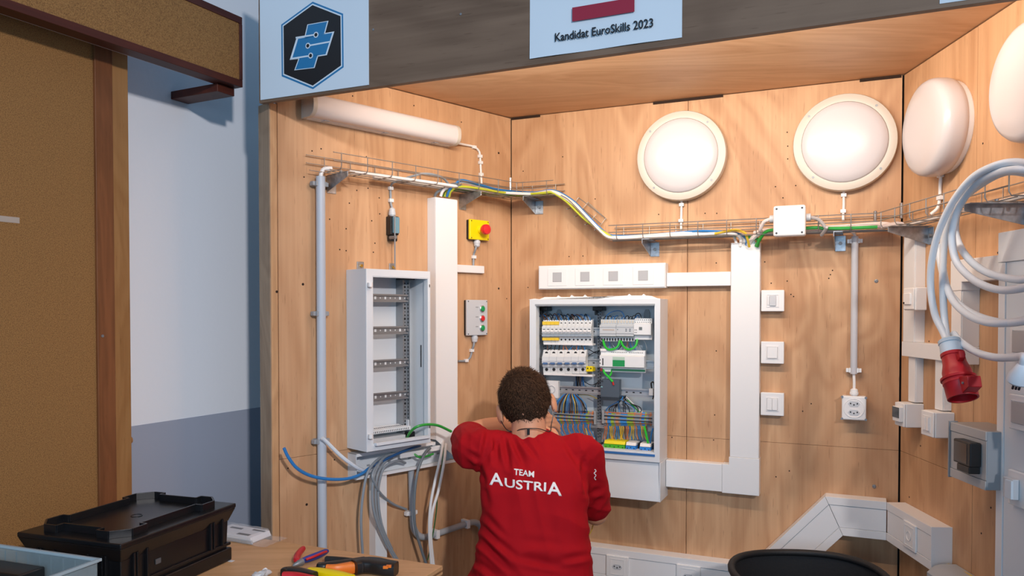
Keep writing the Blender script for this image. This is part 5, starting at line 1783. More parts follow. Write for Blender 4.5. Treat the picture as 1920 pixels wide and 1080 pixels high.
MB().box(x0 - 0.006, x0 - .001, -gd - .004, -gd + .02, z0 - .003, z1 + .003).build('end_edge', mat('panel_edge', '8B8F93', 0.35), gb, bevel=0.001)
so = gd + 0.028
s0, s1 = rx(1790, so), rx(1822, so)
sz1_, sz0_ = rz(1790, 822, so), rz(1790, 866, so)
w = s1 - s0
sc = MB().box(s0, s1, -so, -gd, sz0_, sz1_).build('screen_body', BLACKP, gb, bevel=0.003)
MB().box(s0 + 0.004, s1 - w * .18, -so - 0.001, -so + 0.002, sz0_ + 0.005, sz1_ - 0.005).build('screen', mat('screen_glass', '3A3230', 0.12), sc, bevel=0.001)
MB().box(s0 + w * .22, s1 - w * .06, -so - 0.0, -gd, sz0_ - 0.018, sz0_).build('screen_foot', BLACKP, sc, bevel=0.002)

# ================================================================ dado trunking on the right wall with a blank socket and end cap
rz1 = DADO_Z1
rz0_ = rz1 - H3
rxs = (cxr - R.o).dot(R.d)
rxe = R.p(1746, 970, bd_)[0]
t4 = wthing(R, 'dado_trunking', 'white trunking on the right wall with one round-holed plate and grey-white end', 'trunking', (rxs + rxe) / 2, rz0_)
mitred(t4, (rxs, rz1), (rxe, rz1), 0.0, 0.0)
for c in t4.children:
    pass
# move it onto the right wall: parts above were drawn in its own frame already
MB().box(rxe, rxe + 0.004, -bd_ - 0.001, 0, rz0_ - 0.001, rz1 + 0.001).build('end_cap', WHITE2, t4, bevel=0.0008)
xx = R.p(1708, 990, bd_)[0]
zz = rz1 - H3 / 2
f = MB().box(xx - 0.042, xx + 0.040, -bd_ - 0.006, -bd_ + .0012, zz - 0.041, zz + 0.041).build('socket_plate', WHITE, t4, bevel=0.002)
MB().rframe(xx - 0.03, xx + 0.03, zz - 0.031, zz + 0.031, 0.0018, -bd_ - 0.0072, -bd_ - 0.0055).build('inner_frame', WHITE2, f)
MB().lathe([(0.015, 0.0), (0.015, 0.0010), (0.0135, 0.0010), (0.012, -0.004), (0, -0.004)], (xx - 0.002, -bd_ - 0.0062, zz), (0, -1, 0), 24).build('round_opening', WHITE2, f)
# grey box low on the right wall
d = 0.085
x0 = R.p(1737, 1063, d)[0]
gx = wthing(R, 'grey_box', 'grey box with a sloping top edge below the end of the right wall trunking', 'box', x0 + 0.09, R.p(1740, 1060, d)[1] - 0.16)
zt_ = R.p(1740, 1066, d)[1]
MB().prism([(0, zt_ - 0.16), (-d, zt_ - 0.16), (-d, zt_ - 0.012), (-d + 0.02, zt_ + 0.006), (-d + 0.04, zt_ + 0.012), (0, zt_ + 0.012)], x0, x0 + 0.13, 'yz').build('housing', mat('box_grey', 'AEB2B5', 0.45), gx, bevel=0.004)
MB().box(x0 + 0.01, x0 + 0.12, -d - 0.004, -d, zt_ - 0.15, zt_ - 0.02).build('lid', mat('box_grey', 'AEB2B5', 0.45), gx, bevel=0.002)
cable_thing('yellow_cable', 'thin yellow cable along the right wall below the trunking end', [R.w(1775, 1057, .01), R.w(1800, 1069, .012), R.w(1830, 1085, .012), R.w(1850, 1100, .012)], 0.003, C_YEL)

# ================================================================ coiled white cable with the red plug
CB = 0.0088


def cw(*a):
    return [R.w(*q) for q in a]


coil = gthing('extension_cable', 'coiled thick white cable with red industrial plug, hung over the tray at right', 'extension cable', R.w(1785, 640, 0.2))
loops = (
    [(1940, 309, .155), (1900, 304, .165), (1862, 312, .185), (1822, 335, .20), (1786, 380, .21), (1760, 435, .215), (1747, 490, .215), (1745, 540, .21), (1753, 590, .205), (1768, 622, .20), (1776, 640, .2)],
    [(1776, 640, .2), (1771, 600, .185), (1768, 550, .18), (1768, 500, .175), (1772, 450, .17), (1786, 400, .17), (1810, 355, .17), (1845, 325, .16), (1890, 311, .15), (1945, 312, .14)],
    [(1945, 322, .15), (1900, 318, .17), (1855, 330, .18), (1820, 356, .185), (1795, 395, .19), (1785, 440, .19), (1791, 485, .19), (1810, 512, .19), (1840, 533, .19), (1880, 544, .19), (1930, 537, .19), (1975, 515, .18), (2020, 470, .17), (2035, 410, .16), (2010, 345, .155), (1945, 322, .15)],
    [(1950, 318, .14), (2005, 345, .14), (2030, 400, .14), (2015, 455, .145), (1975, 490, .15), (1930, 522, .16), (1885, 521, .16), (1845, 508, .16), (1815, 484, .16), (1797, 455, .155), (1791, 425, .15), (1797, 390, .15), (1815, 358, .15), (1850, 330, .145), (1900, 315, .14), (1950, 318, .14)],
    [(1950, 330, .12), (1890, 322, .13), (1840, 345, .14), (1800, 380, .145), (1775, 430, .15), (1767, 480, .15), (1773, 530, .16), (1790, 562, .165), (1820, 586, .17), (1860, 601, .175), (1900, 605, .175), (1960, 590, .17), (2025, 545, .16), (2060, 460, .14), (2030, 365, .125), (1950, 330, .12)],
    [(1945, 312, .14), (2040, 365, .15), (2080, 460, .155), (2050, 530, .16), (1985, 570, .16), (1925, 598, .165), (1880, 606, .18), (1840, 602, .18), (1805, 583, .18), (1782, 555, .175), (1766, 505, .165), (1759, 460, .16)],
    [(1788, 626, .17), (1800, 640, .175), (1830, 660, .18), (1865, 670, .185), (1900, 670, .19), (1916, 668, .195), (1921, 672, .2), (1918, 684, .2)],
)
for k, q in enumerate(loops):
    MB().tube(cw(*q), CB, 10, 6).build('cable_loop', C_PALE, coil)
# red plug: collar, body, flange, socket skirt and flap
P0 = R.w(1779, 636, .2)
P1 = R.w(1806, 747, .2)
ax = (P1 - P0).normalized()
ln = (P1 - P0).length
MB().lathe([(0.009, -0.004), (0.020, 0.0), (0.0255, 0.004), (0.0255, 0.012), (0.0240, 0.0125), (0.0265, ln * .27), (0, ln * .27)], P0, ax, 24).build('collar', mat('collar_blue_white', 'C3D5E2', 0.4), coil)
MB().lathe([(0.0270, ln * .25), (0.0270, ln * .30), (0.0255, ln * .31), (0.0265, ln * .42), (0.0300, ln * .50), (0.0325, ln * .56), (0.0325, ln * .61), (0.034, ln * .64), (0.0345, ln * .66), (0.0395, ln * .66), (0.0395, ln * .695), (0.036, ln * .70), (0.0365, ln * .76), (0.0352, ln * .77), (0.034, ln), (0.030, ln), (0.030, ln * .9), (0, ln * .9)], P0, ax, 28).build('plug_body', CEE, coil)
side = R.d * 1.0
side = (side - ax * side.dot(ax)).normalized()
bn = ax.cross(side)


def slab(a, b_, t0, t1, w, name, m=CEE):
    """block from radius a..b at heights t0..t1, width w"""
    mb = MB()
    pts = []
    for (r, h) in ((a, t0), (b_[0], t0 + b_[1]), (b_[0] * .93, t1 - .004), (a, t1)):
        pts.append((r, h))
    lo = [P0 + ax * h + side * r - bn * w for r, h in pts]
    hi = [P0 + ax * h + side * r + bn * w for r, h in pts]
    mb.hexa(lo, hi)
    return mb.build(name, m, coil, bevel=0.002)


slab(0.030, (0.066, 0.012), ln * .72, ln * .99, 0.016, 'locking_flap')
slab(0.024, (0.044, -0.006), ln * .36, ln * .46, 0.007, 'release_tab')
MB().cyl(P0 + ax * (ln * .86) + side * 0.045 - bn * 0.019, P0 + ax * (ln * .86) + side * 0.045 + bn * 0.019, 0.003, n=8).build('pin', SCREW, coil)
# small white plug at the right picture edge
A = R.w(1919, 684, .2)
C_ = R.w(1908, 718, .2)
ax2 = (C_ - A).normalized()
l2_ = (C_ - A).length
pg = gthing('mains_plug', 'small white plug with dark pins at the right picture edge, on the coil end', 'plug', C_)
MB().lathe([(0.006, -0.002), (0.012, 0.002), (0.016, l2_ * .3), (0.021, l2_ * .55), (0.022, l2_ * .9), (0.018, l2_), (0, l2_)], A, ax2, 20).build('body', C_PALE, pg)
for q in (-0.011, 0, 0.011):
    s_ = A + ax2 * l2_ + (R.d * q)
    MB().cyl(s_ - ax2 * 0.001, s_ + ax2 * 0.016, 0.0024, n=8).build('pin', mat('pin_dark', '4A4A4E', 0.3, metal=0.7), pg)

# ================================================================ black fabric bin
bc = Vector((0.3836 * 2.30, 2.30, 0))
bn_ = gthing('fabric_bin', 'round black fabric bin, open at the top, in front of the slanted trunking', 'bin', bc)
rb, hb = 0.222, 0.868
mb = MB()
mb.lathe([(0, 0), (rb * .93, 0.0), (rb * .95, 0.02), (rb * .97, hb * .5), (rb, hb - 0.02), (rb, hb - .006), (rb * .985, hb - .006), (rb * .955, hb * .5), (rb * .93, 0.024), (0, 0.02)], bc, (0, 0, 1), 56)
for v in mb.bm.verts:
    d_ = (v.co - bc)
    a = atan2(d_.y, d_.x)
    if 0.05 < v.co.z < hb - 0.05:
        k = 1 + 0.012 * sin(a * 7 + v.co.z * 9)
        v.co.x = bc.x + d_.x * k
        v.co.y = bc.y + d_.y * k
mb.build('bag', mat('bin_fabric', '232427', 0.85, bump=0.5, bscale=120), bn_)
pts = [bc + Vector((rb * cos(2 * pi * i / 40), rb * sin(2 * pi * i / 40), hb + 0.004 * sin(3 * 2 * pi * i / 40))) for i in range(41)]
MB().tube(pts, 0.011, 10, 0).build('rim', mat('bin_rim', '1B1C1E', 0.6, bump=0.3, bscale=150), bn_)
# ================================================================ signs on the fascia board
SIGN = mat('sign_paper_cool_lit', 'D3E3EF', 0.5)  # white paper; part of the room's cool light is put into this tint
INK = mat('sign_ink', '15181D', 0.5)
BLUEI = mat('sign_blue', '1F78AE', 0.45)
sg0 = FA.p(487.5, 100, .003)[0]
sg1 = FA.p(691, 100, .003)[0]
sgz0 = FA.p(489.5, 187.5, .003)[1]
sgw = sg1 - sg0
sgh = sgw * 0.99
t = wthing(FA, 'emblem_sign', 'square white sign with black and blue hexagon emblem at the left end of fascia', 'sign', (sg0 + sg1) / 2, sgz0)
MB().box(sg0, sg1, -0.003, -0.0002, sgz0, sgz0 + sgh).build('board', SIGN, t, bevel=0.0006)


def S(px, py):
    return FA.p(px, py, 0.004)


def layer(name, pts, m, k, parent=t):
    o0 = 0.003 + 0.0004 * k
    return MB().prism([S(*p) for p in pts], -o0 - 0.0004, -o0).build(name, m, parent)


hexo = [(586, 3), (643, 25.5), (644, 126), (586.5, 167), (528, 143), (527, 46)]
cxh, cyh = 585.5, 85


def shrink(p, k):
    return [(cxh + (x - cxh) * k, cyh + (y - cyh) * k) for x, y in p]


layer('hexagon_border', hexo, BLUEI, 0)
layer('hexagon_line', shrink(hexo, 0.955), SIGN, 1)
layer('hexagon_field', shrink(hexo, 0.92), INK, 2)
# circuit shapes: white outline plates with blue plates on top
shp = [
    [(576.5, 46), (616, 39), (609, 65), (570, 74.5)],
    [(556, 71.5), (607, 62.5), (627, 59), (613, 103.5), (594, 106.5), (543.5, 112.5)],
    [(561, 107), (598, 101), (590, 127.5), (552, 132)],
]


def mid(p, k=0.90):
    cx = sum(x for x, _ in p) / len(p)
    cy = sum(y for _, y in p) / len(p)
    return [(cx + (x - cx) * k, cy + (y - cy) * k) for x, y in p]


for p in shp:
    layer('circuit_outline', p, SIGN, 3)
for p in shp:
    layer('circuit_plate', mid(p), BLUEI, 4)
for a, b_ in (((555, 71), (593, 65)), ((578, 86), (619, 78.5)), ((545, 110.5), (583, 104.5))):
    layer('circuit_line', [(a[0], a[1] - 1.4), (b_[0], b_[1] - 1.4), (b_[0], b_[1] + 1.4), (a[0], a[1] + 1.4)], SIGN, 5)
for px, py in ((593, 65.5), (577.8, 86), (583, 104.5)):
    x, z = S(px, py)
    MB().lathe([(0.0086, 0.0050), (0.0086, 0.0056), (0, 0.0056)], (x, 0, z), (0, -1, 0), 24).build('circuit_ring', SIGN, t)
    MB().lathe([(0.0054, 0.0056), (0.0054, 0.0060), (0, 0.0060)], (x, 0, z), (0, -1, 0), 24).build('circuit_dot', INK, t)

# candidate poster
c0 = FA.p(993, 60, .003)[0]
c1 = FA.p(1278.5, 60, .003)[0]
cz = FA.p(992.5, 110.5, .003)[1]
p2 = wthing(FA, 'paper_poster', 'white paper poster with red bar and lettering in the middle of the fascia', 'poster', (c0 + c1) / 2, cz)
mb = MB()
n = 16
rows = [[mb.bm.verts.new((c0 + (c1 - c0) * i / n, -0.0006 - (0.004 * (1 - j / 6) ** 3 if j < 6 else 0) * (0.6 + 0.4 * sin(i * .7)), cz + 0.36 * j / 10)) for i in range(n + 1)] for j in range(11)]
for j in range(10):
    for i in range(n):
        mb.bm.faces.new((rows[j][i], rows[j][i + 1], rows[j + 1][i + 1], rows[j + 1][i]))
paper = mb.build('paper', SIGN, p2, smooth=True)
r0, r1 = FA.p(1073.5, 20, .004)[0], FA.p(1190, 10, .004)[0]
rz_0, rz_1 = FA.p(1073.5, 41, .004)[1], FA.p(1073.5, 15, .004)[1]
RED = mat('flag_red', '97203A', 0.5)
MB().box(r0, r1, -0.0066, -0.0058, rz_0, rz_1).build('flag_bar', RED, p2)
MB().box(r0, r1, -0.0066, -0.0058, rz_1 + (rz_1 - rz_0), rz_1 + 2 * (rz_1 - rz_0)).build('flag_bar', RED, p2)
xa_, za_ = FA.p(1041, 70.5, .005)
xb_, zb2 = FA.p(1225, 44.5, .005)
o = text_obj('lettering', 'Kandidat EuroSkills 2023', 0.032, INK, p2, offset=0.0004)
wd = o.dimensions.x if o.dimensions.x else 1
xs = [v.co.x for v in o.data.vertices]
kx = (xb_ - xa_) / (max(xs) - min(xs))
zs_ = [v.co.z for v in o.data.vertices]
hh = FA.p(1041, 62, .005)[1] - FA.p(1041, 76.5, .005)[1]
kz = hh / (max(zs_) - min(zs_)) * 1.10
o.data.transform(Matrix.Diagonal((kx, 1, kz, 1)))
o.location = ((xa_ + xb_) / 2 - (c0 + c1) / 2, -0.0068, (za_ + zb2) / 2 - cz)
# third sheet at the right end
e0 = FA.p(1762, 4, .003)[0]
ez0_ = FA.p(1762, 6.5, .003)[1]
p3 = wthing(FA, 'paper_poster', 'white paper sheet whose lower edge shows at the top right of fascia', 'poster', e0 + 0.14, ez0_)
MB().box(e0, e0 + 0.28, -0.0012, -0.0002, ez0_, ez0_ + 0.2).build('paper', SIGN, p3)
# screws in the fascia
for px, py in ((864, 26.5), (700, 55.5)):
    x, z = FA.p(px, py, 0)
    sc_ = wthing(FA, 'screw', 'small screw head in the fascia, ' + ('right of two' if px > 800 else 'beside the emblem sign'), 'screw', x, z)
    MB().lathe([(0.0035, 0.0002), (0.0032, 0.0012), (0.001, 0.0016), (0, 0.001)], (x, 0, z), (0, -1, 0), 12).build('head', SCREW, sc_)

# screws and drill holes in the booth walls
holes = MB()
rh = random.Random(11)


def hole(W, px, py, r, mb):
    x, z = W.p(px, py, 0)
    q = W.world(x, 0.0004, z)
    mb.cyl(q + W.yl * 0.001, q, r, n=8)


for px, py in ((585, 283), (602, 279), (570, 332), (687, 294), (618, 411), (669, 357), (690, 353), (655, 381), (711, 371), (697, 414), (712, 401), (649, 429), (703, 456), (637, 468), (649, 470), (700, 473), (740, 470), (935, 287), (865, 229), (661, 180), (776, 198), (568, 533), (519, 547), (935, 541), (575, 946), (540, 878), (627, 862), (950, 560)):
    hole(L, px, py, 0.0045 if px in (568, 575, 519, 935) else 0.0026, holes)
for px, py in ((981, 321), (1027, 352), (1055, 294), (1116, 373), (1235, 402), (1322, 400), (1344, 400), (1067, 481), (1093, 480), (990, 539), (1343, 493), (1343, 658), (1476, 527), (1554, 522), (1561, 507), (1557, 515), (1434, 491), (1446, 531), (1468, 371), (1483, 552), (1488, 556), (1476, 248), (1477, 274), (1477, 298), (1454, 350), (1492, 348), (1340, 778), (1338, 825), (1480, 883), (1455, 894), (1521, 757), (1505, 771), (1260, 820)):
    hole(B, px, py, 0.0024, holes)
for px, py in ((1843, 269), (1878, 452), (1871, 474), (1742, 640), (1705, 932), (1858, 952), (1726, 836), (1840, 1000), (1808, 695)):
    hole(R, px, py, 0.0028, holes)
hs = struct('trim_10', holes, HOLE)
for W, px, py, lab in ((B, 1643, 527, 'loose screw head in the back wall right of the thin conduit'), (B, 1639, 912, 'screw head in the back wall above the level trunking')):
    x, z = W.p(px, py, 0)
    sc_ = wthing(W, 'screw', lab, 'screw', x, z)
    MB().lathe([(0.0065, 0.0002), (0.006, 0.002), (0.0025, 0.003), (0, 0.001)], (x, 0, z), (0, -1, 0), 14).build('head', SCREW, sc_)
# ================================================================ left: cork partition, cork valance
PO = 0.13
xr1 = WW.p(243.5, 500, PO)[0]
xr0 = WW.p(213, 500, PO)[0]
xr_b = WW.p(180, 500, PO)[0]
pz = 2.62
pt = wthing(WW, 'cork_board', 'tall brown cork board with two wooden edge strips, left of the white wall', 'board', xr_b - 0.4, 0.25)
MB().box(-1.9, xr_b, -PO + 0.004, -PO + 0.028, 0.25, pz).build('cork_sheet', CORK, pt)
MB().box(xr_b + .0005, xr0, -PO - 0.004, -PO + 0.030, 0.25, pz).build('edge_strip', OAK_D, pt, bevel=0.0015, label='dark brown edge strip')
MB().box(xr0 + .0005, xr1, -PO, -PO + 0.034, 0.25, pz).build('edge_strip', OAK_L, pt, bevel=0.0015, label='tan edge strip')
x_, z_ = WW.p(192, 630, PO + .004)
MB().cyl((x_, -PO - 0.006, z_), (x_, -PO - 0.003, z_), 0.004, n=10).build('screw', SCREW, pt)
x_, z_ = WW.p(248, 824, PO - 0.02)
MB().lathe([(0.006, 0), (0.006, 0.004), (0.010, 0.006), (0.010, 0.010), (0, 0.012)], (xr1, -PO + 0.017, z_), (1, 0, 0), 16).build('knob', OAK_L, pt)
tx0, tz_ = WW.p(0, 412, PO)
MB().box(tx0 - 0.05, WW.p(38, 412, PO)[0], -PO + 0.0030, -PO + 0.0042, WW.p(20, 417, PO)[1], WW.p(20, 406, PO)[1]).build('tape', mat('tape_grey', 'AFA093', 0.5), pt)
MB().box(-1.9, xr1, -PO + 0.028, -0.0015, 0.25, 0.30).build('rear_batten', OAK_L, pt)
# valance: framed cork strip standing further out
VO = 0.24
vx1 = WW.p(455, 110, VO)[0]
vzb = WW.p(452, 163, VO)[1]
vzt = WW.p(455, 33, VO)[1]
va = wthing(WW, 'cork_valance', 'cork strip in a dark mahogany frame along the top of the left wall', 'board', vx1 - 0.6, vzb)
ft = 0.022
vx0 = -1.9
MB().box(vx0, vx1 - 0.012, -VO + 0.003, -VO + 0.018, vzb + ft * .8, vzt - ft * .8).build('cork_sheet', CORK, va)
MB().box(vx0, vx1, -VO, -VO + 0.05, vzb, vzb + ft).build('frame_rail', MAHOG, va, bevel=0.0015)
MB().box(vx0, vx1, -VO, -VO + 0.05, vzt - ft, vzt).build('frame_rail', MAHOG, va, bevel=0.0015)
MB().box(vx1 - 0.012, vx1, -VO - .0005, -VO + 0.05, vzb + ft, vzt - ft).build('frame_end', MAHOG, va, bevel=0.0015)
MB().box(vx0, vx1 - 0.012, -VO + 0.05, -VO + 0.062, vzb + 0.004, vzt - .004).build('rear_sheet', mat('rear_sheet', 'C4BFC6', 0.6), va)
bx0_ = WW.p(383, 155, VO - .03)[0]
MB().box(vx1 - 0.075, vx1 - 0.006, -VO + 0.03, -0.001, vzb - 0.026, vzb - .0005).build('bracket', MAHOG, va, bevel=0.002)
MB().box(-1.2, -1.15, -VO + 0.062, -0.001, vzb + 0.05, vzb + 0.09).build('arm', MAHOG, va)

# ================================================================ workbench
BZ = 0.985
c_far_r = onz(830, 1060.5, BZ)
c_far_l0 = onz(437, 1001.5, BZ)
u = (c_far_r - c_far_l0).normalized()          # along the far edge, to the right
bench_d = Vector((u.y, -u.x, 0))               # toward the camera
if bench_d.y > 0: bench_d = -bench_d
far_l = c_far_r - u * 1.25
bench = gthing('workbench', 'plywood workbench carrying the black crate and the hand tools', 'workbench', Vector((c_far_r.x - u.x * .6 + bench_d.x * .4, c_far_r.y - u.y * .6 + bench_d.y * .4, 0)))


def slab_on(p, a, b_, la, lb_, z0, z1):
    """box from p along a (length la) and b_ (length lb_)"""
    q = [p, p + a * la, p + a * la + b_ * lb_, p + b_ * lb_]
    return MB().hexa([(v.x, v.y, z0) for v in q], [(v.x, v.y, z1) for v in q])


BD = 0.95
slab_on(far_l, u, bench_d, 1.25, BD, BZ - 0.0045, BZ).build('top_veneer', BENCH, bench, bevel=0.001)
for k in range(5):
    slab_on(far_l + u * 0.0006 * (k % 2) + bench_d * 0.0006 * (k % 2), u, bench_d, 1.25 - .0012 * (k % 2), BD, BZ - 0.0045 - 0.006 * (k + 1), BZ - 0.0046 - 0.006 * k).build('ply_layer', PLYEDGE if k % 2 else BENCH, bench)
zt_ = BZ - 0.0346
for a, b_ in ((0.06, 0.08), (1.12, 0.08), (0.06, BD - 0.16), (1.12, BD - 0.16)):
    slab_on(far_l + u * a + bench_d * b_, u, bench_d, 0.07, 0.07, 0.0, zt_ - .0005).build('leg', STUD, bench, bevel=0.002)
slab_on(far_l + u * .13 + bench_d * .10, u, bench_d, 0.99, 0.03, zt_ - 0.10, zt_ - .0005).build('apron', STUD, bench)

# ================================================================ black crate with lid
LZ = BZ + 0.152
kA = onz(443, 943, LZ)        # right lid corner
kB = onz(226, 1021, LZ)       # near lid corner
e1 = (kA - kB).normalized()   # long side, away to the right
e2 = Vector((-e1.y, e1.x, 0))
kL, kW = (kA - kB).length, 0.305
o_ = kB.copy()
crate = gthing('storage_crate', 'black plastic stacking crate with ribbed lid standing on the workbench', 'crate', Vector(((kB + e1 * kL / 2 + e2 * kW / 2).x, (kB + e1 * kL / 2 + e2 * kW / 2).y, BZ)))
BLK = mat('crate_black', '101216', 0.28, spec=0.5)


def cr(a, b_, z):
    """point in crate space: a along the long side, b_ across"""
    v = o_ + e1 * a + e2 * b_
    return (v.x, v.y, z)


def crect(a0, a1, b0, b1, z0, z1, mb=None, inset=0.0):
    mb = mb or MB()
    mb.hexa([cr(a0 + inset, b0 + inset, z0), cr(a1 - inset, b0 + inset, z0), cr(a1 - inset, b1 - inset, z0), cr(a0 + inset, b1 - inset, z0)],
            [cr(a0, b0, z1), cr(a1, b0, z1), cr(a1, b1, z1), cr(a0, b1, z1)])
    return mb


H_ = LZ - BZ
m_in = 0.014
crect(m_in, kL - m_in, m_in, kW - m_in, BZ + 0.0005, LZ - 0.030, inset=0.004).build('body', BLK, crate, bevel=0.004)
crect(m_in - .006, kL - m_in + .006, m_in - .006, kW - m_in + .006, BZ + 0.0005, BZ + 0.036).build('foot_band', BLK, crate, bevel=0.004)
crect(m_in - .004, kL - m_in + .004, m_in - .004, kW - m_in + .004, BZ + 0.042, BZ + 0.050).build('band', BLK, crate, bevel=0.002)
# flared collar under the lid
mb = MB()
mb.hexa([cr(m_in, m_in, LZ - 0.045), cr(kL - m_in, m_in, LZ - 0.045), cr(kL - m_in, kW - m_in, LZ - 0.045), cr(m_in, kW - m_in, LZ - 0.045)],
        [cr(0.001, 0.001, LZ - 0.012), cr(kL - .001, 0.001, LZ - 0.012), cr(kL - .001, kW - .001, LZ - 0.012), cr(0.001, kW - .001, LZ - 0.012)])
mb.build('collar', BLK, crate, bevel=0.002)
# vertical ribs
for s in (0, 1):
    for a in (0.045, 0.055, 0.085, 0.30, 0.312, 0.345):
        b0 = (m_in - 0.007) if s == 0 else (kW - m_in - .001)
        crect(a, a + 0.006, b0, b0 + 0.008, BZ + 0.05, LZ - 0.034).build('rib', BLK, crate, bevel=0.001)
    for b_ in (0.05, 0.06, 0.10, 0.20, 0.24, 0.25):
        a0 = (m_in - 0.007) if s == 0 else (kL - m_in - .001)
        crect(a0, a0 + 0.008, b_, b_ + 0.006, BZ + 0.05, LZ - 0.034).build('rib', BLK, crate, bevel=0.001)
lid = crect(0, kL, 0, kW, LZ - 0.012, LZ).build('lid', BLK, crate, bevel=0.003)
# raised stacking wall on the lid: broken rectangle with chamfered corners and outward tongues
rh_ = 0.018
i0, i1, j0, j1 = 0.045, kL - 0.045, 0.045, kW - 0.045


def lwall(a0, b0, a1, b1, t=0.005, h=rh_):
    p, q = Vector((a0, b0, 0)), Vector((a1, b1, 0))
    d_ = (q - p).normalized()
    n_ = Vector((-d_.y, d_.x, 0)) * t / 2
    P_ = [p - n_, q - n_, q + n_, p + n_]
    MB().hexa([cr(v.x, v.y, LZ - .0003) for v in P_], [cr(v.x, v.y, LZ + h) for v in P_]).build('lid_wall', BLK, lid, bevel=0.0008)


c_ = 0.028
for (a, b_) in ((1, 1), (1, -1), (-1, 1), (-1, -1)):
    ca = i1 if a > 0 else i0
    cb = j1 if b_ > 0 else j0
    out = 0.020
    lwall(ca + a * out, cb - b_ * (c_ + .02), ca + a * out, cb - b_ * (c_ - .015))
    lwall(ca + a * out, cb - b_ * (c_ - .015), ca - a * (c_ - .015), cb + b_ * out)
    lwall(ca - a * (c_ - .015), cb + b_ * out, ca - a * (c_ + .03), cb + b_ * out)
    lwall(ca - a * (c_ + .03), cb + b_ * out, ca - a * (c_ + .03), cb)
    lwall(ca + a * out, cb - b_ * (c_ + .02), ca, cb - b_ * (c_ + .02))
for bb in (j0, j1):
    lwall(i0 + c_ + .03, bb, i1 - c_ - .03, bb)
for aa in (i0, i1):
    lwall(aa, j0 + c_ + .02, aa, j1 - c_ - .02)
MB().lathe([(0.014, -.0003), (0.014, 0.0012), (0.0125, 0.0014), (0.0125, 0.0004), (0, 0.0004)], Vector(cr(kL * .52, kW * .5, LZ)), (0, 0, 1), 24).build('mould_ring', BLK, lid)
crect(kL * .30, kL * .34, m_in - 0.0012, m_in + .001, BZ + 0.070, BZ + 0.082).build('embossed_mark', mat('crate_mark', '55585C', 0.4), crate)
crect(0.028, 0.048, m_in - 0.0085, m_in - .006, BZ + 0.006, BZ + 0.032).build('paper_label', mat('label_white', 'DDDDDD', 0.6), crate)

# ================================================================ clear tray in the near left corner
TZ = BZ + 0.150
tA = onz(188, 1047, TZ)
tB = onz(-40, 1015, TZ)
f1 = (tA - tB).normalized()
f2 = Vector((f1.y, -f1.x, 0))
if f2.y > 0: f2 = -f2
CLR = mat('clear_bin', 'C6DDE6', 0.15, trans=0.75, alpha=1, spec=0.5)
tr = gthing('clear_tray', 'clear pale blue plastic tray at the near left corner of the workbench', 'tray', Vector((tA.x - .15, tA.y - .1, BZ)))


def tpt(a, b_, z):
    v = tA - f1 * a + f2 * b_
    return (v.x, v.y, z)


def tslab(a0, a1, b0, b1, z0, z1):
    return MB().hexa([tpt(a0, b0, z0), tpt(a1, b0, z0), tpt(a1, b1, z0), tpt(a0, b1, z0)], [tpt(a0, b0, z1), tpt(a1, b0, z1), tpt(a1, b1, z1), tpt(a0, b1, z1)])


TL, TW = 0.36, 0.24
tslab(0.006, TL, 0.006, TW, BZ + .0006, BZ + 0.003).build('floor', CLR, tr)
tslab(0.004, TL, 0.004, 0.0065, BZ + .003, TZ - .006).build('side', CLR, tr)
tslab(0.004, 0.0065, 0.0065, TW, BZ + .003, TZ - .006).build('side', CLR, tr)
tslab(TL - .0025, TL, 0.0065, TW, BZ + .003, TZ - .006).build('side', CLR, tr)
tslab(0.0065, TL - .0025, TW - .0025, TW, BZ + .003, TZ - .006).build('side', CLR, tr)
for k in range(9):
    a = 0.03 + k * 0.034
    tslab(a, a + 0.002, 0.0022, 0.004, BZ + .004, TZ - .01).build('rib', CLR, tr)
RIMB = mat('tray_rim', 'B5CBD6', 0.2, trans=0.3)
for a0, a1, b0, b1 in ((-0.002, TL + .002, -0.003, 0.005), (-0.003, 0.005, 0.005, TW + .002), (TL - .004, TL + .002, .005, TW), (0.005, TL - .004, TW - .005, TW + .002)):
    tslab(a0, a1, b0, b1, TZ - .006, TZ).build('rim', RIMB, tr, bevel=0.001)
# dark parts lying in the tray
one('tool_case', tslab(0.14, 0.30, 0.012, 0.075, BZ + .0035, BZ + 0.122), BLACKP, 'black case standing inside the clear tray at the near left corner', 'case', Vector(tpt(0.22, 0.04, BZ + .0035)), bevel=0.004)

# ================================================================ packed part in a clear bag beside the crate
gp = [onz(436, 992, BZ), onz(536, 1010, BZ), onz(494, 1027, BZ), onz(392, 1010, BZ)]
bag = gthing('parts_bag', 'clear plastic bag holding a white paper labelled parcel behind the black crate', 'bag', (gp[0] + gp[2]) / 2)
ctr = (gp[0] + gp[1] + gp[2] + gp[3]) / 4
up_ = Vector((0, 0, 1))


def gq(s, t, z):
    p = gp[0].lerp(gp[1], s).lerp(gp[3].lerp(gp[2], s), t)
    return Vector((p.x, p.y, BZ + z))


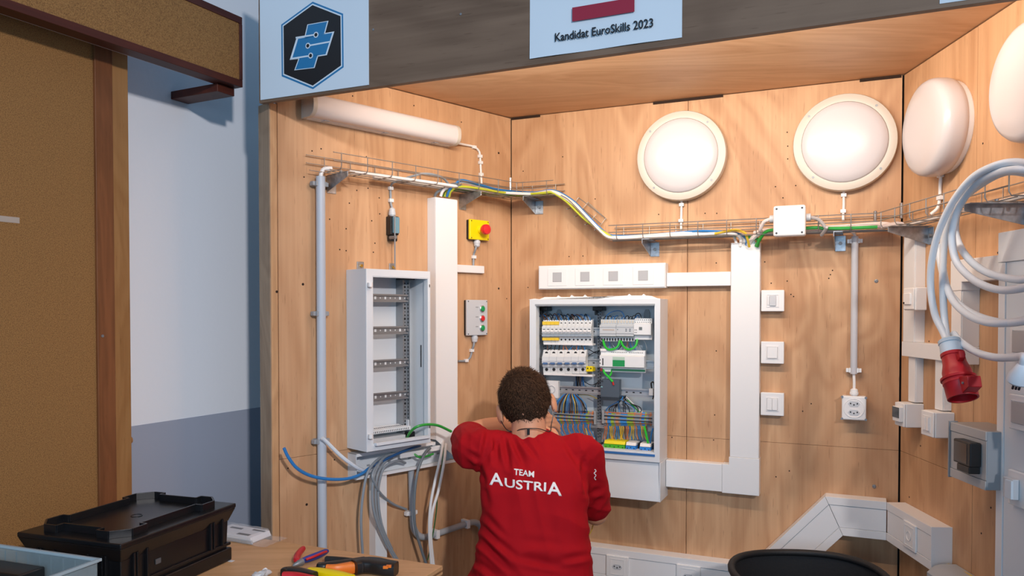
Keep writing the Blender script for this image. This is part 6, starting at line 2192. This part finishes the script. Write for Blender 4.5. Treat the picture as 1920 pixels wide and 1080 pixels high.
MB().hexa([gq(0.02, .06, .003), gq(.76, .06, .003), gq(.76, .94, .003), gq(.02, .94, .003)], [gq(0.02, .08, .019), gq(.74, .08, .019), gq(.74, .92, .019), gq(.02, .92, .019)]).build('parcel', mat('paper_white', 'DCE0E6', 0.6), bag, bevel=0.002)
MB().hexa([gq(0.0, .90, .002), gq(.78, .90, .002), gq(.78, .955, .002), gq(.0, .955, .002)], [gq(0.0, .90, .012), gq(.76, .90, .012), gq(.76, .955, .010), gq(.0, .955, .010)]).build('parcel_edge', MGREY, bag, bevel=0.001)
for s0, s1, t0, t1 in ((.50, .72, .20, .30), (.42, .64, .66, .80), (.12, .34, .28, .40)):
    MB().hexa([gq(s0, t0, .0185), gq(s1, t0, .0185), gq(s1, t1, .0185), gq(s0, t1, .0185)], [gq(s0, t0, .0194), gq(s1, t0, .0194), gq(s1, t1, .0194), gq(s0, t1, .0194)]).build('print_bar', mat('print_dark', '4A4E55', 0.6) if s0 < .3 else INK, bag)
mb = MB()
n = 14
gr = [[mb.bm.verts.new(gq(-.01 + 1.03 * i / n, -.02 + 1.04 * j / 8, (0.0012 + 0.0225 * (1 if .12 < j / 8 < .9 and i / n < .72 else 0)) * (1 if i / n < .75 else max(0.15, (1 - i / n) * 2.5)) + 0.0025 * abs(sin(i * 2.3 + j * 1.7)) * (1 if i else 0))) for i in range(n + 1)] for j in range(9)]
for j in range(8):
    for i in range(n):
        mb.bm.faces.new((gr[j][i], gr[j][i + 1], gr[j + 1][i + 1], gr[j + 1][i]))
FILM = mat('film', 'F4F7FA', 0.08, alpha=0.22)
mb.build('film', FILM, bag, smooth=True)

# ================================================================ hand tools on the bench
def onb(px, py, h=0.0):
    return onz(px, py, BZ + h)


# side cutters with red and blue grips
cut = gthing('side_cutters', 'side cutters with red and blue handles lying open on the workbench', 'pliers', onb(560, 1050))
RB = mat('grip_red', 'C8202A', 0.4)
BB = mat('grip_blue', '2A3C92', 0.4)
pv = onb(563, 1052, .012)
h1 = [onb(566, 1047, .012), onb(562, 1041, .013), onb(564, 1034, .014), onb(569, 1029, .013)]
MB().tube([pv, onb(557, 1051, .012), onb(556, 1047, .012), onb(560, 1038, .013), onb(568, 1029, .013), onb(572, 1028, .013)], .007, 12, 6, rad=lambda t: 0.0045 + 0.0045 * sin(pi * min(1, t * 1.05)) ** .6).build('handle', RB, cut, label='red handle')
MB().tube([pv, onb(571, 1050, .011), onb(580, 1047, .012), onb(596, 1041, .013), onb(609, 1035, .013), onb(615, 1033, .013)], .008, 12, 6, rad=lambda t: 0.0042 + 0.0052 * sin(pi * min(1, t * 1.02)) ** .6).build('handle', BB, cut, label='blue handle with red edges')
MB().tube([onb(574, 1049, .018), onb(590, 1043, .0215), onb(606, 1036, .0215), onb(612, 1034, .019)], .0032, 8, 6).build('grip_inlay', RB, cut)
MB().tube([onb(567, 1053, .011), onb(560, 1056, .010), onb(553, 1059, .008), onb(549, 1061, .006)], .008, 10, 5, rad=lambda t: 0.0095 - 0.0065 * t).build('jaws', SCREW, cut)
MB().cyl(pv - up_ * .011, pv + up_ * .004, 0.0085, n=16).build('pivot', SCREW, cut)
# crimping tool, black with orange
cr_ = gthing('crimping_tool', 'black and orange crimping tool lying on the workbench', 'pliers', onb(670, 1065))
ORG = mat('tool_orange', 'EE7D22', 0.4)


def blade(pts, w, h, name, m, parent, bev=0.004):
    """flat-lying solid along pts (points at mid height), widths w(t), heights h(t)"""
    P_ = spline([Vector(p) for p in pts], 6)
    mb = MB()
    rings = []
    k = len(P_)
    for i, p in enumerate(P_):
        t = i / (k - 1)
        d_ = (P_[min(i + 1, k - 1)] - P_[max(i - 1, 0)]).normalized()
        n_ = Vector((-d_.y, d_.x, 0)).normalized()
        ww, hh = w(t), h(t)
        ring = []
        for a in range(12):
            c, s = cos(2 * pi * a / 12), sin(2 * pi * a / 12)
            ring.append(mb.bm.verts.new(p + n_ * ww * math.copysign(abs(c) ** .6, c) + up_ * hh * math.copysign(abs(s) ** .6, s)))
        rings.append(ring)
    for a, b_ in zip(rings, rings[1:]):
        for j in range(12):
            q = (j + 1) % 12
            mb.bm.faces.new((a[j], a[q], b_[q], b_[j]))
    mb.bm.faces.new(rings[0][::-1])
    mb.bm.faces.new(rings[-1])
    return mb.build(name, m, parent)


hz = .016
blade([onb(597, 1064, hz), onb(604, 1064.5, hz), onb(625, 1062, hz), onb(655, 1058, hz), onb(684, 1053, hz)], lambda t: .010 + .004 * sin(pi * t), lambda t: .013, 'handle', BLACKP, cr_)
blade([onb(612, 1069, hz), onb(630, 1069, hz), onb(655, 1065, hz), onb(672, 1062, hz)], lambda t: .008 + .006 * t, lambda t: .0145, 'grip', ORG, cr_)
blade([onb(611, 1050, .012), onb(640, 1052, .012), onb(670, 1055, .013), onb(722, 1056, .014)], lambda t: .009, lambda t: .010, 'handle', BLACKM, cr_)
blade([onb(664, 1064, hz + .002), onb(680, 1060, hz + .003), onb(700, 1060, hz + .003), onb(722, 1064, hz + .002), onb(743, 1067, hz)], lambda t: .020 + .006 * sin(pi * t), lambda t: .0175, 'head', BLACKP, cr_)
for px, py in ((723, 1063), (729, 1061)):
    p = onb(px, py, hz + .0175)
    MB().box(p.x - .006, p.x + .006, p.y - .003, p.y + .003, p.z - .004, p.z + .002).build('release_tab', ORG, cr_)
# yellow-handled and red-black screwdriver grips at the frame edge
kn = gthing('cable_stripper', 'yellow handled stripping tool lying before the crimping tool', 'pliers', onb(610, 1080))
blade([onb(579, 1073, .014), onb(600, 1075, .015), onb(630, 1080, .015), onb(660, 1087, .014)], lambda t: .012 + .004 * sin(pi * t), lambda t: .012, 'handle', YELLOW, kn)
sdv = gthing('screwdriver', 'black and red screwdriver handle at the near edge beside the yellow tool', 'screwdriver', onb(550, 1078))
blade([onb(532, 1077, .015), onb(540, 1074, .016), onb(560, 1076, .016), onb(590, 1083, .015)], lambda t: .013 + .003 * sin(pi * t), lambda t: .014, 'handle', BLACKP, sdv)
blade([onb(531, 1081, .014), onb(542, 1081, .015), onb(562, 1083, .015), onb(592, 1090, .014)], lambda t: .008, lambda t: .012, 'grip_inlay', RB, sdv)
# crumpled scraps of clear wrapping
sc = MB()
rr = random.Random(3)
for k in range(3):
    p = onb(482 + k * 9, 1078 - k * 2, .006)
    b_ = bmesh.ops.create_icosphere(sc.bm, subdivisions=2, radius=0.012)
    for v in b_['verts']:
        v.co *= rr.uniform(.7, 1.25)
        v.co.z *= .6
        v.co += p
WRAP = mat('wrapping', 'E8EAEC', 0.25, trans=0.4)
one('wrapping_scrap', sc, WRAP, 'crumpled scrap of clear wrapping on the near edge of the workbench', 'wrapping', onb(490, 1078))
one('wire_stub', MB().tube([onb(493, 1069, .006), onb(498, 1066, .010), onb(502, 1070, .004)], .0022, 8, 4), WHITE2, 'short white wire offcut lying by the wrapping scrap', 'offcut', onb(498, 1070, .0018))
one('paper_slip', slab_on(onb(424, 1049), u, bench_d, .03, .012, BZ + .0003, BZ + .001), mat('paper_white', 'DCE0E6', 0.6), 'small white paper slip half under the right end of the crate', 'paper', onb(424, 1049))
# ================================================================ the man at the cabinet
def fuse(mb, voxel, smooth=4):
    """union of overlapping solids as one continuous skin"""
    bmesh.ops.recalc_face_normals(mb.bm, faces=mb.bm.faces)
    me = bpy.data.meshes.new('fuse_tmp')
    mb.bm.to_mesh(me)
    mb.bm.free()
    o = bpy.data.objects.new('fuse_tmp', me)
    COL.objects.link(o)
    r = o.modifiers.new('r', 'REMESH')
    r.mode = 'VOXEL'
    r.voxel_size = voxel
    r.use_smooth_shade = True
    s = o.modifiers.new('s', 'SMOOTH')
    s.iterations = smooth
    s.factor = 0.5
    dg = bpy.context.evaluated_depsgraph_get()
    dg.update()
    out = bpy.data.meshes.new_from_object(o.evaluated_get(dg))
    bpy.data.objects.remove(o)
    bpy.data.meshes.remove(me)
    return out


def limb(mb, pts, rad, n=16, flat=1.0):
    """closed tapered limb through pts with a radius for each, rounded ends"""
    P_ = [Vector(p) for p in pts]
    mb.tube(P_, 1, n, 5, rad=lambda t: interp(rad, t))
    for p, r in ((P_[0], rad[0]), (P_[-1], rad[-1])):
        ball(mb, p, (r, r, r))


def interp(v, t):
    x = t * (len(v) - 1)
    i = min(int(x), len(v) - 2)
    f = x - i
    f = f * f * (3 - 2 * f)
    return v[i] * (1 - f) + v[i + 1] * f


def ball(mb, c, r, axes=None, sub=3):
    g = bmesh.ops.create_icosphere(mb.bm, subdivisions=sub, radius=1.0)
    for v in g['verts']:
        p = Vector((v.co.x * r[0], v.co.y * r[1], v.co.z * r[2]))
        if axes:
            p = axes[0] * p.x + axes[1] * p.y + axes[2] * p.z
        v.co = p + Vector(c)


def mesh_obj(name, me, m, parent, shift):
    me.name = name
    me.transform(Matrix.Translation(-shift))
    me.materials.clear()
    me.materials.append(m)
    me.shade_smooth()
    o = bpy.data.objects.new(name, me)
    COL.objects.link(o)
    o.parent = parent
    return o


SKIN = bpy.data.materials.new('skin')
SKIN.use_nodes = True
b_ = SKIN.node_tree.nodes['Principled BSDF']
b_.inputs['Base Color'].default_value = lin('D59A78')
b_.inputs['Roughness'].default_value = 0.5
b_.inputs['Subsurface Weight'].default_value = 0.12
b_.inputs['Subsurface Radius'].default_value = (0.012, 0.005, 0.003)
SHIRT_M = mat('shirt_red', 'A80A18', 0.85, bump=0.25, bscale=900, spec=0.2)
HAIR_M = mat('hair_brown', '2A1D14', 0.8, var=0.4, vscale=120, spec=0.1)
TROUS = mat('trousers_black', '1E1F22', 0.8)

man = gthing('person', 'man in a red t-shirt seen from behind, bending to work at the open cabinet', 'person', Vector((0.06, 2.42, 0)))
msh = Vector((0.06, 2.42, 0))

# head axes: nodding forward, rolled to the left
fw = Vector((0.06, 0.93, -0.36)).normalized()
u0 = Vector((-0.20, 0.34, 0.92))
up = (u0 - fw * u0.dot(fw)).normalized()
rt = fw.cross(up).normalized()
hc = aty(984, 750, 2.575)
HW, HD, HH = 0.079, 0.097, 0.094
AX = (rt, fw, up)

body = MB()
ball(body, hc, (HW, HD, HH), AX, 4)
ball(body, hc + fw * 0.028 - up * 0.062, (0.058, 0.066, 0.060), AX)
ball(body, hc + fw * 0.050 - up * 0.088, (0.036, 0.040, 0.032), AX)
ball(body, hc - fw * 0.050 - up * 0.040, (0.056, 0.045, 0.060), AX)
nz = hc + fw * 0.098 - up * 0.022
limb(body, [nz + up * 0.030 - fw * .008, nz + up * 0.010 + fw * .006, nz - up * 0.008 + fw * .016], [0.008, 0.010, 0.013], 10)
for s in (-1, 1):
    e0 = hc + rt * s * (HW + 0.004) - fw * 0.004 - up * 0.030
    ear_ax = ((rt * s * 0.9 - fw * 0.45).normalized(), (fw * 0.9 + rt * s * 0.45).normalized(), up)
    ball(body, e0 + rt * s * 0.008, (0.008, 0.019, 0.034), ear_ax)
    ball(body, e0 - up * 0.018 + rt * s * 0.006 + fw * .004, (0.008, 0.012, 0.016), ear_ax)
    ball(body, hc + fw * 0.070 + rt * s * 0.034 - up * 0.004, (0.017, 0.016, 0.010), AX)
    ball(body, hc + fw * 0.080 + rt * s * 0.030 + up * 0.012, (0.026, 0.012, 0.007), AX)
ball(body, hc + fw * 0.092 - up * 0.068, (0.022, 0.012, 0.006), AX)
ball(body, hc + fw * 0.091 - up * 0.078, (0.020, 0.012, 0.006), AX)
c7 = aty(992, 828, 2.515)
limb(body, [c7 + Vector((0, -.004, -.05)), c7, hc - fw * 0.030 - up * 0.060], [0.074, 0.060, 0.055], 20)

YS = 2.50
SLj, SRj = aty(893, 846, YS), aty(1096, 850, YS)
EL, WL = aty(881, 814, 2.76), aty(985, 792, 2.862)
ER, WR = aty(1117, 962, 2.60), aty(1049, 862, 2.725)
limb(body, [SLj + Vector((.05, 0, -.01)), SLj, SLj.lerp(EL, .5), EL], [0.050, 0.052, 0.048, 0.042])
limb(body, [EL, EL.lerp(WL, .3), EL.lerp(WL, .7), WL], [0.043, 0.045, 0.036, 0.028])
limb(body, [SRj + Vector((-.05, 0, -.01)), SRj, SRj.lerp(ER, .5), ER], [0.050, 0.050, 0.046, 0.040])
limb(body, [ER, ER.lerp(WR, .3), ER.lerp(WR, .7), WR], [0.041, 0.043, 0.034, 0.027])


def hand(mb, w, d, n, side, curl=0.5):
    """palm and five bent fingers; w wrist, d pointing along the hand, n out of the back of the hand, side to the thumb"""
    d, n, side = d.normalized(), n.normalized(), side.normalized()
    pc = w + d * 0.048
    ball(mb, pc, (0.040, 0.046, 0.016), (side, d, n))
    limb(mb, [w - d * .01, w + d * .03], [0.026, 0.024], 12)
    for k, (off, ln) in enumerate(((0.029, 0.070), (0.010, 0.078), (-0.010, 0.072), (-0.029, 0.056))):
        p = w + d * (0.080 - abs(off) * .18) + side * off
        pts = [p - d * .02]
        a = 0.15
        for f in (0.46, 0.30, 0.24):
            pts.append(pts[-1] + (d * cos(a) - n * sin(a)) * (ln * f + (0.02 if f == .46 else 0)) + side * off * .06)
            a += curl
        limb(mb, pts, [0.0095, 0.009, 0.0085, 0.007], 8)
    tp = w + d * 0.022 + side * 0.030
    limb(mb, [w + d * .015 + side * .016, tp, tp + d * .026 + side * .020 - n * .008, tp + d * .052 + side * .018 - n * .020], [0.013, 0.0125, 0.0105, 0.008], 8)


hand(body, WL, Vector((0.75, 0.45, 0.10)), Vector((-.1, -.35, .9)), Vector((.3, .2, -.6)), 0.45)
hand(body, WR, Vector((-0.34, 0.30, 0.86)), Vector((0.75, -0.55, .45)), Vector((-.75, -.35, -.1)), 0.5)

# trunk profile, from the collar down: (row, left, right, depth centre, half depth)
ROWS = [(806, 962, 1026, 2.530, 0.050), (815, 945, 1050, 2.528, 0.066), (825, 925, 1068, 2.522, 0.080), (840, 905, 1086, 2.510, 0.096), (868, 899, 1101, 2.490, 0.110), (910, 899, 1103, 2.466, 0.117),
        (955, 901, 1101, 2.446, 0.117), (1000, 901, 1103, 2.428, 0.118), (1040, 893, 1107, 2.415, 0.124), (1080, 880, 1110, 2.405, 0.130), (1118, 874, 1114, 2.400, 0.132)]


def trunk(mb, k=1.0, rows=ROWS, n=40):
    rings = []
    for (y, a, b_, yc, hd) in rows:
        A_, B_ = aty(a, y, yc), aty(b_, y, yc)
        c = (A_ + B_) / 2
        hw = (B_.x - A_.x) / 2 * k
        ring = []
        for i in range(n):
            t = 2 * pi * i / n
            cx, sy = cos(t), sin(t)
            e = 0.78
            ring.append(mb.bm.verts.new((c.x + hw * math.copysign(abs(cx) ** e, cx), yc + hd * k * math.copysign(abs(sy) ** e, sy), c.z)))
        rings.append(ring)
    for p, q in zip(rings, rings[1:]):
        for i in range(n):
            j = (i + 1) % n
            mb.bm.faces.new((p[i], p[j], q[j], q[i]))
    mb.bm.faces.new(rings[0][::-1])
    mb.bm.faces.new(rings[-1])


trunk(body, 0.80, [(r[0], r[1], r[2], r[3] + 0.006, r[4]) for r in ROWS[2:]])
hipz = aty(994, 1110, 2.40).z
HIP = {}
FOOT = {}
for s in (-1, 1):
    hp = Vector((0.058 + s * 0.085, 2.40, hipz - 0.01))
    kn_ = Vector((0.058 + s * 0.125, 2.47, 0.45))
    an = Vector((0.058 + s * 0.145, 2.36, 0.09))
    HIP[s], FOOT[s] = (hp, kn_, an), an
    limb(body, [hp + Vector((0, 0, .06)), hp, kn_, an], [0.085, 0.082, 0.052, 0.036])
    limb(body, [an + Vector((0, -.03, -.035)), an + Vector((0, .05, -.045)), an + Vector((0, .13, -.055))], [0.034, 0.036, 0.028])
bme = fuse(body, 0.0042, 3)
bobj = mesh_obj('body', bme, SKIN, man, msh)
bobj['label'] = 'bare forearms, neck and head'
# eyes and mouth
for s in (-1, 1):
    c = hc + fw * 0.085 + rt * s * 0.033 - up * 0.006
    MB_ = MB()
    ball(MB_, c, (0.011, 0.010, 0.007), AX, 2)
    MB_.build('eye', mat('eye_white', 'E8E4E0', 0.2), man)
    MB_ = MB()
    ball(MB_, hc + fw * 0.090 + rt * s * 0.032 + up * 0.016, (0.018, 0.004, 0.003), AX, 2)
    MB_.build('eyebrow', HAIR_M, man)
MB_ = MB()
ball(MB_, hc + fw * 0.102 - up * 0.073, (0.020, 0.005, 0.006), AX, 2)
MB_.build('mouth', mat('lips', 'B4625A', 0.5), man)

# ---------------------------------------------------------------- shirt
sh = MB()
trunk(sh, 1.0)
limb(sh, [aty(945, 840, 2.515), aty(915, 838, 2.51), SLj + Vector((0, .0, .004)), SLj.lerp(EL, .35) + Vector((0, 0, -.006)), SLj.lerp(EL, .78) + Vector((0.0, 0, -.014))], [0.055, 0.062, 0.070, 0.070, 0.066], 24)
limb(sh, [aty(1040, 848, 2.515), aty(1070, 848, 2.51), SRj + Vector((-.004, 0, -.004)), SRj.lerp(ER, .45) + Vector((-.006, 0, 0)), SRj.lerp(ER, .86)], [0.052, 0.058, 0.064, 0.058, 0.055], 24)
sme = fuse(sh, 0.004, 7)


def ridged(v):
    return 1 - abs(noise.noise(v)) * 2


nrm = [v.normal.copy() for v in sme.vertices]
# creases: (x0, y0, x1, y1, depth, width) as seen square on from behind
CREASE = [(962, 822, 984, 872, .009, 5), (946, 820, 955, 876, .008, 5), (930, 818, 931, 868, .008, 5), (975, 820, 1010, 862, .006, 5), (915, 812, 905, 860, .007, 5), (1004, 822, 1022, 858, .004, 5),
          (1093, 852, 1098, 926, .012, 5), (1084, 868, 1096, 912, .007, 5), (899, 872, 910, 905, .009, 5), (902, 895, 916, 950, .006, 6),
          (902, 985, 965, 1042, .010, 6), (965, 1042, 1060, 1062, .007, 7), (898, 1010, 960, 1070, .010, 6), (905, 960, 950, 1010, .006, 6), (980, 1012, 1060, 1022, .004, 8), (1050, 1050, 1104, 1040, .006, 6), (890, 1050, 930, 1080, .007, 6),
          (1104, 960, 1128, 930, .006, 5), (1106, 925, 1126, 915, .006, 5), (880, 850, 900, 862, .006, 5), (1062, 838, 1084, 870, .005, 5)]


def crease(px, py):
    d_ = 0.0
    for (x0, y0, x1, y1, dep, wd_) in CREASE:
        vx, vy = x1 - x0, y1 - y0
        L2 = vx * vx + vy * vy
        t = ((px - x0) * vx + (py - y0) * vy) / L2
        tc = max(0.0, min(1.0, t))
        sx, sy = px - x0 - vx * tc, py - y0 - vy * tc
        q = sqrt(sx * sx + sy * sy) / wd_
        if q > 4: continue
        side_ = (vx * (py - y0) - vy * (px - x0)) / (sqrt(L2) * wd_)
        fade = 1 - 0.75 * abs(2 * tc - 1) ** 2
        d_ += dep * fade * (-math.exp(-q * q) + 0.75 * math.exp(-((q - 1.9) / 0.9) ** 2) * (1 if side_ > 0 else 0.35))
    return d_


bz = aty(994, 1000, 2.43).z
for v, n_ in zip(sme.vertices, nrm):
    p = v.co
    # hanging folds from the shoulders, pulls across the small of the back, broad softness
    low = max(0.0, min(1.0, (1.13 - p.z) / 0.22))
    a = ridged(Vector((p.x * 17 + p.z * 3, p.y * 4, p.z * 3.2 + 4)))
    b2 = ridged(Vector((p.x * 5 + p.z * 13 + 7, p.y * 5, p.z * 4 - p.x * 6)))
    c2 = noise.noise(Vector((p.x * 9, p.y * 9, p.z * 7)))
    d2_ = noise.noise(Vector((p.x * 34, p.y * 34, p.z * 14)))
    arm = 1.0 if abs(p.x - 0.06) > 0.17 else 0.0
    e2_ = ridged(Vector((p.z * 22 + p.x * 8, p.y * 6, p.x * 5))) * arm
    cr0 = 0.0
    if n_.y < 0.3:
        r_ = p - CAM
        zc_ = r_.dot(FWD)
        cr0 = crease(960 + F_PX * r_.x / zc_, PP_Y - F_PX * r_.dot(UP) / zc_)
    v.co = p + n_ * (cr0 + (a - .5) * 0.007 * (1 - low * .7) + (b2 - .5) * 0.008 * low + c2 * 0.006 + d2_ * 0.0010 + (e2_ - .4 * arm) * 0.004)
sme.update()
bvh = BVHTree.FromPolygons([v.co.copy() for v in sme.vertices], [tuple(p.vertices) for p in sme.polygons])
shirt = mesh_obj('shirt', sme, SHIRT_M, man, msh)
shirt['label'] = 'red t-shirt with white lettering across the back'
# collar band
cpts = []
for i in range(33):
    t = 2 * pi * i / 32
    q = c7 + Vector((0.068 * cos(t), -0.004 + 0.060 * sin(t), 0.020 + 0.016 * sin(t) + .004 * cos(t)))
    cpts.append(q)
MB().tube(cpts, 0.0065, 8, 0).build('collar', SHIRT_M, shirt)


def on_back(px, py, lift):
    p = aty(px, py, 2.30)
    h = bvh.ray_cast(p, Vector((0, 1, 0)))
    q = h[0] if h[0] else aty(px, py, 2.36)
    return q - Vector((0, lift, 0))


LET = mat('lettering_white', 'F2F0EE', 0.6)


def print_on(name, body_, quad, bold=0.02, label=None):
    """lettering mapped onto the back inside the four corners TL TR BR BL"""
    o = text_obj(name, body_, 1.0, LET, None, offset=bold, extrude=0.0)
    me = o.data
    bm = bmesh.new()
    bm.from_mesh(me)
    bmesh.ops.triangulate(bm, faces=bm.faces)
    bmesh.ops.remove_doubles(bm, verts=bm.verts, dist=0.0005)
    for _ in range(3):
        ln_ = [e for e in bm.edges if e.calc_length() > 0.16]
        if ln_:
            bmesh.ops.subdivide_edges(bm, edges=ln_, cuts=1)
            bmesh.ops.triangulate(bm, faces=bm.faces)
    x0, x1 = min(v.co.x for v in bm.verts), max(v.co.x for v in bm.verts)
    z0, z1 = min(v.co.z for v in bm.verts), max(v.co.z for v in bm.verts)
    TL, TR, BR, BL = [Vector((a, b_, 0)) for a, b_ in quad]
    for v in bm.verts:
        s, t = (v.co.x - x0) / (x1 - x0), (z1 - v.co.z) / (z1 - z0)
        p = TL.lerp(TR, s).lerp(BL.lerp(BR, s), t)
        v.co = on_back(p.x, p.y, 0.0012)
    bm.to_mesh(me)
    bm.free()
    me.transform(Matrix.Translation(-msh))
    o.parent = shirt
    md = o.modifiers.new('thickness', 'SOLIDIFY')
    md.thickness = 0.0006
    md.offset = 0
    return o


print_on('lettering', 'TEAM', ((964, 889), (1003, 893), (1002.5, 904), (963.5, 900)), 0.02)
print_on('lettering', 'A', ((916, 898.5), (943, 899.5), (943, 922), (916, 921)), 0.018)
print_on('lettering', 'USTRI', ((945.5, 907), (1026, 913), (1025, 929.5), (945.5, 923)), 0.018)
print_on('lettering', 'A', ((1027, 911.5), (1055, 913.5), (1055.5, 937.5), (1027.5, 934)), 0.018)
em = MB()
em.tube([on_back(a, b_, .0008) for a, b_ in ((1126, 901), (1129, 905), (1125, 909), (1129, 914), (1126, 919), (1129, 924))], 0.0016, 6, 3)
em.build('sleeve_emblem', LET, shirt, label='small white sleeve emblem')

# ---------------------------------------------------------------- trousers and shoes
tr_ = MB()
limb(tr_, [aty(960, 1100, 2.40), aty(1030, 1100, 2.40)], [0.118, 0.118], 24)
for s in (-1, 1):
    hp, kn_, an = HIP[s]
    limb(tr_, [hp + Vector((0, 0, .05)), hp, kn_, an + Vector((0, 0, .01))], [0.102, 0.100, 0.068, 0.060], 20)
tme = fuse(tr_, 0.010, 4)
mesh_obj('trousers', tme, TROUS, man, msh)
for s in (-1, 1):
    an = FOOT[s]
    sb = MB()
    limb(sb, [an + Vector((0, -.045, -.040)), an + Vector((0, .06, -.046)), an + Vector((0, .15, -.054))], [0.046, 0.047, 0.036], 16)
    limb(sb, [an + Vector((0, -.01, .03)), an + Vector((0, .0, -.02))], [0.048, 0.050], 16)
    me = fuse(sb, 0.006, 3)
    for v in me.vertices:
        v.co.z = max(v.co.z, 0.0)
    mesh_obj('shoe', me, BLACKM, man, msh)

# ---------------------------------------------------------------- hair: close cap and short strands
rh2 = random.Random(21)


def hairline(d):
    """d unit direction in head axes; true where hair grows"""
    x, f, u_ = d
    lim = -0.80 if f < -0.35 else (-0.80 + (f + 0.35) / 0.35 * 0.85 if f < 0.0 else 0.05 + f * 0.5 if f < 0.2 else 0.15 + (f - .2) * 0.75)
    return u_ > lim


cap = MB()
g = bmesh.ops.create_icosphere(cap.bm, subdivisions=5, radius=1.0)
kill = []
for v in g['verts']:
    d = v.co.copy()
    if not hairline(d):
        kill.append(v)
    bul = 1.0
    p = Vector((d.x * (HW + .008), d.y * (HD + .007), d.z * (HH + .010)))
    if d.z < -0.2:            # follow the neck below the skull
        q = min(1, (-0.2 - d.z) / 0.6)
        p.y = p.y - 0.010 * q if d.y < 0 else p.y
        p.z -= 0.012 * q
        p.x *= 1 - 0.10 * q
    p += d * 0.004 * noise.noise(d * 6)
    v.co = hc + rt * p.x + fw * p.y + up * p.z
bmesh.ops.delete(cap.bm, geom=kill, context='VERTS')
tri = [(f.calc_center_median(), f.normal.copy(), f.calc_area()) for f in cap.bm.faces]
cap.bm.normal_update()
base_pts = [(v.co.copy(), (v.co - hc).normalized()) for v in cap.bm.verts]
hair = cap.build('hair', HAIR_M, man)
st = MB()
for k in range(15000):
    p, n_ = base_pts[rh2.randrange(len(base_pts))]
    dl = Vector((n_.dot(rt), n_.dot(fw), n_.dot(up)))
    p = p + Vector((rh2.uniform(-1, 1), rh2.uniform(-1, 1), rh2.uniform(-1, 1))) * 0.004 - n_ * 0.002
    top_ = max(0, dl.z)
    flow = (-up * (1.0 - top_) + fw * (0.9 * top_) + rt * rh2.uniform(-.35, .35) + Vector((0.25, 0, 0)) * top_).normalized()
    d_ = (n_ * (0.42 + .35 * top_) + flow * 0.9 + Vector((rh2.uniform(-1, 1), rh2.uniform(-1, 1), rh2.uniform(-1, 1))) * .28).normalized()
    ln_ = (0.009 + 0.014 * top_) * rh2.uniform(.7, 1.25)
    if dl.z < -.5: ln_ *= .6
    w_ = d_.cross(n_)
    w_ = (w_.normalized() if w_.length > 1e-4 else rt) * 0.0007
    m_ = p + d_ * ln_ * .55 - n_ * 0.0003
    e_ = p + d_ * ln_ - n_ * ln_ * .12
    a = [st.bm.verts.new(x) for x in (p - w_, p + w_, m_ + w_ * .8, m_ - w_ * .8, e_)]
    st.bm.faces.new((a[0], a[1], a[2], a[3]))
    st.bm.faces.new((a[3], a[2], a[4]))
hs_ = st.build('hair_strands', mat('hair_strand', '453021', 0.7, var=0.45, vscale=260, spec=0.2), hair, smooth=False)
hs_['kind'] = 'stuff'

# ---------------------------------------------------------------- cord and clip behind the neck
el_ = hc - rt * (HW + .012) - up * 0.055 - fw * .012
er_ = hc + rt * (HW + .012) - up * 0.050 - fw * .012
nk = [el_, el_ - up * .035 - fw * .02 + rt * .012, aty(962, 810, 2.50), aty(976, 805, 2.462), aty(992, 803.5, 2.448), aty(1010, 804, 2.452), aty(1024, 808, 2.47), aty(1032, 808, 2.50), aty(1034, 795, 2.53), er_]
MB().tube(nk, 0.0016, 6, 6).build('earphone_cord', BLACKP, man)
q = aty(991, 808, 2.442)
MB().box(q.x - .005, q.x + .004, q.y - .003, q.y + .004, q.z - .013, q.z + .008).build('cord_clip', BLACKP, man, bevel=0.0015)

cable_thing('yellow_cable', 'thin yellow wire hanging loose below the short right sleeve of the man', [aty(1112, 958, 2.66), aty(1113, 975, 2.66), aty(1110, 992, 2.66), aty(1103, 1006, 2.66)], 0.0016, C_YEL, n=6)
